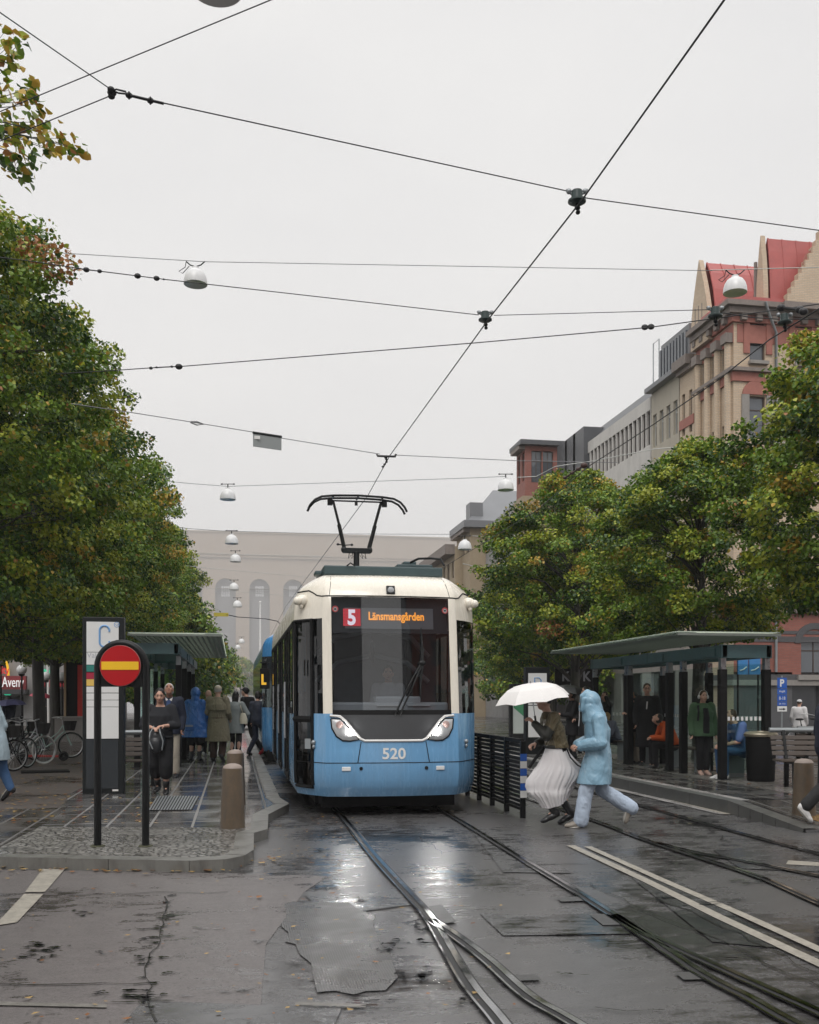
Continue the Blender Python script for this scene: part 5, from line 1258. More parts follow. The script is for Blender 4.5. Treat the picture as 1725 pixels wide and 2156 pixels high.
# stop totem C
def totem(label, loc, w, h, letter, full=True):
    t = thing('stop_totem', label, 'stop sign', loc); m = MB()
    m.loft([((0,0,0), w/2*1.03, .13), ((0,0,h), w/2, .12)], 4) if False else None
    m.bx(-w/2, w/2, -.11, .11, 0, h); b = m.build('case', CHAR, t, bevel=.012)
    f = MB(); x0, x1 = -w*.40, w*.37; zt_ = h-.16
    parts = [(zt_-.66, zt_), (zt_-.66-.30, zt_-.66-.02), (1.24, 1.30), (1.10,1.225), (.96,1.085), (.78+.0, .945)] if full else [(zt_-.8, zt_), (1.5,1.66),(1.3,1.48),(.45,1.28)]
    if full:
        parts = [(h-.90, h-.12), (h-1.20, h-.915), (h-1.90,h-1.82), (h-2.0,h-1.915), (h-1.80, h-1.72)]
        z = lambda zy: h - (zy-48)/ (2075-48)*h            # from rows read off the photograph (48 top, 2075 base)
        rows = [(105,450),(455,595),(845,915),(922,996),(1001,1075),(1080,1440)]
        parts = [(z(b), z(a)) for a, b in rows]; cparts = [(600,675,0),(685,758,1),(762,836,2)]
        for a, b in parts: f = MB(); f.bx(x0, x1, -.122, -.1101, a, b); f.build('face_panel', WHITE, t, bevel=.003)
        for a, b, k in cparts:
            c = MB(); c.bx(x0, x1, -.121, -.1101, z(b), z(a)); c.build('line_panel', mat('line_colour', [(.03,.20,.17),(.36,.02,.05),(.75,.50,.12)][k], .4, var=.05), t)
        lettering(letter, .5, LBLUE, t, 'letter', (-.0, -.124, z(270)), .002, fit=(.155,.345), bold=-.004) if False else None
        c = MB(); zc_, r_, hh = z(270), .075, .165
        pts = [(.075,zc_+hh-.09), (.075,zc_+hh-.07)] + [(r_*math.cos(a), zc_+hh-.07+r_*math.sin(a)) for a in [PI*k/10 for k in range(1,10)]] + [(-.075,zc_+hh-.07),(-.075,zc_-hh+.07)] + [(r_*math.cos(a), zc_-hh+.07+r_*math.sin(a)) for a in [PI+PI*k/10 for k in range(1,10)]] + [(.075,zc_-hh+.07),(.075,zc_-hh+.09)]
        c.tube([(x+.02,-.124,q) for x, q in pts], .016, 6); c.build('letter', LBLUE, t)
        em = MB(); em.ring((.21,-.124,z(135)), .04, .004, (0,1,0), 18, 4); em.bar((.185,-.124,z(128)),(.212,-.124,z(145)),.006,.006); em.bar((.212,-.124,z(145)),(.238,-.124,z(125)),.006,.006); em.build('emblem', LBLUE, t)
        lettering('Valand', .12, GREYTX, t, 'stop_name', (-.09,-.124,z(490)), .001)
        g2 = MB(); g2.bx(w*.22,w*.36,-.121,-.1101,z(2042),z(2022)); g2.build('maker_plate', WHITEP, t)
        p2 = MB(); p2.bx(x0-.01,x1-.01,-.118,-.1101,z(2010),z(1450)); p2.build('lower_panel', mat('lower_black_panel', (.035,.04,.045), .18, var=.1), t)
    else:
        for a, b in parts: f = MB(); f.bx(x0, x1, -.122, -.1101, a, b); f.build('face_panel', WHITE, t, bevel=.003)
        c = MB(); z0, z1 = h-.85, h-.28
        c.tube([(-.09,-.124,z0),(-.09,-.124,z1),(.03,-.124,z1),(.085,-.124,z1-.06),(.085,-.124,z0+.06),(.03,-.124,z0),(-.09,-.124,z0)], .016, 6); c.build('letter', LBLUE, t)
    return t
totem('tall black stop totem with white panels and a blue letter C behind the round sign', spot(218,1672,ZL)+Vector((0,.1,0)), .645, 2.84, 'C')
q = spot(1130,1600,ZR); totem('black stop totem with a blue letter D behind the white umbrella', (spot(1133,1560,ZR)+Vector((0,.0,0))), .66, 2.84, 'D', full=False) if False else None
dD = 26.5; pD = W((1130-CX)*dD/FL, dD, ZR)
totem('black stop totem with a blue letter D behind the white umbrella', pD, .66, zat(1405,pD.x,pD.y)-ZR, 'D', full=False)
# no entry sign in its hoop
p1, p2 = spot(206,1783,ZL), spot(307,1783,ZL); c_ = (p1+p2)/2; wd = (p2-p1).length
t = thing('no_entry_sign', 'red round no entry sign with a yellow bar in a black hoop stand', 'road sign', c_, -YAW); m = MB()
hT = zat(1346, c_.x, c_.y)-ZL; r_ = wd/2; zs = hT-r_-.04
arc = [(-r_,0,0),(-r_,0,zs*.5),(-r_,0,zs)] + [(r_*math.cos(a),0,zs+r_*math.sin(a)) for a in [PI-PI*k/16 for k in range(1,16)]] + [(r_,0,zs),(r_,0,zs*.5),(r_,0,0)]
m.tube(arc, .038, 12); m.build('hoop', BLK, t, smooth=50)
zc2 = zat(1402, c_.x, c_.y)-ZL; zb2_ = zat(1446, c_.x, c_.y)-ZL
m = MB(); pts = [(-r_,zb2_),(r_,zb2_),(r_,zs)] + [(r_*math.cos(a), zs+r_*math.sin(a)) for a in [PI*k/14 for k in range(1,14)]] + [(-r_,zs)]
m.plate([(x,-.012,z) for x, z in pts], .024); m.build('back_plate', BLKM, t, recalc=True)
m = MB(); m.lathe([(0,-.006),(.205,-.006),(.207,0),(.205,.006),(0,.006)], 40, (-.005,-.035,zc2), M=Matrix.Rotation(R(90),3,'X')); dsc = m.build('disc', REDP, t, smooth=40)
m = MB(); m.bx(-.195,.185,-.046,-.0415,zc2-.042,zc2+.042); m.build('bar', YEL, dsc, bevel=.002)
m = MB(); m.ring((-.005,-.030,zc2), .206, .006, (0,1,0), 40, 5); m.build('rim', mat('scuffed_rim', (.30,.16,.15), .4, var=.5, vs=6), dsc)
m = MB()
for s in (-1,1): m.lathe([(0,0),(.075,0),(.07,.012),(0,.012)], 16, (s*r_,0,.006)); 
m.build('foot_ring', MOSS, t)
# bollards
def bollard(label, loc, h=.74, r0=.145, r1=.115):
    t = thing('bollard', label, 'bollard', loc, 0, 'round concrete bollards'); m = MB()
    m.lathe([(0,0),(r0,0),(r0*.985,.05),(r1*1.04,h-.10),(r1*1.02,h-.055),(0,h-.055)], 28); m.build('post', PEDB, t, smooth=40)
    m = MB(); m.lathe([(0,h-.055),(r1*1.0,h-.055),(r1*.93,h-.035),(r1*.70,h-.014),(r1*.35,h-.002),(0,h)], 28); m.build('cap', PEDT, t, smooth=60); return t
bollard('nearer stained concrete bollard at the edge of the left platform', spot(490,1743,ZL), .76)
bollard('farther concrete bollard half hidden behind the nearer one', spot(496,1700,ZL)+Vector((0,.3,0)), .80)
bollard('dark wet concrete bollard on the ramp of the right platform', spot(1693,1716,.10), .74, .15, .12)
# fence between the tracks
u_f = 3.86; vf = [vat(x, u_f) for x in (1101,1067,1040,1017)]; t = thing('track_fence', 'black slatted steel fence between the two tracks beside the tram', 'fence', (u_f, vf[0], 0))
st = vf[1]-vf[0]; n_ = 16
for i in range(n_+1):
    m = MB(); m.bx(-.035,.035,i*st-.03,i*st+.03,0,1.08 if i else 1.05); m.build('post', BLK, t, bevel=.006)
for i in range(n_):
    m = MB()
    for k in range(15): z = .16+k*.0585; m.box((0,(i+.5)*st,z), (.03,st-.07,.034), M=Matrix.Rotation(R(30),3,'Y'))
    m.bx(-.02,.02,i*st+.03,(i+1)*st-.03,.10,.13); m.bx(-.03,.03,i*st+.03,(i+1)*st-.03,1.02,1.075); m.build('slat_panel', BLKM, t)
for k, (z0, c) in enumerate([(.70,0),(.60,1),(.50,0),(.40,1),(.30,0),(.20,1)]):
    m = MB(); m.bx(-.045,.045,-.042,-.031,z0+.08,z0+.175); m.build('reflector_band', (SBLUE, WHITEP)[c], t)
# shelters
def frosted():
    m = bpy.data.materials.new('frosted_canopy_glass'); m.use_nodes = True; nt = m.node_tree; nt.nodes.clear(); o = nt.nodes.new('ShaderNodeOutputMaterial')
    t = N(nt, 'ShaderNodeBsdfTranslucent'); t.inputs[0].default_value = (.66,.70,.62,1); tr = N(nt, 'ShaderNodeBsdfTransparent'); tr.inputs[0].default_value = (.8,.85,.8,1); mx = nt.nodes.new('ShaderNodeMixShader'); mx.inputs[0].default_value = .35
    nt.links.new(t.outputs[0], mx.inputs[1]); nt.links.new(tr.outputs[0], mx.inputs[2]); nt.links.new(mx.outputs[0], o.inputs[0]); return m
FROST = frosted()
def shelter(name_label, u_can, u_front, u_back, v0, v1, zroof, posts_v, zground, sgn, group):
    t = thing('tram_shelter', name_label, 'shelter', (0,0,0)); 
    zb = zroof-.10; ztop = zb-.16; zlow = ztop-.24
    # canopy: thin slats under glass, reaching over the platform
    ua, ub = sorted((u_can, u_back+sgn*.08)); m = MB()
    nb = int((ub-ua)/.11)
    for k in range(nb): x = ua+(k+.3)*(ub-ua)/nb; m.bx(x-.016,x+.016,v0,v1,zb-.012,zb+.0)
    for k in range(int((v1-v0)/.16)): y = v0+.05+k*.16; m.bx(ua,ub,y-.008,y+.008,zb+.001,zb+.02)
    m.bx(ua-.02,ub+.02,v0-.04,v0,zb-.02,zb+.025); m.bx(ua-.02,ub+.02,v1,v1+.04,zb-.02,zb+.025)
    cn = m.build('canopy', mat('canopy_slats', (.20,.22,.20), .45, .3, var=.15), t)
    g = MB(); g.bx(ua-.015,ub+.015,v0,v1,zb+.045,zb+.055); g.build('canopy_glass', FROST, cn)
    k_ = MB(); 
    for i in range(3):
        y0 = v0+(v1-v0)*i/3; k_.bx(u_can-.02, u_can+sgn*.35, y0+.02, y0+(v1-v0)/3-.02, zb+.03-.0*i, zb+.044)
    k_.build('edge_glass', glass('frosted_edge', (.75,.78,.78), .9, .15), cn)
    for y in (v0+.25, (v0+v1)/2, v1-.25):
        bmz = MB(); a, b = sorted((u_front, u_back)); bmz.bx(a-.06,b+.06,y-.05,y+.05,zlow,ztop); bmz.build('cross_beam', TEAL, t, bevel=.008)
    for u in (u_front, u_back):
        m = MB(); yy = v0+.2; seg = (v1-v0-.4)/3
        for i in range(3):                                # the long beams lift and dip bay by bay
            m.bar((u, yy+i*seg, ztop-.12), (u, yy+(i+1)*seg, ztop-.12-.0), .10, .22)
            m.bx(u-.075,u+.075, yy+i*seg+.25, yy+i*seg+.75, ztop-.20, ztop-.05)
        m.build('long_beam', TEAL, t, bevel=.006)
    for row, u in ((0,u_front),(1,u_back)):
        for y in posts_v:
            m = MB(); m.bx(u-.065,u+.065,y-.065,y+.065,zground,zlow-.20); po = m.build('post', BLKM, t, bevel=.008)
            m = MB(); m.bx(u-.05,u+.05,y-.05,y+.05,zlow-.20,zlow); m.build('post_head', STEEL, po)
            m = MB(); m.bx(u-.11,u+.11,y-.11,y+.11,zground,zground+.015); m.build('post_foot', CHAR, po)
    def pane(p0, p1, z0, z1):
        m = MB(); m.bar((p0[0],p0[1],(z0+z1)/2), (p1[0],p1[1],(z0+z1)/2), .012, z1-z0); g = m.build('glass_panel', GLASS_S, t)
        m = MB(); d = Vector((p1[0]-p0[0], p1[1]-p0[1], 0)); L_ = d.length; d.normalize(); nrm = Vector((d.y,-d.x,0)); nrm = nrm if nrm.y < -.1 or (abs(nrm.y) <= .1 and nrm.x*sgn < 0) else -nrm
        n2 = max(3, int(L_/.085))
        for k in range(n2):
            a = Vector((p0[0],p0[1],0))+d*(L_*(k+.22)/n2)+nrm*.010; b = Vector((p0[0],p0[1],0))+d*(L_*(k+.74)/n2)+nrm*.010
            m.add([(a.x,a.y,zground+1.06),(b.x,b.y,zground+1.06),(b.x,b.y,zground+1.13),(a.x,a.y,zground+1.13)], [(0,1,2,3)])
        m.build('white_dashes', WHITE, g)
    for a, b in zip(posts_v, posts_v[1:]):
        pane((u_back, a+.08), (u_back, b-.08), zground+.12, zlow-.1)
    pane((min(u_front,u_back)+.08, posts_v[0]), (max(u_front,u_back)-.08, posts_v[0]), zground+.12, zlow-.1)
    pane((min(u_front,u_back)+.08, posts_v[-1]), (max(u_front,u_back)-.08, posts_v[-1]), zground+.12, zlow-.1)
    m = MB(); a, b = posts_v[0]+.3, posts_v[-1]-.3; ux = u_back-sgn*.32
    for k in range(4): m.bx(ux-.19+k*.1, ux-.11+k*.1, a, b, zground+.44, zground+.47)
    be = m.build('seat', WOOD, t)
    for k in range(5): m = MB(); y = a+.2+(b-a-.4)*k/4; m.bx(ux-.16,ux+.16,y-.02,y+.02,zground,zground+.44); m.build('seat_leg', GALV, be)
    return t
UR = 8.6; pv_ = [vat(x, UR) for x in (1521,1391,1289,1240)]
R_SH = shelter('glass tram shelter with black posts and slatted canopy on the right platform', 7.62, UR, 9.45, pv_[0]-.3, 23.4, 2.86, [pv_[0], pv_[0]+2.2, pv_[0]+4.4, pv_[0]+6.4], ZR, 1, None)
for y in (vat(1439, UR), vat(1326, UR)):
    m = MB(); m.bx(UR-.065,UR+.065,y-.065,y+.065,ZR,2.16); po = m.build('post', BLKM, R_SH, bevel=.008); m = MB(); m.bx(UR-.05,UR+.05,y-.05,y+.05,2.16,2.36); m.build('post_head', STEEL, po)
L_SH = shelter('glass tram shelter with slatted canopy behind the stop totem on the left platform', -.28, -1.25, -2.15, 21.9, 33, 3.10, [23.0,25.6,28.2,30.8], ZL, -1, None)
# litter bins and benches
def bin_(label, loc, r=.24, h=.84):
    t = thing('litter_bin', label, 'bin', loc); m = MB(); m.lathe([(0,0),(r*.86,0),(r*.9,.03),(r,h-.10),(r*1.0,h-.08),(0,h-.08)], 28); m.build('body', BLKM, t, smooth=40)
    m = MB(); m.lathe([(r*.55,h-.08),(r*1.08,h-.07),(r*1.12,h-.03),(r*1.0,h+.01),(r*.62,h+.02),(r*.5,h-.02)], 28); m.build('lid_ring', mat('wet_steel_lid', (.42,.37,.28), .3, .8, var=.3, vs=12), t, smooth=50); return t
bin_('round black litter bin with a pale metal rim beside the right shelter', spot(1602,1645,ZR), .26, .86)
def bench(label, loc, rz, L_=1.7):
    t = thing('bench', label, 'bench', loc, rz); m = MB()
    for k in range(5): m.bx(-L_/2,L_/2,-.22+k*.095,-.145+k*.095,.43,.46)
    m.build('seat', WOOD, t, bevel=.005); m = MB()
    for k in range(4): z = .55+k*.085; y = .25+k*.03; m.box((0,y,z), (L_,.025,.07), M=Matrix.Rotation(R(-18),3,'X'))
    m.build('backrest', WOOD, t, bevel=.005); m = MB(); m.tube([(-L_/2,.40,.93),(L_/2,.40,.93)], .042, 12); m.build('top_rail', GALV, t, smooth=50)
    for s in (-1,1):
        m = MB(); x = s*(L_/2-.22); m.bar((x,-.2,.0),(x,-.18,.44),.05,.07); m.bar((x,.22,.0),(x,.20,.44),.05,.07); m.bar((x,-.24,.42),(x,.26,.42),.05,.05); m.bar((x,.22,.42),(x,.39,.93),.05,.06); m.build('leg', BLK, t)
    return t
bench('dark slatted bench with a grey top rail behind the ramp bollard', W((1702-CX)*16.2/FL,16.2,ZR), R(-12), 1.0)
bench('second dark bench, facing away behind the railed bench', W((1722-CX)*17.9/FL,17.9,ZR), R(168), 1.0)
bench('small dark bench glimpsed between the totem and the hoop sign', W((288-CX)*17.5/FL,17.5,ZL), R(5), 1.0)
# parking sign
dP = 40; pp = W((1646-CX)*dP/FL, dP, 0)
t = thing('parking_sign', 'blue parking sign with four plates under it on a grey pole', 'road sign', pp, -YAW); m = MB(); hp = zat(1425,pp.x,pp.y); m.tube([(0,0,0),(0,0,hp+.05)], .035, 8); m.build('pole', GALV, t)
zz = lambda y: zat(y,pp.x,pp.y); wS = 20*dP/FL/2
m = MB(); m.bx(-wS,wS,-.06,-.04,zz(1449),zz(1427)); s1 = m.build('parking_plate', SBLUE, t); lettering('P', .3, WHITE, s1, 'letter', (0,-.062,zz(1438)), .001, fit=(.17,.30), bold=.01)
for (a, b, tx) in ((1462,1450,'Avgift'),(1477,1463,'8-18'),(1486,1478,'(8-15)')):
    m = MB(); m.bx(-wS,wS,-.06,-.04,zz(a),zz(b)); s2 = m.build('time_plate', SBLUE, t); lettering(tx, .1, WHITE, s2, 'lettering', (0,-.062,(zz(a)+zz(b))/2), .001, fit=(wS*1.3,(zz(b)-zz(a))*.5))
m = MB(); m.bx(-wS,wS,-.06,-.04,zz(1498),zz(1487)); s3 = m.build('arrow_plate', WHITE, t); m = MB(); za = zz(1493); m.bx(-.13,.06,-.066,-.061,za-.018,za+.018); m.add([(.04,-.066,za-.05),(.14,-.066,za),(.04,-.066,za+.05)], [(0,1,2)]); m.build('arrow', BLKM, s3)
# poster cabinet and kiosk
dK = 33; pk = W((1100-CX)*dK/FL, dK, ZR)
t = thing('poster_cabinet', 'glazed cabinet with a green and white poster left of stop totem D', 'poster case', pk); m = MB(); k1 = lambda x: (x-1100)*dK/FL; z_ = lambda y: zat(y,pk.x,pk.y)-ZR
m.bx(k1(1072), k1(1078), -.1,.1,0,z_(1445)); m.bx(k1(1112),k1(1130),-.1,.1,0,z_(1445)); m.bx(k1(1078),k1(1112),-.1,.1,0,z_(1545)); m.bx(k1(1072),k1(1130),-.1,.1,z_(1445),z_(1440)); m.build('case', CHAR, t)
m = MB(); m.bx(k1(1078),k1(1112),-.06,-.03,z_(1544),z_(1446)); pc_ = m.build('poster', mat('poster_paper', (.50,.55,.52), .5, var=.05), t)
m = MB(); m.add([(k1(1080),-.064,z_(1490)),(k1(1110),-.064,z_(1515)),(k1(1110),-.064,z_(1452)),(k1(1080),-.064,z_(1452))], [(0,1,2,3)]); m.build('green_print', mat('poster_green', (.07,.28,.14), .5, var=.3, vs=3), pc_)
m = MB(); m.bx(k1(1082),k1(1098),-.068,-.065,z_(1484),z_(1470)); m.build('picture_print', mat('poster_picture', (.3,.14,.10), .5, var=.6, vs=9), pc_)
for (px_, tx) in ((1192,'K'),(1236,'K')):
    pk2 = W((px_-CX)*36/FL, 36, 0); t = thing('shop_sign', 'dark sign board with a white letter K, the %s one' % ('left' if px_ < 1200 else 'right'), 'shop sign', pk2); m = MB()
    z_2 = lambda y: zat(y,pk2.x,pk2.y); m.bx(-.42,.42,-.03,.03,z_2(1448),z_2(1408)); b_ = m.build('board', BLKM, t); lettering(tx, .4, mat('sign_letter_white', (.32,.32,.34), .5), b_, 'lettering', (0,-.035,z_2(1424)), .002, fit=(.3,.36), bold=.01)
    m = MB(); m.tube([(-.38,0,0),(-.38,0,z_2(1448))], .03, 6); m.tube([(.38,0,0),(.38,0,z_2(1448))], .03, 6); m.build('stand', BLK, t)
dK = 37; pk = W((165-CX)*dK/FL, dK, ZL); k2 = lambda x: (x-165)*dK/FL; z_ = lambda y: zat(y,pk.x,pk.y)-ZL
t = thing('kiosk', 'dark kiosk with a wooden corner post and a bright red side behind the totem', 'kiosk', pk); m = MB()
m.bx(k2(138),k2(195),0,2.2,z_(1508),z_(1345)); m.build('wall', BLKM, t); m = MB(); m.bx(k2(130),k2(200),-.5,2.4,z_(1345),z_(1330)); m.build('roof', CHAR, t); m = MB(); m.bx(k2(137),k2(141),-.12,-.01,z_(1508),z_(1345)); m.build('corner_post', mat('pale_wood_post', (.35,.24,.14), .6, var=.2), t)
m = MB(); m.bx(k2(164),k2(174),-.06,-.01,z_(1508),z_(1400)); m.build('red_panel', mat('kiosk_red', (.50,.03,.02), .4), t)
m = MB(); m.bx(k2(124),k2(200),-.7,.8,0,z_(1512)); m.bx(k2(122),k2(202),-.74,.84,z_(1512),z_(1508)); m.build('planter', STONE, t)
# globe lamps and flag poles on the left
for (x, y, d, l) in ((46,1410,48,'white globe street lamp left of the mossy trunk'),(97,1424,52,'white globe street lamp between the two tree trunks'),(131,1425,50,'white globe street lamp beside the kiosk post'),(2,1388,46,'white globe street lamp cut by the left frame edge')):
    b_ = W((x-CX)*d/FL, d, ZL); t = thing('street_lamp', l, 'street lamp', b_, 0, 'globe street lamps on the left pavement'); h = zat(y,b_.x,b_.y)-ZL; m = MB(); m.tube([(0,0,0),(0,0,h-.2)], [.07,.04], 8); m.lathe([(.02,h-.35),(.13,h-.28),(.16,h-.22),(.05,h-.2)], 14); m.build('pole', BLK, t); m = MB(); m.ell((0,0,h), (.24,.24,.24), 18, 12); m.build('globe', mat('opal_globe', (.62,.62,.62), .12, var=.1, vs=3), t, smooth=90)
for (x, y0, l) in ((83,1408,'white flagpole in front of the restaurant, leftmost of three'),(101,1400,'white flagpole, middle of the three by the red umbrella'),(117,1345,'tallest white flagpole of the three on the left, half behind the dark trunk')):
    d = 56; b_ = W((x-CX)*d/FL, d, 0); t = tag(MB().tube([(0,0,0),(0,0,zat(y0,b_.x,b_.y))], [.10,.07], 8).build('flagpole', WHITEP, None, b_), l, 'flagpole', 'white flagpoles by the restaurant')
# parked car far down the street
def car(label, loc, rz, paint):
    t = thing('parked_car', label, 'car', loc, rz); m = MB()
    prof = [(-2.1,.45),(-2.15,.8),(-1.95,.98),(-1.5,1.02),(-.95,1.42),(.6,1.46),(1.3,1.05),(2.05,.92),(2.15,.7),(2.1,.40)]
    vs = []
    for s in (-1,1): vs += [(s*(.86 if z < 1.1 else .68), y, z) for y, z in prof]
    n = len(prof); m.add(vs, [tuple(range(n)), tuple(range(2*n-1,n-1,-1))] + [(i, n+i, n+(i+1)%n, (i+1)%n) for i in range(n)]); m.build('body', paint, t, bevel=.05, recalc=True)
    m = MB(); m.add([(-.62,-1.46,1.06),(.62,-1.46,1.06),(.58,-.99,1.40),(-.58,-.99,1.40)], [(0,1,2,3)]); m.build('rear_window', GLASS_D, t)
    for sx in (-1,1):
        m = MB(); m.bx(sx*.55-.14,sx*.55+.14,-2.17,-2.10,.78,.9); m.build('tail_light', mat('tail_light_red', (.5,.01,.01), .3, var=0, emit=(1,.05,.03), es=.6), t)
        for sy in (-1.35,1.35): m = MB(); m.lathe([(0,-.1),(.3,-.1),(.31,0),(.3,.1),(0,.1)], 18, (sx*.78,sy,.31), M=Matrix.Rotation(R(90),3,'Y')); m.build('wheel', RUBBER, t)
    m = MB(); m.bx(-.26,.26,-2.19,-2.14,.58,.69); m.build('number_plate', WHITEP, t)
    return t
car('silver car driving away down the avenue, seen between the walkers and the tram', W((537-CX)*52/FL,52,0), 0, mat('silver_car', (.45,.46,.48), .3, .4, var=.05))
car('white car farther down the avenue above the silver one', W((530-CX)*78/FL,78,0), 0, mat('white_car', (.62,.62,.62), .3, var=.05))
# ---- bicycles
def bicycle(label, loc, rz, paint, rimm=RIM, tyre=RUBBER, basket=True, steer=.25):
    t = thing('bicycle', label, 'bicycle', loc, rz, 'bicycles parked under the left trees'); r = .34; wb = 1.06   # rolls along +x
    for i, x in enumerate((0, wb)):
        a = (0,1,0) if i == 0 else (math.sin(-steer), math.cos(-steer), 0)
        m = MB(); m.ring((x,0,r), r-.018, .019, a, 36, 7); wo = m.build('wheel', tyre, t, smooth=60)
        m = MB(); m.ring((x,0,r), r-.045, .012, a, 36, 5); av = Vector(a); m.tube([Vector((x,0,r))-av*.04, Vector((x,0,r))+av*.04], .02, 8)
        ax = av.orthogonal().normalized(); ay = av.cross(ax)
        for k in range(18): q = 2*PI*k/18; m.tube([Vector((x,0,r)), Vector((x,0,r))+(ax*math.cos(q)+ay*math.sin(q))*(r-.05)], .0022, 3, cap=False)
        m.build('rim', rimm, wo)
        m = MB(); m.ring((x,0,r), r+.02, .014, a, 36, 4); 
    bb = (.43,0,.29); st = (.28,0,.80); hd_ = (.86,0,.86); hl_ = (.90,0,.70); ra, fa = (0,0,r), (wb,0,r); m = MB()
    m.tube([bb,(.33,0,.62),st], .017, 8); m.tube([bb,(.60,0,.40),(.78,0,.60),hl_], .020, 8); m.tube([(.33,0,.60),(.55,0,.52),(.75,0,.68),hd_], .014, 8); m.tube([hd_,hl_], .022, 8)
    for s in (-1,1): m.tube([bb,(.2,s*.05,.31),ra], .010, 6); m.tube([(.30,0,.68),(.15,s*.05,.5),ra], .009, 6)
    m.build('frame', paint, t, smooth=60); m = MB()
    sv = Vector((math.sin(-steer), math.cos(-steer), 0))
    for s in (-1,1): m.tube([Vector(hl_), Vector((.97,0,.55))+sv*s*.045, Vector(fa)+sv*s*.045], .013, 6)
    m.build('fork', paint, t, smooth=60); m = MB(); h0 = Vector((.83,0,1.02)); m.tube([hd_, (.84,0,1.0)], .014, 6)
    m.tube([h0-sv*.29+Vector((-.18,0,.03)), h0-sv*.22+Vector((-.04,0,.05)), h0, h0+sv*.22+Vector((-.04,0,.05)), h0+sv*.29+Vector((-.18,0,.03))], .012, 8); m.build('handlebar', RIM, t, smooth=60)
    m = MB(); m.tube([st,(.255,0,.90)], .012, 6); m.ell((.22,0,.93), (.14,.085,.035)); m.build('saddle', BLK, t, smooth=60)
    m = MB(); m.ring(bb, .09, .012, (0,1,0), 20, 4); m.tube([(bb[0],-.1,bb[2]),(bb[0]+.12,-.1,bb[2]-.11)], .01, 5); m.tube([(bb[0],.1,bb[2]),(bb[0]-.12,.1,bb[2]+.11)], .01, 5); m.build('crank', CHAR, t)
    m = MB()
    m.tube([Vector((0,0,r))+Vector((math.cos(a),0,math.sin(a)))*(r+.03) for a in [R(20+k*20) for k in range(9)]], .016, 5); m.build('mudguard', paint, t)
    if basket:
        m = MB(); c0, c1 = Vector((1.02,0,.72)), Vector((1.04,0,.97)); m.loft([(c0,.13,.15),(c1,.17,.20)], 12); m.build('basket', mat('woven_basket_black', (.015,.014,.013), .8, var=.4, vs=40, bump=.6), t)
    return t
WHT = mat('white_tyre', (.58,.56,.53), .55, var=.1); MINT = mat('mint_frame', (.42,.55,.50), .3, var=.05); SILV = mat('silver_frame', (.5,.5,.52), .3, .5); BLKF = mat('black_frame', (.012,.012,.013), .25)
def bike_at(px, py, rz, *a, **k):
    p = spot(px, py, ZL); return bicycle(a[0], (p.x-math.cos(rz)*1.06, p.y-math.sin(rz)*1.06, ZL), rz, *a[1:], **k)
bike_at(93, 1609, R(38), 'silver bicycle with a thick white front tyre and black basket', SILV, RIM, WHT, steer=.15)
bike_at(150, 1596, R(16), 'mint green bicycle with a black basket beside the totem', MINT, steer=.12)
bike_at(30, 1624, R(52), 'black bicycle nearest the passer by in the blue coat', BLKF, steer=-.1)
bike_at(58, 1617, R(58), 'black bicycle squeezed between the white tyred one and the nearest black one', BLKF, basket=False, steer=.1)
bike_at(72, 1600, R(48), 'dark bicycle with a brown basket behind the white tyred one', mat('dark_green_frame', (.02,.035,.03), .3), steer=.2)
bike_at(20, 1597, R(40), 'dark bicycle at the left edge, farthest back in the row', BLKF, steer=.2)
p = spot(134,1602,ZL); t = thing('electric_scooter', 'red decked electric scooter parked below the bicycles', 'scooter', p, R(8)); m = MB()
m.bar((-.85,0,.14),(-.12,0,.12),.15,.05); m.build('deck', mat('scooter_red', (.45,.06,.05), .4), t)
m = MB(); m.tube([(-.88,0,.14),(-.98,0,1.1)], .025, 8); m.tube([(-.98,-.24,1.1),(-.98,.24,1.1)], .018, 8); m.build('steering_column', BLK, t)
for x in (0,-.98): m = MB(); m.ring((x,0,.12), .085, .035, (0,1,0), 24, 8); m.ell((x,0,.12), (.05,.03,.05)); m.build('wheel', RUBBER, t, smooth=60)
p = spot(93,1626,ZL); t = tag(MB().bx(-.45,.5,-.25,.25,0,.035).build('rack_foot', BLKM, None, p, R(12), bevel=.01), 'flat black bike rack foot on the brown asphalt under the bicycles', 'bike rack')
for (x, y, rz, l) in ((1672,26,R(20),'dark bicycle behind the right bench'),(1700,27,R(5),'second dark bicycle at the right edge beside the white jacket')):
    b_ = W((x-CX)*y/FL, y, ZR); bicycle(l, b_, rz, BLKF, basket=False)['group'] = 'bicycles behind the right bench'

d = 31; pk = W((1577-CX)*d/FL, d, 0); t = thing('hoarding', 'blue two panel hoarding with a white stroke, seen through the right shelter glass', 'hoarding', pk); z_ = lambda y: zat(y,pk.x,pk.y); k3 = lambda x: (x-1577)*d/FL
for a, b in ((1552,1574),(1577,1602)):
    m = MB(); m.bx(k3(a),k3(b),-.03,.03,z_(1420),z_(1380)); q = m.build('panel', mat('hoarding_blue', (.05,.22,.50), .5, var=.15), t)
    m = MB(); m.tube([(k3(a)+.05,-.04,z_(1412)),(k3((a+b)/2),-.04,z_(1410)),(k3(b)-.05,-.04,z_(1404))], .02, 6); m.build('stroke', WHITEP, q)
m = MB(); m.tube([(k3(1554),.05,0),(k3(1554),.05,z_(1380))], .03, 6); m.tube([(k3(1600),.05,0),(k3(1600),.05,z_(1380))], .03, 6); m.build('support', BLK, t)
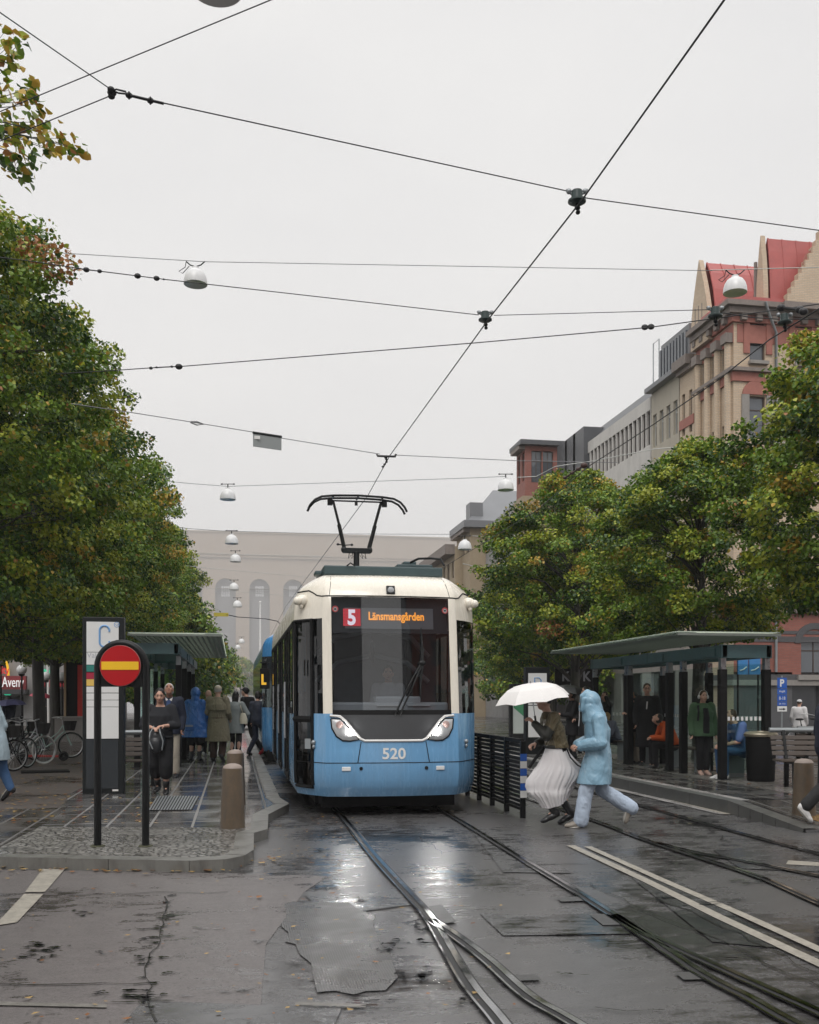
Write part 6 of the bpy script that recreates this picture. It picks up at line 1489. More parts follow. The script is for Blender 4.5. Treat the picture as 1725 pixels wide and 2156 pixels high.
# ---------------------------------------------------------------- people
BASE = dict(pel=(0,0,.96), chest=(0,0,1.29), neck=(0,-.012,1.475), head=(0,.03,1.62),
    hipL=(-.09,0,.92), hipR=(.09,0,.92), knL=(-.10,.03,.50), knR=(.10,.03,.50), anL=(-.10,-.02,.085), anR=(.10,-.02,.085),
    shL=(-.175,-.01,1.405), shR=(.175,-.01,1.405), elL=(-.235,-.03,1.13), elR=(.235,-.03,1.13), wrL=(-.23,.06,.90), wrR=(.23,.06,.90))
SIT = dict(pel=(0,0,.53), chest=(0,.03,.86), neck=(0,.05,1.03), head=(0,.10,1.17), hipL=(-.09,0,.51), hipR=(.09,0,.51), knL=(-.11,.43,.52), knR=(.11,.43,.52), anL=(-.11,.42,.09), anR=(.11,.40,.09),
    shL=(-.175,.03,.96), shR=(.175,.03,.96), elL=(-.22,.06,.70), elR=(.22,.06,.70), wrL=(-.12,.28,.62), wrR=(.12,.28,.62))
HAIRD = cloth('dark_hair', (.012,.010,.009), .45, var=.3, bs=90); HAIRB = cloth('brown_hair', (.045,.025,.015), .5, var=.3, bs=90); HAIRW = cloth('white_hair', (.48,.46,.43), .6, var=.15, bs=90); HAIRY = cloth('blond_hair', (.32,.20,.09), .5, var=.2, bs=90)
EYE_M = mat('eye_dark', (.02,.015,.012), .2, var=0); LIP = mat('lips', (.28,.10,.085), .5, var=.1); BROW = mat('eyebrow', (.03,.02,.015), .7, var=.2)
SHOEB = mat('black_shoe', (.012,.012,.013), .35); SHOEW = mat('white_shoe', (.62,.61,.60), .45); SHOER = mat('red_shoe', (.36,.02,.03), .5); SHOET = mat('taupe_shoe', (.22,.195,.165), .55); SHOEP = mat('pinkish_shoe', (.45,.30,.25), .5); SOLE = mat('pale_sole', (.5,.48,.44), .6)
class Figure:
    def __init__(s, label, loc, heading, H=1.74, pose=None, seat=False, skin=SKIN, face=True, look=(0,0), vox=.0105, bulk=1.0, feet=(None,None), grip=(.55,.55), group=None):
        s.k = H/1.75; s.bulk = bulk; s.vox = vox; s.root = thing('person', label, 'person', loc, -YAW - R(heading), group)
        J = dict(BASE); 
        if seat: J.update(SIT)
        J.update(pose or {}); s.J = {n: Vector(p)*s.k for n, p in J.items()}; k = s.k; j = s.J
        s.HM = Matrix.Rotation(R(look[0]), 3, 'Z') @ Matrix.Rotation(R(-look[1]), 3, 'X'); hm = s.HM
        def hp(x, y, z): return j['head'] + hm @ (Vector((x,y,z))*k)
        s.hp = hp; m = MB(); b = bulk
        m.ell(hp(0,0,.01), (.073*k,.090*k,.108*k), 18, 12, hm); m.ell(hp(0,.030,-.055), (.054*k,.058*k,.062*k), 14, 9, hm); m.cap(hp(0,.082,.005), hp(0,.102,-.026), .010*k, .0155*k, 8)
        for e in (-1,1): m.ell(hp(e*.076,-.004,-.012), (.012*k,.022*k,.032*k), 8, 6, hm); m.ell(hp(e*.033,.066,-.028), (.025*k,.022*k,.022*k), 8, 6, hm)
        m.cap(hp(0,.072,.040), hp(0,.078,.022), .02*k, .014*k, 8)
        m.cap(j['neck']-Vector((0,0,.04*k)), hp(0,-.015,-.06), .058*k*min(b,1.12), .052*k, 12)
        m.loft([(j['pel']-Vector((0,0,.06*k)),.145*k*b,.105*k*b),(j['pel'],.15*k*b,.11*k*b),(j['pel'].lerp(j['chest'],.5),.13*k*b,.10*k*b),(j['chest'],.155*k*b,.11*k*b),(j['chest'].lerp(j['neck'],.6),.14*k,.085*k),(j['neck'],.055*k,.055*k)], 18)
        s.footdir = {}
        for i, S_ in enumerate('LR'):
            m.chain([j['chest'].lerp(j['sh'+S_],.75), j['sh'+S_], j['el'+S_], j['wr'+S_]], [.06*k,.055*k*b,.040*k*b,.027*k], 10)
            m.chain([j['hip'+S_], j['kn'+S_]], [.083*k*b,.054*k*b], 12); kn, an = j['kn'+S_], j['an'+S_]; mid = kn.lerp(an,.35)+Vector((0,-.018*k,0))
            m.chain([kn, mid, an], [.052*k*b,.054*k*b,.036*k], 12)
            fd = Vector(feet[i]) if feet[i] else Vector((.12*(-1,1)[i],1,-.18)); fd.normalize(); s.footdir[S_] = fd
            m.cap(an, an+fd*.06*k, .034*k, .022*k, 8)
            s.hand(m, j['el'+S_], j['wr'+S_], (-1,1)[i], grip[i])
        s.body = blob(m, 'body', skin, s.root, vox, 2)
        if face:
            e_ = MB()
            for e in (-1,1): e_.ell(hp(e*.031,.083,.014), (.012*k,.008*k,.006*k), 10, 6, hm)
            e_.build('eyes', EYE_M, s.root, smooth=90); e_ = MB()
            for e in (-1,1): e_.cap(hp(e*.046,.080,.030), hp(e*.018,.090,.034), .005*k, .006*k, 6)
            e_.build('eyebrows', BROW, s.root, smooth=90); e_ = MB(); e_.ell(hp(0,.086,-.058), (.023*k,.007*k,.007*k), 10, 6, hm); e_.build('mouth', LIP, s.root, smooth=90)
    def hand(s, m, el, w, sd, curl):
        k = s.k; d = (w-el).normalized(); up = Vector((0,0,1)) if abs(d.z) < .8 else Vector((0,1,0)); side_ = d.cross(up).normalized()*(1); pn = side_.cross(d).normalized()
        if abs(d.z) >= .8: side_, pn = Vector((0,1,0)), Vector((-sd,0,0))
        c = w + d*.045*k; T = Matrix((side_, d, pn)).transposed(); m.ell(c, (.040*k,.052*k,.018*k), 12, 8, T)
        for i, (o, L_) in enumerate(((-.030,.060),(-.010,.070),(.010,.066),(.028,.052))):
            p0 = w + d*.085*k + side_*o*k; a1 = curl*1.1; p1 = p0 + (d*math.cos(a1)-pn*math.sin(a1))*L_*.5*k; a2 = curl*2.2; p2 = p1 + (d*math.cos(a2)-pn*math.sin(a2))*L_*.5*k
            m.chain([p0-d*.01*k,p0,p1,p2], [.0095*k,.0092*k,.0088*k,.0075*k], 7)
        t0 = w + d*.03*k - side_*.035*k; m.chain([t0, t0+(d*.6-side_*.7-pn*.3)*.035*k, t0+(d*1.1-side_*.7-pn*.7)*.052*k], [.012*k,.011*k,.009*k], 7)
    def top(s, mt, hem=.90, sleeve=1.0, th=.026, flare=0.0, name='jacket', hemc=None, fold=.010, sl=.0, collar=True, extra=None, wide=(1,1), fs=.11):
        k, j, b = s.k, s.J, s.bulk; m = MB(); a, c = wide
        pel = j['pel']; hz_ = hem*k; rings = []
        if hz_ < pel.z-.02:
            hc = Vector(hemc)*k if hemc else Vector(((j['knL'].x+j['knR'].x)/2*.5+pel.x*.5, (j['knL'].y+j['knR'].y)/2*.4+pel.y*.6, hz_)); hc.z = hz_
            rings += [(hc,(.165+th+flare)*k*b*a,(.13+th+flare)*k*b*c), (hc.lerp(pel,.5),(.165+th+flare*.6)*k*b*a,(.13+th+flare*.6)*k*b*c)]
            rings += [(pel,(.16+th)*k*b*a,(.122+th)*k*b*c)]
        else: rings += [(pel.lerp(j['chest'], (hz_-pel.z)/max(.01,(j['chest'].z-pel.z))),(.15+th)*k*b*a,(.12+th)*k*b*c)]
        rings += [(pel.lerp(j['chest'],.45),(.142+th)*k*b*a,(.112+th)*k*b*c),(j['chest'],(.160+th)*k*b*a,(.118+th)*k*b*c),(j['chest'].lerp(j['neck'],.48),(.160+th*.8)*k*a,(.102+th*.8)*k*c),(j['chest'].lerp(j['neck'],.82),(.105+th*.6)*k,(.080+th*.6)*k)]
        if collar: rings += [(j['neck']+Vector((0,.005,.01))*k,.066*k+th*.25*k,.064*k+th*.25*k)]
        rings = sorted(rings, key=lambda r: r[0].z); m.loft(rings, 22)
        for S_ in 'LR':
            sh, el, wr = j['sh'+S_], j['el'+S_], j['wr'+S_]; m.cap(j['chest'].lerp(sh,.7)+Vector((0,0,.02*k)), sh, (.065+th*.7)*k, (.058+th*.75)*k, 12)
            if sleeve > 0:
                t1 = min(1, sleeve/.5); m.cap(sh, sh.lerp(el,t1), (.056+th*.8)*k*b, (.056+th*.8-.014*t1)*k*b, 12)
                if sleeve > .5: t2 = (sleeve-.5)/.5; m.cap(el, el.lerp(wr,t2), (.043+th*.75+sl)*k*b, (.043+th*.7-.012*t2+sl)*k*b, 12)
        if extra: extra(m, s)
        return blob(m, name, mt, s.root, s.vox, 3, fold*k, fs)
    def legs(s, mt, length=1.0, rt=.095, rk=.075, ra=.062, name='trousers', fold=.010):
        k, j, b = s.k, s.J, s.bulk; m = MB(); pel = j['pel']; m.ell(pel-Vector((0,0,.02*k)), (.165*k*b,.132*k*b,.13*k), 18, 10)
        for S_ in 'LR':
            kn, an = j['kn'+S_], j['an'+S_]; m.cap(j['hip'+S_], kn if length > .5 else j['hip'+S_].lerp(kn, length*2), rt*k*b, rk*k*b, 14)
            if length > .5: m.cap(kn, kn.lerp(an, (length-.5)*2), rk*k*b, ra*k*b, 14)
        return blob(m, name, mt, s.root, s.vox, 3, fold*k, .10)
    def shoes(s, mt, shaft=0.0, sole=None, name='shoe'):
        k, j = s.k, s.J
        for S_ in 'LR':
            an, fd = j['an'+S_], s.footdir[S_]; sd = fd.cross(Vector((0,0,1))); sd = sd.normalized() if sd.length > .1 else Vector((1,0,0)); dn = sd.cross(fd); dn = -dn if dn.z > 0 and abs(fd.z) < .8 else dn
            dn = (dn if dn.dot(Vector((0,0,-1))) > 0 or abs(fd.z) > .75 else -dn).normalized(); T = Matrix((sd, fd, -dn)).transposed(); m = MB()
            m.ell(an + fd*.05*k + dn*.035*k, (.050*k,.115*k,.046*k), 14, 9, T); m.ell(an + fd*.135*k + dn*.042*k, (.048*k,.078*k,.036*k), 14, 9, T); m.ell(an - fd*.02*k + dn*.015*k, (.048*k,.055*k,.062*k), 12, 8, T)
            if shaft: m.cap(an, an.lerp(j['kn'+S_], shaft), .048*k, .058*k, 12)
            o = blob(m, name, mt, s.root, .008, 2)
            if sole: q = MB(); q.ell(an + fd*.065*k + dn*.068*k, (.047*k,.130*k,.014*k), 18, 6, T); q.build('sole', sole, o, smooth=60)
    def hair(s, mt, style='short'):
        k, hp = s.k, s.hp; m = MB(); m.ell(hp(0,-.016,.036), (.083*k,.090*k,.098*k), 18, 12, s.HM)
        if style == 'full': m.ell(hp(0,-.03,-.01), (.088*k,.078*k,.085*k), 16, 10, s.HM)
        if style == 'long': m.ell(hp(0,-.04,-.05), (.095*k,.075*k,.14*k), 16, 10, s.HM); m.ell(hp(0,-.05,-.15), (.09*k,.06*k,.12*k), 14, 9, s.HM)
        if style == 'bun': m.ell(hp(0,-.105,.06), (.04*k,.04*k,.04*k), 12, 8, s.HM)
        return blob(m, 'hair', mt, s.root, .009, 2, .008, .03)
    def capx(s, mt, brim=True, name='cap'):
        k, hp = s.k, s.hp; m = MB(); m.ell(hp(0,-.012,.055), (.086*k,.100*k,.075*k), 18, 10, s.HM)
        if brim: m.ell(hp(0,.11,.045), (.065*k,.065*k,.010*k), 14, 6, s.HM)
        return blob(m, name, mt, s.root, .008, 2)
    def bagm(s, fn, name, mt, vox=.010, fold=.008): m = MB(); fn(m, s); return blob(m, name, mt, s.root, vox, 3, fold, .08)
def umbrella(label, loc, Rr, h, mt, tilt=(0,0), n=8, shaft=.75, cat='umbrella'):
    t = thing('umbrella', label, cat, loc, -YAW); T = Matrix.Rotation(R(tilt[0]), 3, 'Y') @ Matrix.Rotation(R(tilt[1]), 3, 'X'); m = MB(); prof = [(.22,.985),(.45,.91),(.68,.74),(.86,.47),(1.0,.12)]; rows = len(prof); seg = n*2; vs = [T @ Vector((0,0,h))]; fs = []
    for q, zf in prof:
        for k in range(seg):
            a = 2*PI*k/seg + .2; dip = k % 2; r = Rr*q*(1 if not dip else math.cos(PI/n)*(1-.035*q)); vs.append(T @ Vector((r*math.cos(a), r*math.sin(a), h*zf*(1-.02*dip)+.018*dip*(q > .95))))
    for k in range(seg): fs.append((0, 1+k, 1+(k+1)%seg))
    for i in range(rows-1):
        for k in range(seg): fs.append((1+i*seg+k, 1+(i+1)*seg+k, 1+(i+1)*seg+(k+1)%seg, 1+i*seg+(k+1)%seg))
    m.add(vs, fs); m.build('canopy', mt, t, smooth=17)
    m = MB(); m.tube([T @ Vector((0,0,h+.03)), T @ Vector((0,0,h-.05)), T @ Vector((0,0,h-shaft))], .007, 6); m.build('shaft', STEEL, t); m = MB(); m.tube([T @ Vector((0,0,h-shaft)), T @ Vector((0,0,h-shaft-.12))], .014, 8); m.build('handle', BLK, t)
    m = MB()
    for k in range(n): a = 2*PI*k/n + .2; m.tube([T @ Vector((q*Rr*math.cos(a), q*Rr*math.sin(a), h*zf-.008)) for q, zf in [(0,1)]+prof], .0035, 4)
    m.build('ribs', STEEL, t); return t
BLKC = cloth('black_cloth', (.010,.010,.012), .8); CHARC = cloth('charcoal_knit', (.020,.021,.025), .9, bs=260, bump=.4); NAVYC = cloth('navy_cloth', (.012,.016,.032), .75); BEIGE = cloth('beige_cotton', (.40,.355,.29), .8, dirt=0) if False else cloth('beige_cotton', (.40,.355,.29), .8)
OLIVE = cloth('khaki_coat', (.20,.175,.115), .75); OLIVJ = cloth('olive_satin', (.125,.10,.055), .38, var=.35); DKGRN = cloth('dark_sleeve', (.022,.022,.018), .5, var=.3)
PONCHO = mat('blue_poncho', (.022,.13,.42), .32, var=.12, vs=5, coat=.2); RAINB = mat('pale_blue_raincoat', (.205,.355,.465), .30, var=.16, vs=5, coat=.15, rv=.08)
def creases(m, sc=5.0, st=.8, dist=.05, stretch=(1,1,.55)):
    nt = m.node_tree; b = nt.nodes['Principled BSDF']; n = noise(nt, coords(nt, 'Object', stretch), sc, 4, .55, 1.6); r_ = ramp(nt, n, [(.38,0.0),(.5,.75),(.56,1.0),(.64,.5)]); bumpn(nt, r_.outputs[0], b, st, dist)
creases(RAINB, 3.4, .28, .04); DENIM = cloth('light_denim', (.40,.47,.57), .8, var=.15); creases(DENIM, 4.5, .35, .04, (1,1,.35)); JEANB = cloth('blue_denim', (.045,.10,.21), .85, var=.2)
GREYC = cloth('grey_wool', (.22,.24,.235), .85); WHITEC = cloth('white_cotton', (.66,.64,.64), .8, var=.05); GREENJ = cloth('green_jacket', (.050,.098,.050), .8); ORANGE = cloth('orange_knit', (.52,.085,.018), .85); BTEE = cloth('blue_tee', (.08,.14,.30), .85); BROWNT = cloth('brown_trousers', (.055,.030,.022), .8)
def at_feet(px, py, z): return spot(px, py, z)
creases(OLIVJ, 7, .8, .04); creases(PONCHO, 4, .7, .05, (1,1,.3)); creases(OLIVE, 5, .5, .04, (1,1,.4))
# --- left platform
f = Figure('person in a black top and cropped trousers holding a black backpack, facing the camera', spot(338,1672,ZL), 176, 1.70, dict(elL=(-.27,.03,1.14), elR=(.27,.03,1.14), wrL=(-.09,.24,1.13), wrR=(.08,.25,1.10), knL=(-.11,.10,.50), anL=(-.09,-.02,.09), knR=(.09,.02,.49), anR=(.07,-.20,.12), head=(0,.05,1.62)), bulk=1.14, look=(6,10))
f.top(CHARC, .93, .72, .028, name='jumper', collar=False); f.legs(BLKC, .68, .112, .098, .095); f.shoes(SHOEB, .24); f.hair(HAIRD, 'full')
b_ = f.bagm(lambda m, s: (m.ell((.02,.22,.86),(.135,.085,.19)), m.ell((.03,.27,.80),(.10,.06,.13)), m.ell((.02,.23,1.02),(.07,.05,.06))), 'backpack', mat('black_nylon', (.016,.017,.02), .4, var=.3)); m = MB(); m.tube([(-.03,.30,1.08),(-.06,.33,.98),(-.10,.33,.86),(-.08,.31,.72)], .012, 6); m.tube([(.05,.28,1.10),(.10,.31,1.0),(.12,.33,.88),(.06,.34,.74)], .010, 6); m.build('bag_strap', GALV, b_)
f = Figure('white haired man in a dark open jacket and beige trousers looking down', spot(358,1637,ZL), 178, 1.86, dict(knR=(.10,.08,.50), anR=(.09,-.08,.09), wrR=(.24,.10,.92), head=(0,.07,1.61)), skin=SKIN2, look=(8,-26))
f.top(NAVYC, .80, 1.0, .034); f.legs(BEIGE, .97, .105, .085, .075); f.shoes(SHOEB); f.hair(HAIRW, 'full'); f.bagm(lambda m, s: (m.loft([((0,.135*s.k,1.0*s.k),.05,.03),((0,.14*s.k,1.25*s.k),.06,.035),((0,.09*s.k,1.42*s.k),.045,.03)],14)), 'sweater', cloth('blue_sweater', (.035,.065,.16), .85)); m = MB(); k = f.k
for e in (-1,1): m.plate([(e*.012,.105*k,1.43*k),(e*.07,.075*k,1.47*k),(e*.055,.10*k,1.40*k)], .006)
m.build('shirt_collar', WHITEC, f.root, recalc=True)
def poncho_extra(m, s): m.loft([((.02,-.02,.58*s.k),.36,.25),((.01,-.01,.85*s.k),.33,.225),((0,0,1.12*s.k),.27,.19),((0,0,1.33*s.k),.215,.155),((0,-.01,1.45*s.k),.10,.09)], 26); m.ell(s.hp(0,-.02,.02),(.118*s.k,.128*s.k,.145*s.k),16,10); m.cap(s.J['neck'], s.hp(0,-.03,-.06), .11, .10, 12)
f = Figure('person in a bright blue hooded rain poncho seen from behind', spot(412,1603,ZL), 8, 1.80, dict(elR=(.30,.06,1.10), wrR=(.26,.20,.98)), face=False, vox=.012); f.top(PONCHO, .80, .5, .04, name='poncho', extra=poncho_extra, fold=.028); f.legs(BLKC, .55, .13, .12, .11, name='skirt'); f.shoes(SHOEB, .35)
b_ = f.bagm(lambda m, s: m.box((-.06,-.265,.80*s.k),(.20,.03,.13)), 'poncho_pocket', mat('poncho_pocket', (.018,.10,.34), .4), .012); m = MB(); m.bx(-.16,.04,-.297,-.285,.84*f.k,.855*f.k); m.bx(-.16,.04,-.297,-.285,.865*f.k,.88*f.k); m.build('reflective_stripe', LGREY, b_)
f = Figure('tall person in a long khaki trench coat and pale cap, seen from behind', spot(459,1603,ZL), 2, 1.88, dict(knR=(.10,.12,.52), anR=(.12,-.12,.14), wrR=(.24,.14,1.0), wrL=(-.24,.14,1.0)), face=False, vox=.012, bulk=1.15, feet=(None,(.1,.7,-.5)))
f.top(OLIVE, .46, 1.0, .040, .05, name='trench_coat', fold=.016, hemc=(0,-.02,.46)); f.legs(BROWNT, .96, .1, .08, .07); f.shoes(SHOEB); f.hair(HAIRW); f.capx(cloth('cream_cap', (.50,.43,.34), .7), False)
b_ = f.bagm(lambda m, s: m.loft([((0,-.03,1.17*s.k),.245*s.k,.19*s.k),((0,-.02,1.30*s.k),.25*s.k,.185*s.k),((0,-.01,1.42*s.k),.175*s.k,.125*s.k)],20), 'storm_flap', OLIVE, .012); m = MB(); m.ring((0,-.005,1.00*f.k), .205*f.k, .018, (0,0,1), 28, 6); q = m.build('belt', BROWNT, f.root); q.scale = (1.0,.82,1); 
f = Figure('balding man in dark clothes mostly hidden behind the trench coat', spot(438,1592,ZL), 20, 1.80, face=False, vox=.014); f.top(BLKC, .85); f.legs(BLKC); f.shoes(SHOEW)
f = Figure('person with long black hair in a light grey coat with a cream shoulder bag', spot(496,1597,ZL), 12, 1.74, dict(elR=(.33,.02,1.16), wrR=(.25,.16,.98), knL=(-.09,.05,.5), anL=(-.08,-.06,.09)), face=False, vox=.012); f.top(GREYC, .66, 1.0, .036, .035, name='coat', fold=.012); f.legs(BLKC, .97, .09, .065, .05); f.shoes(SHOEB); f.hair(HAIRD, 'long')
m = MB(); m.loft([((.26,-.08,.90),.10,.055),((.25,-.07,1.02),.11,.06),((.23,-.05,1.18),.06,.04)], 16); b_ = m.build('shoulder_bag', cloth('cream_bag', (.52,.48,.38), .7), f.root, smooth=60); m = MB(); m.tube([(.23,-.06,1.17),(.19,-.10,1.32),(.15,-.06,1.46),(.16,.06,1.44),(.22,.0,1.2)], .010, 6); m.build('bag_strap', cloth('cream_strap', (.5,.46,.36), .7), b_)
f = Figure('person in a black cap and sweater with red shoes striding left near the tram', spot(521,1588,ZL), -62, 1.90, dict(knL=(-.10,.20,.52), anL=(-.09,.24,.09), knR=(.09,-.10,.49), anR=(.08,-.42,.13), wrR=(.22,.16,.96), elR=(.23,-.04,1.12), head=(0,.07,1.60)), look=(0,-14), vox=.012, feet=(None,(0,.75,-.6))); f.top(BLKC, .90, 1.0, .03, name='sweater'); f.legs(BLKC, .97, .095, .075, .06); f.shoes(SHOER); f.hair(HAIRD); f.capx(BLKC)
f = Figure('person in dark patterned clothes stepping toward the tram door under the amber L', spot(543,1590,ZL), 25, 1.76, dict(knL=(-.10,.05,.50), anL=(-.22,-.12,.09), knR=(.09,.22,.52), anR=(.09,.26,.10)), face=False, vox=.013); f.top(cloth('dark_flower_print', (.022,.026,.042), .7, var=.9), .84); f.legs(NAVYC, .97); f.shoes(SHOEB); f.hair(HAIRD, 'full')
f = Figure('person in a pale blue raincoat striding out past the left frame edge', spot(-8,1688,ZL), -88, 1.74, dict(pel=(0,.02,.95), chest=(0,.10,1.28), neck=(0,.13,1.46), head=(0,.18,1.60), shL=(-.175,.1,1.39), shR=(.175,.1,1.39), elL=(-.22,.16,1.12), elR=(.22,.0,1.12), wrL=(-.2,.34,1.0), wrR=(.2,.1,.9), knL=(-.09,.24,.52), anL=(-.09,.34,.10), knR=(.09,-.06,.47), anR=(.09,-.20,.15)), feet=(None,(0,.55,-.75)), vox=.0105); f.top(mat('grey_blue_raincoat', (.36,.45,.50), .4, var=.1, vs=5), .62, 1.0, .045, .06, name='raincoat', fold=.016); f.legs(JEANB, .93, .1, .08, .062); f.shoes(SHOEB, 0, SOLE); f.hair(HAIRB, 'full')
p = W((84-CX)*45/FL,45,ZL); f = Figure('distant person in black under the red umbrella', p, 100, 1.70, dict(elR=(.22,.10,1.15), wrR=(.10,.26,1.25)), face=False, vox=.016); f.top(BLKC, .7); f.legs(BLKC); f.shoes(SHOEB); f.hair(HAIRD, 'full'); umbrella('distant red umbrella held over a dark figure, left of the second trunk', p+Vector((.05,0,1.62)), .52, .24, mat('red_umbrella', (.50,.05,.09), .5), (8,0))
p = W((20-CX)*31/FL,31,ZL); f = Figure('person in dark clothes under the purple umbrella behind the bicycles', p, -60, 1.64, dict(elR=(.22,.10,1.10), wrR=(.10,.24,1.10)), face=False, vox=.016); f.top(NAVYC, .7); f.legs(BLKC); f.shoes(SHOEB); f.hair(HAIRD); umbrella('purple blue umbrella behind the parked bicycles at the left edge', p+Vector((0,0,1.30)), .52, .24, mat('purple_umbrella', (.10,.10,.22), .5), (-5,0))
# --- the two crossing the tracks
gU = spot(1175,1737,0)
f = Figure('woman in an olive satin jacket and long white tiered skirt running under the white umbrella', gU, -90, 1.74,
    dict(pel=(0,.0,.97), chest=(0,.075,1.27), neck=(0,.125,1.455), head=(0,.175,1.60), hipL=(-.08,0,.93), hipR=(.08,0,.93), shL=(-.165,.075,1.39), shR=(.165,.075,1.39), knL=(-.08,.22,.56), anL=(-.06,.06,.17), knR=(.08,.03,.50), anR=(.07,-.17,.15),
         elL=(-.22,.18,1.16), wrL=(-.13,.335,1.33), elR=(.22,.06,1.12), wrR=(.12,.27,1.05)), feet=((0,.93,-.42),(0,.90,-.50)), vox=.0085, look=(0,-6), grip=(1.0,.8))
f.top(OLIVJ, 1.0, .30, .036, name='jacket', fold=.018, sl=.02); f.bagm(lambda m, s: [m.chain([s.J['sh'+q].lerp(s.J['el'+q],.35), s.J['el'+q], s.J['el'+q].lerp(s.J['wr'+q],.86)], [.076,.070,.052], 12) for q in 'LR'], 'sleeves', DKGRN, .009, .014)
f.bagm(lambda m, s: m.loft([((0,.035,.985),.172,.140),((0,.04,1.03),.178,.146)],22), 'waistband', DKGRN, .010)
def skirt_mesh():
    rg = random.Random(4); m = MB(); n = 160; rows = []
    # z, centre y, half width x, half depth y, fold depth
    R_ = [(1.0,.02,.155,.135,.0),(.93,.015,.170,.165,.01),(.86,.005,.180,.205,.02),(.80,-.0,.188,.245,.025),(.745,.0,.196,.275,.03),(.735,.0,.198,.288,.045),(.66,.02,.205,.31,.05),(.58,.055,.208,.315,.05),(.50,.08,.205,.295,.05),(.445,.09,.195,.272,.05),(.435,.09,.2,.280,.075),(.36,.075,.18,.235,.08),(.30,.06,.162,.20,.09),(.225,.045,.150,.165,.10)]
    ph = [rg.uniform(0,6.28) for _ in range(6)]; vs = []; fs = []
    for i, (z, cy_, rx, ry, fd) in enumerate(R_):
        for k in range(n):
            a = 2*PI*k/n; w_ = .8*fd*(.40*math.sin(15*a+ph[0]+z*4)+.45*math.sin(26*a+ph[1]-z*7)+.5*math.sin(5*a+ph[2]+z*3)+.25*math.sin(38*a+ph[3]))
            q = 1+w_; fw = max(0, math.sin(a)); bk = max(0, -math.sin(a)); bal = .16*math.exp(-((z-.50)/.14)**2)*fw**2 + .20*math.exp(-((z-.70)/.13)**2)*bk**3; up_ = .22*bk**2*max(0,(.62-z))
            vs.append((rx*q*math.cos(a), cy_+ry*q*math.sin(a)*(1+bal), z+up_*1.5+.03*max(0,math.sin(a*2+1))*(z<.3)))
    for i in range(len(R_)-1):
        for k in range(n): fs.append((i*n+k, (i+1)*n+k, (i+1)*n+(k+1)%n, i*n+(k+1)%n))
    return m.add(vs, fs)
skirt_mesh().build('skirt', leaf_mat('white_tiered_skirt', (.76,.73,.74), (.82,.80,.80), .22), f.root, smooth=80)
f.legs(BLKC, .6, .075, .06, .05, name='leggings'); f.shoes(SHOEB, .55); f.hair(HAIRD, 'bun')
m = MB(); m.tube([(-.17,-.08,1.0),(-.19,-.13,.88),(-.20,-.22,.78),(-.19,-.34,.73),(-.1,-.40,.70)], .010, 6); m.tube([(.1,.16,1.0),(.14,.26,.86),(.14,.36,.72)], .022, 6); m.build('jacket_cords', BLKC, f.root)
wrist = gU + Matrix.Rotation(f.root.rotation_euler.z, 3, 'Z') @ (f.J['wrL'] + (f.J['wrL']-f.J['elL']).normalized()*.075)
umbrella('white umbrella held by the woman in the white skirt', wrist + Vector((.05,0,.20)), .50, .25, mat('white_umbrella_cloth', (.72,.70,.68), .5, var=.05, vs=9, bump=.15, bs=200), (-8,4), 8, .42)
gR = spot(1240,1741,0)
f = Figure('hooded person in a pale blue raincoat and light jeans running left', gR, -90, 1.78,
    dict(pel=(0,-.115,.90), chest=(0,-.105,1.22), neck=(0,-.045,1.42), head=(0,.005,1.54), hipL=(-.09,-.11,.86), hipR=(.09,-.11,.86), shL=(-.17,-.10,1.34), shR=(.17,-.10,1.34), knL=(-.09,.05,.46), anL=(-.09,.115,.085), knR=(.09,-.19,.45), anR=(.08,-.55,.225),
         elL=(-.24,-.10,1.06), wrL=(-.15,.115,1.02), elR=(.24,-.10,1.08), wrR=(.14,.11,1.02)), feet=((0,1,-.1),(0,.18,-1)), vox=.0085, look=(0,-10), grip=(.9,.9))
def hood(m, s):
    k = s.k; m.ell(s.hp(0,-.03,.03),(.105*k,.118*k,.135*k),20,12,s.HM); m.cap(s.hp(0,-.04,.08), s.hp(0,.03,.125), .07*k, .05*k, 12); m.cap(s.hp(0,-.09,.0), s.J['neck']+Vector((0,-.06,-.06))*k, .075*k, .10*k, 12); m.chain([s.hp(0,-.04,-.06), s.J['neck'].lerp(s.J['chest'],.3)],[.12*k,.155*k],16); m.cap(s.hp(0,.05,.105), s.hp(0,.085,.075), .05*k, .04*k, 10)
    for e in (-1,1): m.cap(s.hp(e*.075,.075,.04), s.hp(e*.06,.075,-.10), .028*k, .03*k, 8)
f.top(RAINB, .54, 1.0, .052, .045, name='raincoat', hemc=(0,-.055,.54), fold=.030, fs=.24, extra=hood, sl=.006, wide=(.97,.95)); f.legs(DENIM, .99, .103, .092, .094, fold=.016); f.shoes(SHOET, 0, SOLE)
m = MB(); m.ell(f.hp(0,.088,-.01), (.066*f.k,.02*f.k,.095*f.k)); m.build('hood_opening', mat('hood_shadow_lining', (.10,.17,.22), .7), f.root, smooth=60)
m = MB(); m.tube([f.hp(.05,.09,-.08), f.hp(.05,.07,-.2), f.hp(.06,.06,-.30)], .006, 5); m.build('hood_cord', WHITEC, f.root); m = MB(); m.box((-.02,.12,.99), (.07,.05,.12)); m.build('phone', BLK, f.root)
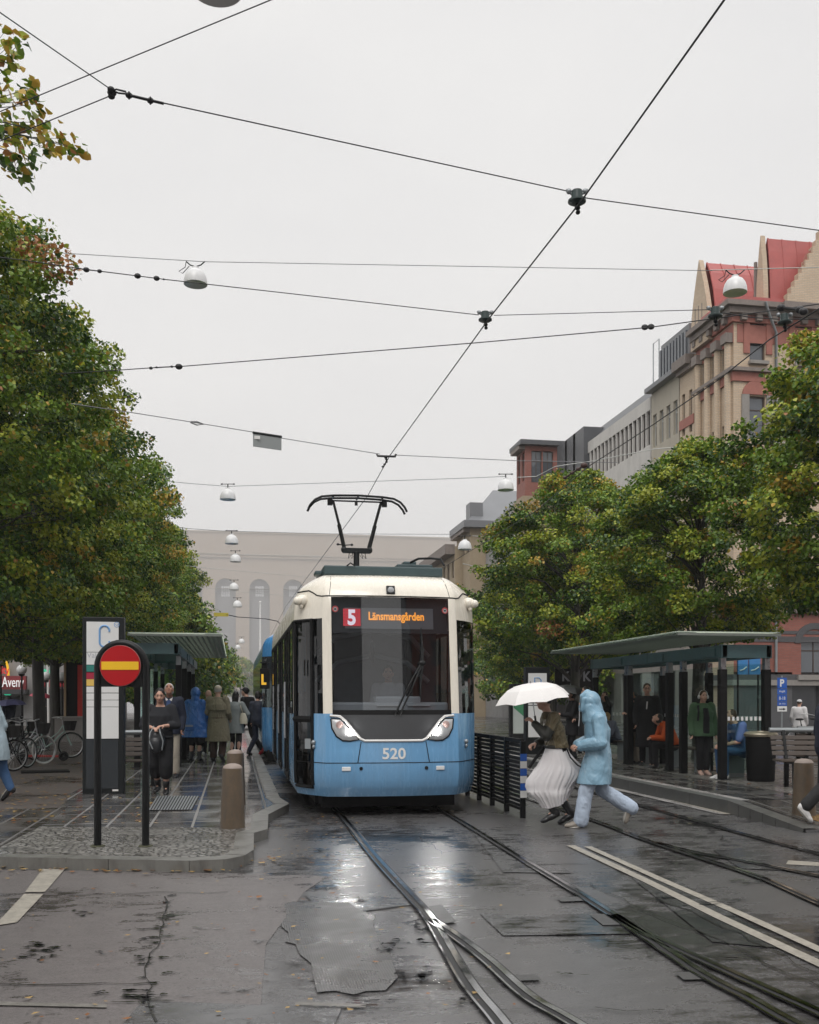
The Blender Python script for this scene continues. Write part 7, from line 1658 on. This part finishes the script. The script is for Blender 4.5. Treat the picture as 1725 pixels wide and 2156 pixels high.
# --- right platform
wait = 'people waiting at the right shelter'
p = spot(1206,1601,ZR); f = Figure('person in black holding a phone under the black umbrella', p, -95, 1.68, dict(elR=(.2,.08,1.12), wrR=(.1,.28,1.15), elL=(-.2,.08,1.12), wrL=(-.08,.28,1.14)), vox=.012, look=(0,-20), group=wait); f.top(BLKC, .62, 1, .035, .03); f.legs(BLKC); f.shoes(SHOEB); f.hair(HAIRD, 'full'); umbrella('black umbrella behind the white one', p+W(-.08,0,0)+Vector((0,0,1.55)), .46, .24, mat('black_umbrella', (.012,.012,.014), .45), (6,0))
f = Figure('person in a dark coat with bare ankles beside the black umbrella', spot(1236,1603,ZR), -100, 1.76, dict(wrR=(.2,.2,1.0)), vox=.012, group=wait); f.top(BLKC, .58, 1, .04, .03); f.legs(CHARC, .8); f.shoes(SHOEB); f.hair(HAIRD, 'full')
f = Figure('person with brown hair and a raised hand behind the shelter post', spot(1275,1598,ZR), -120, 1.64, dict(elL=(-.30,.12,1.38), wrL=(-.20,.16,1.60)), vox=.013, group=wait); f.top(BLKC, .75); f.legs(BLKC); f.shoes(SHOEB); f.hair(HAIRB, 'full')
US = 9.13
def seatp(px, du=0): v = vat(px, US); return Vector((US+du, v, ZR-.02))
f = Figure('blond person in a grey and blue top sitting hunched with a mustard bag', seatp(1302,-.05), -105, 1.68, dict(chest=(0,.12,.84), neck=(0,.20,.99), head=(0,.29,1.09), shL=(-.17,.16,.93), shR=(.17,.16,.93), elL=(-.2,.24,.68), elR=(.2,.24,.68), wrL=(-.08,.42,.62), wrR=(.08,.42,.62)), seat=True, look=(0,-25), vox=.012, group=wait); f.top(cloth('grey_blue_top', (.14,.15,.20), .8), .50, .6); f.legs(NAVYC); f.shoes(SHOEB); f.hair(HAIRY, 'full'); m = MB(); m.ell((.26,.12,.58),(.07,.13,.16)); m.build('mustard_bag', cloth('mustard_bag', (.36,.22,.05), .7), f.root, smooth=60)
f = Figure('person in a black jacket and beige trousers bent over a phone', spot(1344,1609,ZR), -112, 1.68, dict(neck=(0,.06,1.46), head=(0,.14,1.57), elR=(.2,.08,1.12), wrR=(.08,.30,1.18), elL=(-.2,.08,1.12), wrL=(-.06,.30,1.17)), look=(0,-38), vox=.012, group=wait); f.top(BLKC, .76, 1, .045); f.legs(BEIGE, .97, .11, .095, .085); f.shoes(SHOEB); f.hair(HAIRD, 'full')
f = Figure('man with glasses in a long black coat facing the tram', spot(1363,1612,ZR), -162, 1.80, look=(10,0), vox=.0105, group=wait); f.top(BLKC, .40, 1, .045, .045, name='coat'); f.legs(BLKC); f.shoes(SHOEB); f.hair(HAIRB); m = MB(); k = f.k
for e in (-1,1): m.ring(f.hp(e*.033,.096,.012), .021*k, .003*k, (0,1,0), 14, 4)
m.tube([f.hp(-.012,.10,.015),f.hp(.012,.10,.015)], .003, 4); m.build('glasses', BLK, f.root); m = MB(); m.plate([(-.03,.178*k,1.36*k),(.0,.178*k,1.36*k),(.012,.168*k,1.2*k),(-.012,.168*k,1.2*k)], .008); m.build('scarf', WHITEC, f.root, recalc=True)
f = Figure('person in an orange sweater sitting bent forward on the shelter bench', seatp(1420,-.02), -95, 1.74, dict(chest=(0,.14,.84), neck=(0,.25,.98), head=(0,.35,1.06), shL=(-.17,.19,.93), shR=(.17,.19,.93), elL=(-.2,.28,.66), elR=(.2,.28,.66), wrL=(-.06,.46,.66), wrR=(.06,.46,.66)), seat=True, look=(0,-40), vox=.0105, group=wait); f.top(ORANGE, .50, 1.0, .035, name='sweater'); f.legs(BLKC); f.shoes(SHOEB); f.hair(HAIRD, 'full')
f = Figure('woman in a green jacket with white headphones standing by the shelter post', spot(1480,1631,ZR), 174, 1.62, dict(wrL=(-.25,.04,.86), wrR=(.25,.04,.86), knL=(-.08,.03,.5), anL=(-.06,.02,.09), anR=(.06,.0,.085), knR=(.07,.03,.5)), vox=.0095, bulk=1.08, group=wait); f.top(GREENJ, .80, 1, .046, .01, fold=.014); f.legs(BLKC, .92, .10, .08, .07); f.shoes(SHOEP); f.hair(HAIRB, 'bun'); k = f.k
m = MB(); m.tube([f.hp(.092*math.cos(a), -.01, .01+.115*math.sin(a)) for a in [PI*q/12 for q in range(13)]], .010*k, 6)
for e in (-1,1): m.ell(f.hp(e*.094,-.008,-.012), (.024*k,.036*k,.042*k))
m.build('headphones', SHOEW, f.root, smooth=60); f.bagm(lambda m, s: m.loft([((0,.18*s.k,.86*s.k),.065,.035),((0,.195*s.k,1.2*s.k),.062,.035),((0,.15*s.k,1.38*s.k),.05,.03)],14), 'black_top', BLKC); m = MB(); m.tube([(.13,.10*k,1.43*k),(.145,.165*k,1.30*k),(.15,.14*k,1.12*k)], .018, 6); m.build('backpack_strap', BLKC, f.root)
f = Figure('man in a blue tee sitting in profile on the shelter bench by the bin', seatp(1566,.02), -98, 1.80, dict(chest=(0,.10,.85), neck=(0,.18,1.02), head=(0,.27,1.13), shL=(-.18,.14,.96), shR=(.18,.14,.96), elL=(-.22,.22,.68), elR=(.22,.22,.68), wrL=(-.10,.42,.62), wrR=(.10,.42,.62)), seat=True, look=(0,-30), vox=.0095, bulk=1.06, group=wait); f.top(BTEE, .50, .42, .03, name='tee_shirt', collar=False); f.legs(JEANB, .97); f.shoes(SHOEW); f.hair(HAIRB, 'short')
p = W((1683-CX)*29/FL,29,ZR); f = Figure('person in a white jacket and white cap seen from behind past the bench', p, 40, 1.46, face=False, vox=.013, group='people beyond the bench'); f.top(WHITEC, .72, 1, .05, .03); f.legs(BLKC); f.shoes(SHOEB); f.hair(HAIRB); f.capx(cloth('white_cap', (.6,.6,.6), .7))
f = Figure('person in speckled black trousers and white sneakers at the right frame edge', W((1746-CX)*12.3/FL,12.3,.075), 92, 1.74, dict(knL=(-.09,-.02,.47), anL=(-.09,-.27,.20), knR=(.09,.22,.50), anR=(.09,.34,.09)), feet=((0,.62,-.78),None), vox=.010, face=True); f.top(NAVYC, .85, 1, .045); f.legs(cloth('speckled_black_trousers', (.016,.016,.017), .7, var=1.0), .96, .10, .085, .08); f.shoes(SHOEW, 0, SOLE); f.hair(HAIRD, 'full')
f = Figure('tram driver in a pale shirt seated behind the windscreen', Vector((TU+.14,13.53+1.45,.83)), 180, 1.76, seat=True, vox=.013); f.top(cloth('driver_shirt', (.42,.43,.46), .8), .55, .6, .03, name='shirt'); f.legs(NAVYC); f.shoes(SHOEB); f.hair(HAIRB)
bake_pending()
# ---------------------------------------------------------------- overhead wires and hanging lamps
def cable(name, label, pts, r_, m=WIRE, sag=0.0, cat='cable', seg=14):
    out = []
    for a, b in zip(pts, pts[1:]):
        for k in range(seg):
            t = k/seg; p = a.lerp(b, t); out.append(p - Vector((0,0,sag*4*t*(1-t))))
    out.append(pts[-1]); return tag(MB().tube(out, r_*{'contact_wire': .80, 'span_wire': .62, 'lamp_wire': .55}[name], 6).build(name, m, smooth=60), label, cat)
ZW = 5.36
def zpt(px, py, z):                # the point at height z seen there
    d = (z-EYE)*FL/(HZ-py); return W((px-CX)*d/FL, d, z)
c1 = [zpt(1700,-240,ZW), zpt(1525,0,ZW), zpt(1228,418,ZW), zpt(1032,668,ZW), zpt(822,958,ZW+.0), Vector((TU+.12,18.1,ZW-.0)), Vector((TU-.15,40,ZW)), Vector((TU,120,ZW))]
c1[5] = zpt(775,1043,ZW-.02)
cable('contact_wire', 'thick black contact wire running down to the tram pantograph', c1, .0085)
c2 = [zpt(1900,560,ZW), zpt(1725,650,ZW), zpt(1619,716,ZW), zpt(1515,798,ZW), zpt(1374,895,ZW), zpt(1238,983,ZW), zpt(1130,1075,ZW), Vector((5.5,60,ZW))]
cable('contact_wire', 'second black contact wire, over the right track beside the red roofed building', c2, .0085)
# a wire at given picture heights, with depth worked out from a span height
def span(name, label, pts, z, r, m=WIRE, sag=0.0, cat='cable'): return cable(name, label, [zpt(x,y,z) if len(q_) == 0 else zpt(x,y,q_[0]) for (x,y,*q_) in pts], r, m, sag, cat)
A = span('span_wire', 'long black span wire from the upper left clamp across the sky', [(300,206),(345,217),(1203,404),(1235,417),(1725,485),(2000,520)], 6.0, .0075)
span('span_wire', 'black wire falling from the left edge to the upper left clamp', [(-200,-115),(0,26),(232,187)], 6.0, .0065)
span('span_wire', 'black wire rising from the left edge through the spray of leaves to the clamp', [(-200,385),(0,297),(232,202)], 6.0, .0065)
span('span_wire', 'black wire slanting from the leaf spray up to the top edge of the sky', [(-200,323),(0,235),(570,0),(800,-95)], 6.6, .007)
span('span_wire', 'black span wire under the left hanging lamp with a long rod insulator', [(-60,535),(60,549),(180,567),(345,588),(1008,663)], 6.2, .008)
span('span_wire', 'thin wire from the middle clamp to the insulators by the red roofs', [(1040,664),(1495,652)], 6.2, .007)
span('lamp_wire', 'thin grey wire carrying the upper left lamp and the lamp over the red roof', [(60,528),(150,534),(398,549),(430,551),(1000,561),(1500,570)], 10.4, .012, WIREG)
span('lamp_wire', 'pale wire in front of the red roof, right of its hanging lamp', [(1495,569),(1600,566),(1725,563),(1900,560)], 10.4, .016, WIREW)
span('span_wire', 'thicker black wire climbing from the left trees to the right edge', [(120,787),(225,781),(312,775),(388,771),(1000,722),(1370,689),(1725,640),(1900,612)], 5.6, .009)
E_ = span('span_wire', 'thin wire holding the grey hanging panel, ending by the red brick house', [(150,850),(280,869),(400,888),(535,910),(590,922),(800,956)], 5.75, .010, WIREG)
span('span_wire', 'thin wire running right from the tram wire hanger into the right trees', [(830,958),(1090,970),(1300,974)], 5.75, .010, WIREG)
span('lamp_wire', 'faint wire between the two hanging lamps above the pantograph', [(300,1008),(400,1018),(480,1024),(1000,1006),(1065,1003)], 8.6, .016, WIREG)
span('lamp_wire', 'white drooping wire right of the lamp beside the red brick house', [(1090,1005),(1130,1003),(1170,982),(1240,972),(1380,945),(1480,938),(1700,930)], 8.6, .022, WIREW)
span('lamp_wire', 'wire along the museum roof line with one hanging lamp', [(330,1105),(400,1113),(470,1118),(700,1124),(960,1125)], 8.0, .018, WIREG)
span('lamp_wire', 'pale wire right of the lamp beside the ochre house', [(995,1128),(1040,1132),(1075,1128),(1300,1119),(1500,1110)], 8.0, .022, WIREW)
span('lamp_wire', 'thin white wire across the museum under its cornice', [(380,1163),(440,1165),(496,1167),(700,1172)], 8.2, .020, WIREW)
span('lamp_wire', 'white wire crossing the museum wall above its arches', [(340,1183),(400,1192),(480,1200),(700,1220)], 7.6, .020, WIREW)
span('lamp_wire', 'white wire above the lowest hanging lamps before the museum arches', [(420,1236),(500,1246),(600,1254)], 7.2, .018, WIREW)
span('span_wire', 'dark drooping cable with a yellow tag before the museum arch', [(478,1294),(500,1299),(560,1303),(585,1308),(592,1316)], 4.6, .024, WIRE)
span('span_wire', 'pale horizontal wire behind the tram shoulder to the right trees', [(975,1187),(1010,1195),(1080,1190),(1160,1188)], 7.0, .022, WIREW)
span('span_wire', 'twisted pale wire low across the right trees', [(1220,1145),(1290,1137),(1400,1132),(1560,1122)], 6.5, .014, WIREG)
span('span_wire', 'short black bracket wires joining the insulators beside the red roof', [(1520,658),(1580,668),(1640,672),(1720,672),(1800,668)], 5.9, .009)
# clamps, insulators
def clamp(label, p, s=1.0, rz=0.0, cat='insulator'):
    t = thing('wire_insulator', label, cat, p, rz - YAW); m = MB(); m.lathe([(0,-.03),(.06,-.03),(.085,-.015),(.085,0),(.055,.012),(.05,.09),(.03,.10),(0,.10)], 18); b_ = m.build('bell', mat('green_black_porcelain', (.03,.05,.048), .3, var=.2), t, smooth=50)
    m = MB(); m.tube([(0,0,-.03),(.008,0,-.08)], .016, 8); m.ell((.005,0,-.07), (.028,.022,.022)); m.ell((.01,0,-.11), (.022,.03,.02)); m.build('wire_grip', BLK, t, smooth=50)
    m = MB()
    for e in (-1,1): m = MB(); m.ell((e*.075,0,.085), (.026,.026,.026)); m.tube([(e*.045,0,.06),(e*.10,0,.10)], .014, 6); m.build('ear', GALV, t, smooth=60)
    t.scale = (s,)*3; return t
clamp('bell insulator where the long span wire crosses the contact wire', zpt(1215,422,ZW+.08), .82)
clamp('lower bell insulator in mid sky holding the contact wire', zpt(1022,672,ZW+.08), .80)
clamp('left bell insulator in front of the yellow brick facade', zpt(1506,664,ZW+.08), .85)
clamp('right bell insulator in front of the red brick window surround', zpt(1652,677,ZW+.08), .80)
def fitting(name, label, pts, rads, cat='wire fitting', extra=None, m_=WIRE):
    m = MB(); 
    for (x,y,z), r in zip(pts, rads): m.ell(zpt(x,y,z), (r*1.3,r*1.1,r))
    m.tube([zpt(*p) for p in pts], min(rads)*.5, 6); return tag(m.build(name, m_, smooth=60), label, cat)
fitting('wire_clamp', 'black knuckle clamp joining three wires near the upper left leaves', [(234,188,6.0),(236,195,6.0),(235,203,6.0)], [.020,.026,.020])
m = MB(); a = [zpt(238+i*9,191+i*2.2,6.0) for i in range(8)]
m.tube([a[0],zpt(245,188,6.0),zpt(265,193,6.0),zpt(268,198,6.0),zpt(250,196,6.0),a[0]], .007, 5); 
for (x,y) in ((272,201),(317,212)): m.ell(zpt(x,y,6.0), (.026,.018,.022)); m.tube([zpt(x,y-7,6.0),zpt(x,y+7,6.0)], .008, 5)
m.tube([zpt(266,199,6.0),zpt(345,218,6.0)], .010, 6); tag(m.build('turnbuckle', WIRE, smooth=60), 'black turnbuckle beside the knuckle clamp at the upper left', 'turnbuckle')
fitting('rod_insulator', 'long dark rod insulator left of the lower left hanging lamp', [(165,565,6.2),(182,568,6.2),(210,571,6.2),(290,581,6.2),(330,586,6.2),(345,588,6.2)], [.012,.026,.020,.028,.026,.010])
fitting('turnbuckle', 'dark strainer and knot at the left end of the thicker black wire', [(318,775,5.6),(330,773.5,5.6),(362,772,5.6),(377,772,5.6)], [.018,.012,.014,.034])
m = MB(); m.tube([zpt(402,888,5.75),zpt(415,888,5.75),zpt(428,893,5.75),zpt(415,895,5.75),zpt(402,890,5.75)], .011, 5); tag(m.build('turnbuckle', WIREG), 'grey open turnbuckle left of the hanging panel', 'turnbuckle')
fitting('wire_clamp', 'small black clamp on the thicker wire right of the tram', [(1358,689,5.62),(1371,688,5.62)], [.03,.03])
fitting('wire_clamp', 'double black clamp where wires meet right of the red roof', [(1645,648,5.6),(1685,652,5.5),(1692,656,5.4)], [.035,.035,.035])
fitting('wire_clamp', 'rusty clamp on the right contact wire over the trees', [(1218,988,ZW),(1230,980,ZW),(1205,996,ZW),(1190,1006,ZW)], [.03,.045,.03,.03], m_=mat('rusty_clamp', (.06,.03,.025), .6))
p_ = zpt(814,960,5.7); t = thing('wire_hanger', 'dark cross bar hanger over the contact wire above the pantograph', 'wire fitting', p_, -YAW); m = MB(); m.tube([(-.16,0,.03),(-.15,0,0),(.15,0,-.01),(.16,0,.03)], .018, 8); m.ell((-.01,0,-.02), (.03,.03,.03)); m.build('crossbar', BLK, t)
m = MB(); m.tube([(0,0,0),(0,0,-.09),(-.04,0,-.16),(-.06,0,-.2)], .010, 6)
for z in (-.06,-.10,-.14,-.18): m.ell((0 if z > -.1 else (z+.1)*.75,0,z), (.024,.024,.016))
m.build('drop_rod', BLK, t)
fitting('wire_hanger', 'small far hanger on the contact wire just left of the pantograph foot', [(712,1146,5.4),(724,1148,5.4),(741,1147,5.4)], [.03,.04,.03])
# grey hanging panel
pa, pb = zpt(533,912,5.72), zpt(593,921,5.72); t = thing('hung_sign', 'flat grey panel hanging tilted from a thin wire in the sky', 'sign', (0,0,0)); m = MB(); dz = Vector((0,0,-.20)); th = Vector((0,.02,0))
vs = [pa+dz, pb+dz, pb, pa]; m.add([*vs, *[v+th for v in vs]], [(0,1,2,3),(7,6,5,4),(0,4,5,1),(1,5,6,2),(2,6,7,3),(3,7,4,0)]); m.build('panel', mat('panel_grey', (.27,.29,.29), .5, var=.05), t)
m = MB(); m.tube([pa+Vector((0,.01,.01)), pb+Vector((0,.01,.01))], .022, 8); m.build('top_bar', CHAR, t); m = MB(); q = pa.lerp(pb,.13)+Vector((0,-.012,-.06)); m.box(q, (.10,.006,.05)); m.build('label_sticker', WHITEP, t)
p_ = zpt(466,1294,4.6); tag(MB().box((0,0,0), (.50,.03,.13)).build('wire_tag', mat('yellow_tag', (.62,.50,.06), .5), None, p_), 'small yellow tag hanging on the dark cable before the museum', 'tag')
# hanging lamps
def lamp(label, px, py_bottom, wpx, D=.52, style=0):
    d = FL*D/wpx; p = at(px, py_bottom, d); r = D/2; t = thing('hanging_lamp', label, 'street lamp', p, -YAW, 'white bell lamps hung over the avenue')
    m = MB(); m.lathe([(r*.96,.006),(r,.0),(r*1.0,.05),(r*.97,.14),(r*.86,.25),(r*.66,.34),(r*.40,.39),(r*.30,.40),(r*.28,.45),(0,.45)], 30); m.v = [(a,b,c*.86*D/.52) for a,b,c in m.v]; m.build('shade', LAMPW, t, smooth=50)
    m = MB(); m.lathe([(0,.01),(r*.94,.012),(r*.94,.02),(0,.02)], 26); m.build('lamp_opening', LAMPI, t)
    h = .45*.86*D/.52; m = MB()
    if style == 0: m.tube([(0,0,h),(0,0,h+.09),(0,0,h+.13)], .02, 8); m.tube([(-.22,0,h+.13),(.22,0,h+.13)], .013, 6); [m.ell((s*.2,0,h+.13), (.04,.025,.025)) for s in (-1,1)]
    else: m.tube([(-.18,0,h+.11),(-.10,0,h+.04),(0,0,h+.01),(.10,0,h+.04),(.18,0,h+.11)], .012, 6); m.tube([(-.18,0,h+.11),(-.2,0,h),(-.32,0,h-.08),(-.25,0,h-.12),(-.12,0,h+.02)], .008, 5)
    m.build('hanger', CHAR, t); return t
for args in (('hanging lamp at the left above the long rod insulator',412,599,49,.45,1),('hanging lamp in front of the red roof',1548,617,49,.45,1),('large dark bottomed lamp cut off by the top edge',456,-22,110),
             ('hanging lamp left of the pantograph, highest of the left column',480,1052,33),('hanging lamp beside the red brick house at the right',1065,1032,34),('second lamp down the left column, at the museum roof line',488,1145,28),
             ('third lamp down the left column, under the museum cornice',496,1183,23.5),('lamp with a small motor below it beside the ochre house',979,1157,29),('fourth lamp down the left column, over the first museum arch',493,1242,21),
             ('fifth lamp down the left column, lowest clear of the trees',500,1278,19.5),('sixth tiny lamp, right of the left shelter canopy',509,1354,13),('smallest lamp just below the sixth one',501,1366,12)): lamp(*args)
# ---------------------------------------------------------------- camera, light, air
cam = bpy.data.cameras.new('camera'); co = bpy.data.objects.new('camera', cam); COL.objects.link(co)
co.location = (0,0,EYE); co.rotation_euler = (R(90), 0, -YAW)
cam.sensor_fit = 'AUTO'; cam.sensor_width = 36; cam.lens = 36*FL/2156; cam.shift_y = (HZ-1078)/2156; cam.clip_start = .1; cam.clip_end = 3000
S.camera = co
w = bpy.data.worlds.new('World'); S.world = w; w.use_nodes = True; nt = w.node_tree
SUN_EL, SUN_AZ = R(52), R(200)            # azimuth clockwise from +Y (behind the camera, a little left)
sky = nt.nodes.new('ShaderNodeTexSky'); sky.sky_type = 'NISHITA'; sky.sun_disc = False; sky.sun_elevation = SUN_EL; sky.sun_rotation = SUN_AZ
sky.air_density = 1.0; sky.dust_density = 3.0
bg = nt.nodes['Background']; bg.inputs['Strength'].default_value = .10
# overcast: the cloud deck evens the sky out to a neutral grey that brightens towards the zenith
hs = nt.nodes.new('ShaderNodeHueSaturation'); hs.inputs['Saturation'].default_value = .10; nt.links.new(sky.outputs[0], hs.inputs['Color'])
sx = nt.nodes.new('ShaderNodeSeparateXYZ'); nt.links.new(nt.nodes.new('ShaderNodeTexCoord').outputs['Generated'], sx.inputs[0])
up = ramp(nt, sx.outputs[2], [(0.0, (9.75,9.6,9.5)), (.60, (9.5,9.42,9.38)), (1.0, (21.5,21.5,21.7))])
deck = mixc(nt, .92, hs.outputs[0], up.outputs[0])
cl = noise(nt, coords(nt, 'Generated', (1,1,2.2)), 2.2, 4, .5)
deck = mixc(nt, 1.0, deck, ramp(nt, cl, [(.3,(.94,.942,.95)),(.7,(1.035,1.032,1.025))]).outputs[0], 'MULTIPLY')
nt.links.new(deck, bg.inputs['Color'])
sl_ = bpy.data.lights.new('sun', 'SUN'); sl_.energy = 1.4; sl_.angle = R(30); sl_.color = (1,.97,.93)
so = bpy.data.objects.new('sun', sl_); COL.objects.link(so)
d_ = Vector((math.sin(SUN_AZ)*math.cos(SUN_EL), math.cos(SUN_AZ)*math.cos(SUN_EL), math.sin(SUN_EL)))
so.rotation_euler = d_.to_track_quat('Z', 'Y').to_euler(); so.location = d_*60
hz = MB(); hz.bx(-240, 330, -56, 1380, -1.2, 245)
hm = bpy.data.materials.new('rain_haze'); hm.use_nodes = True; hn = hm.node_tree; hn.nodes.clear()
ho = hn.nodes.new('ShaderNodeOutputMaterial'); pv = hn.nodes.new('ShaderNodeVolumePrincipled'); pv.inputs['Color'].default_value = (.95,.94,.93,1)
pv.inputs['Density'].default_value = HAZE; pv.inputs['Anisotropy'].default_value = 0.0; hn.links.new(pv.outputs[0], ho.inputs['Volume'])
ho_ = hz.build('haze', hm); tag(ho_, 'thin grey rain haze filling the avenue', 'haze', kind='stuff')
S.view_settings.view_transform = 'Standard'; S.view_settings.look = 'None'; S.view_settings.exposure = EXPO; S.view_settings.gamma = 1
S.render.engine = 'CYCLES'; cy = S.cycles
cy.use_denoising = True; cy.max_bounces = 7; cy.diffuse_bounces = 2; cy.glossy_bounces = 4; cy.transmission_bounces = 4; cy.transparent_max_bounces = 12; cy.volume_bounces = 0
cy.sample_clamp_indirect = 12.0; cy.caustics_reflective = False; cy.caustics_refractive = False
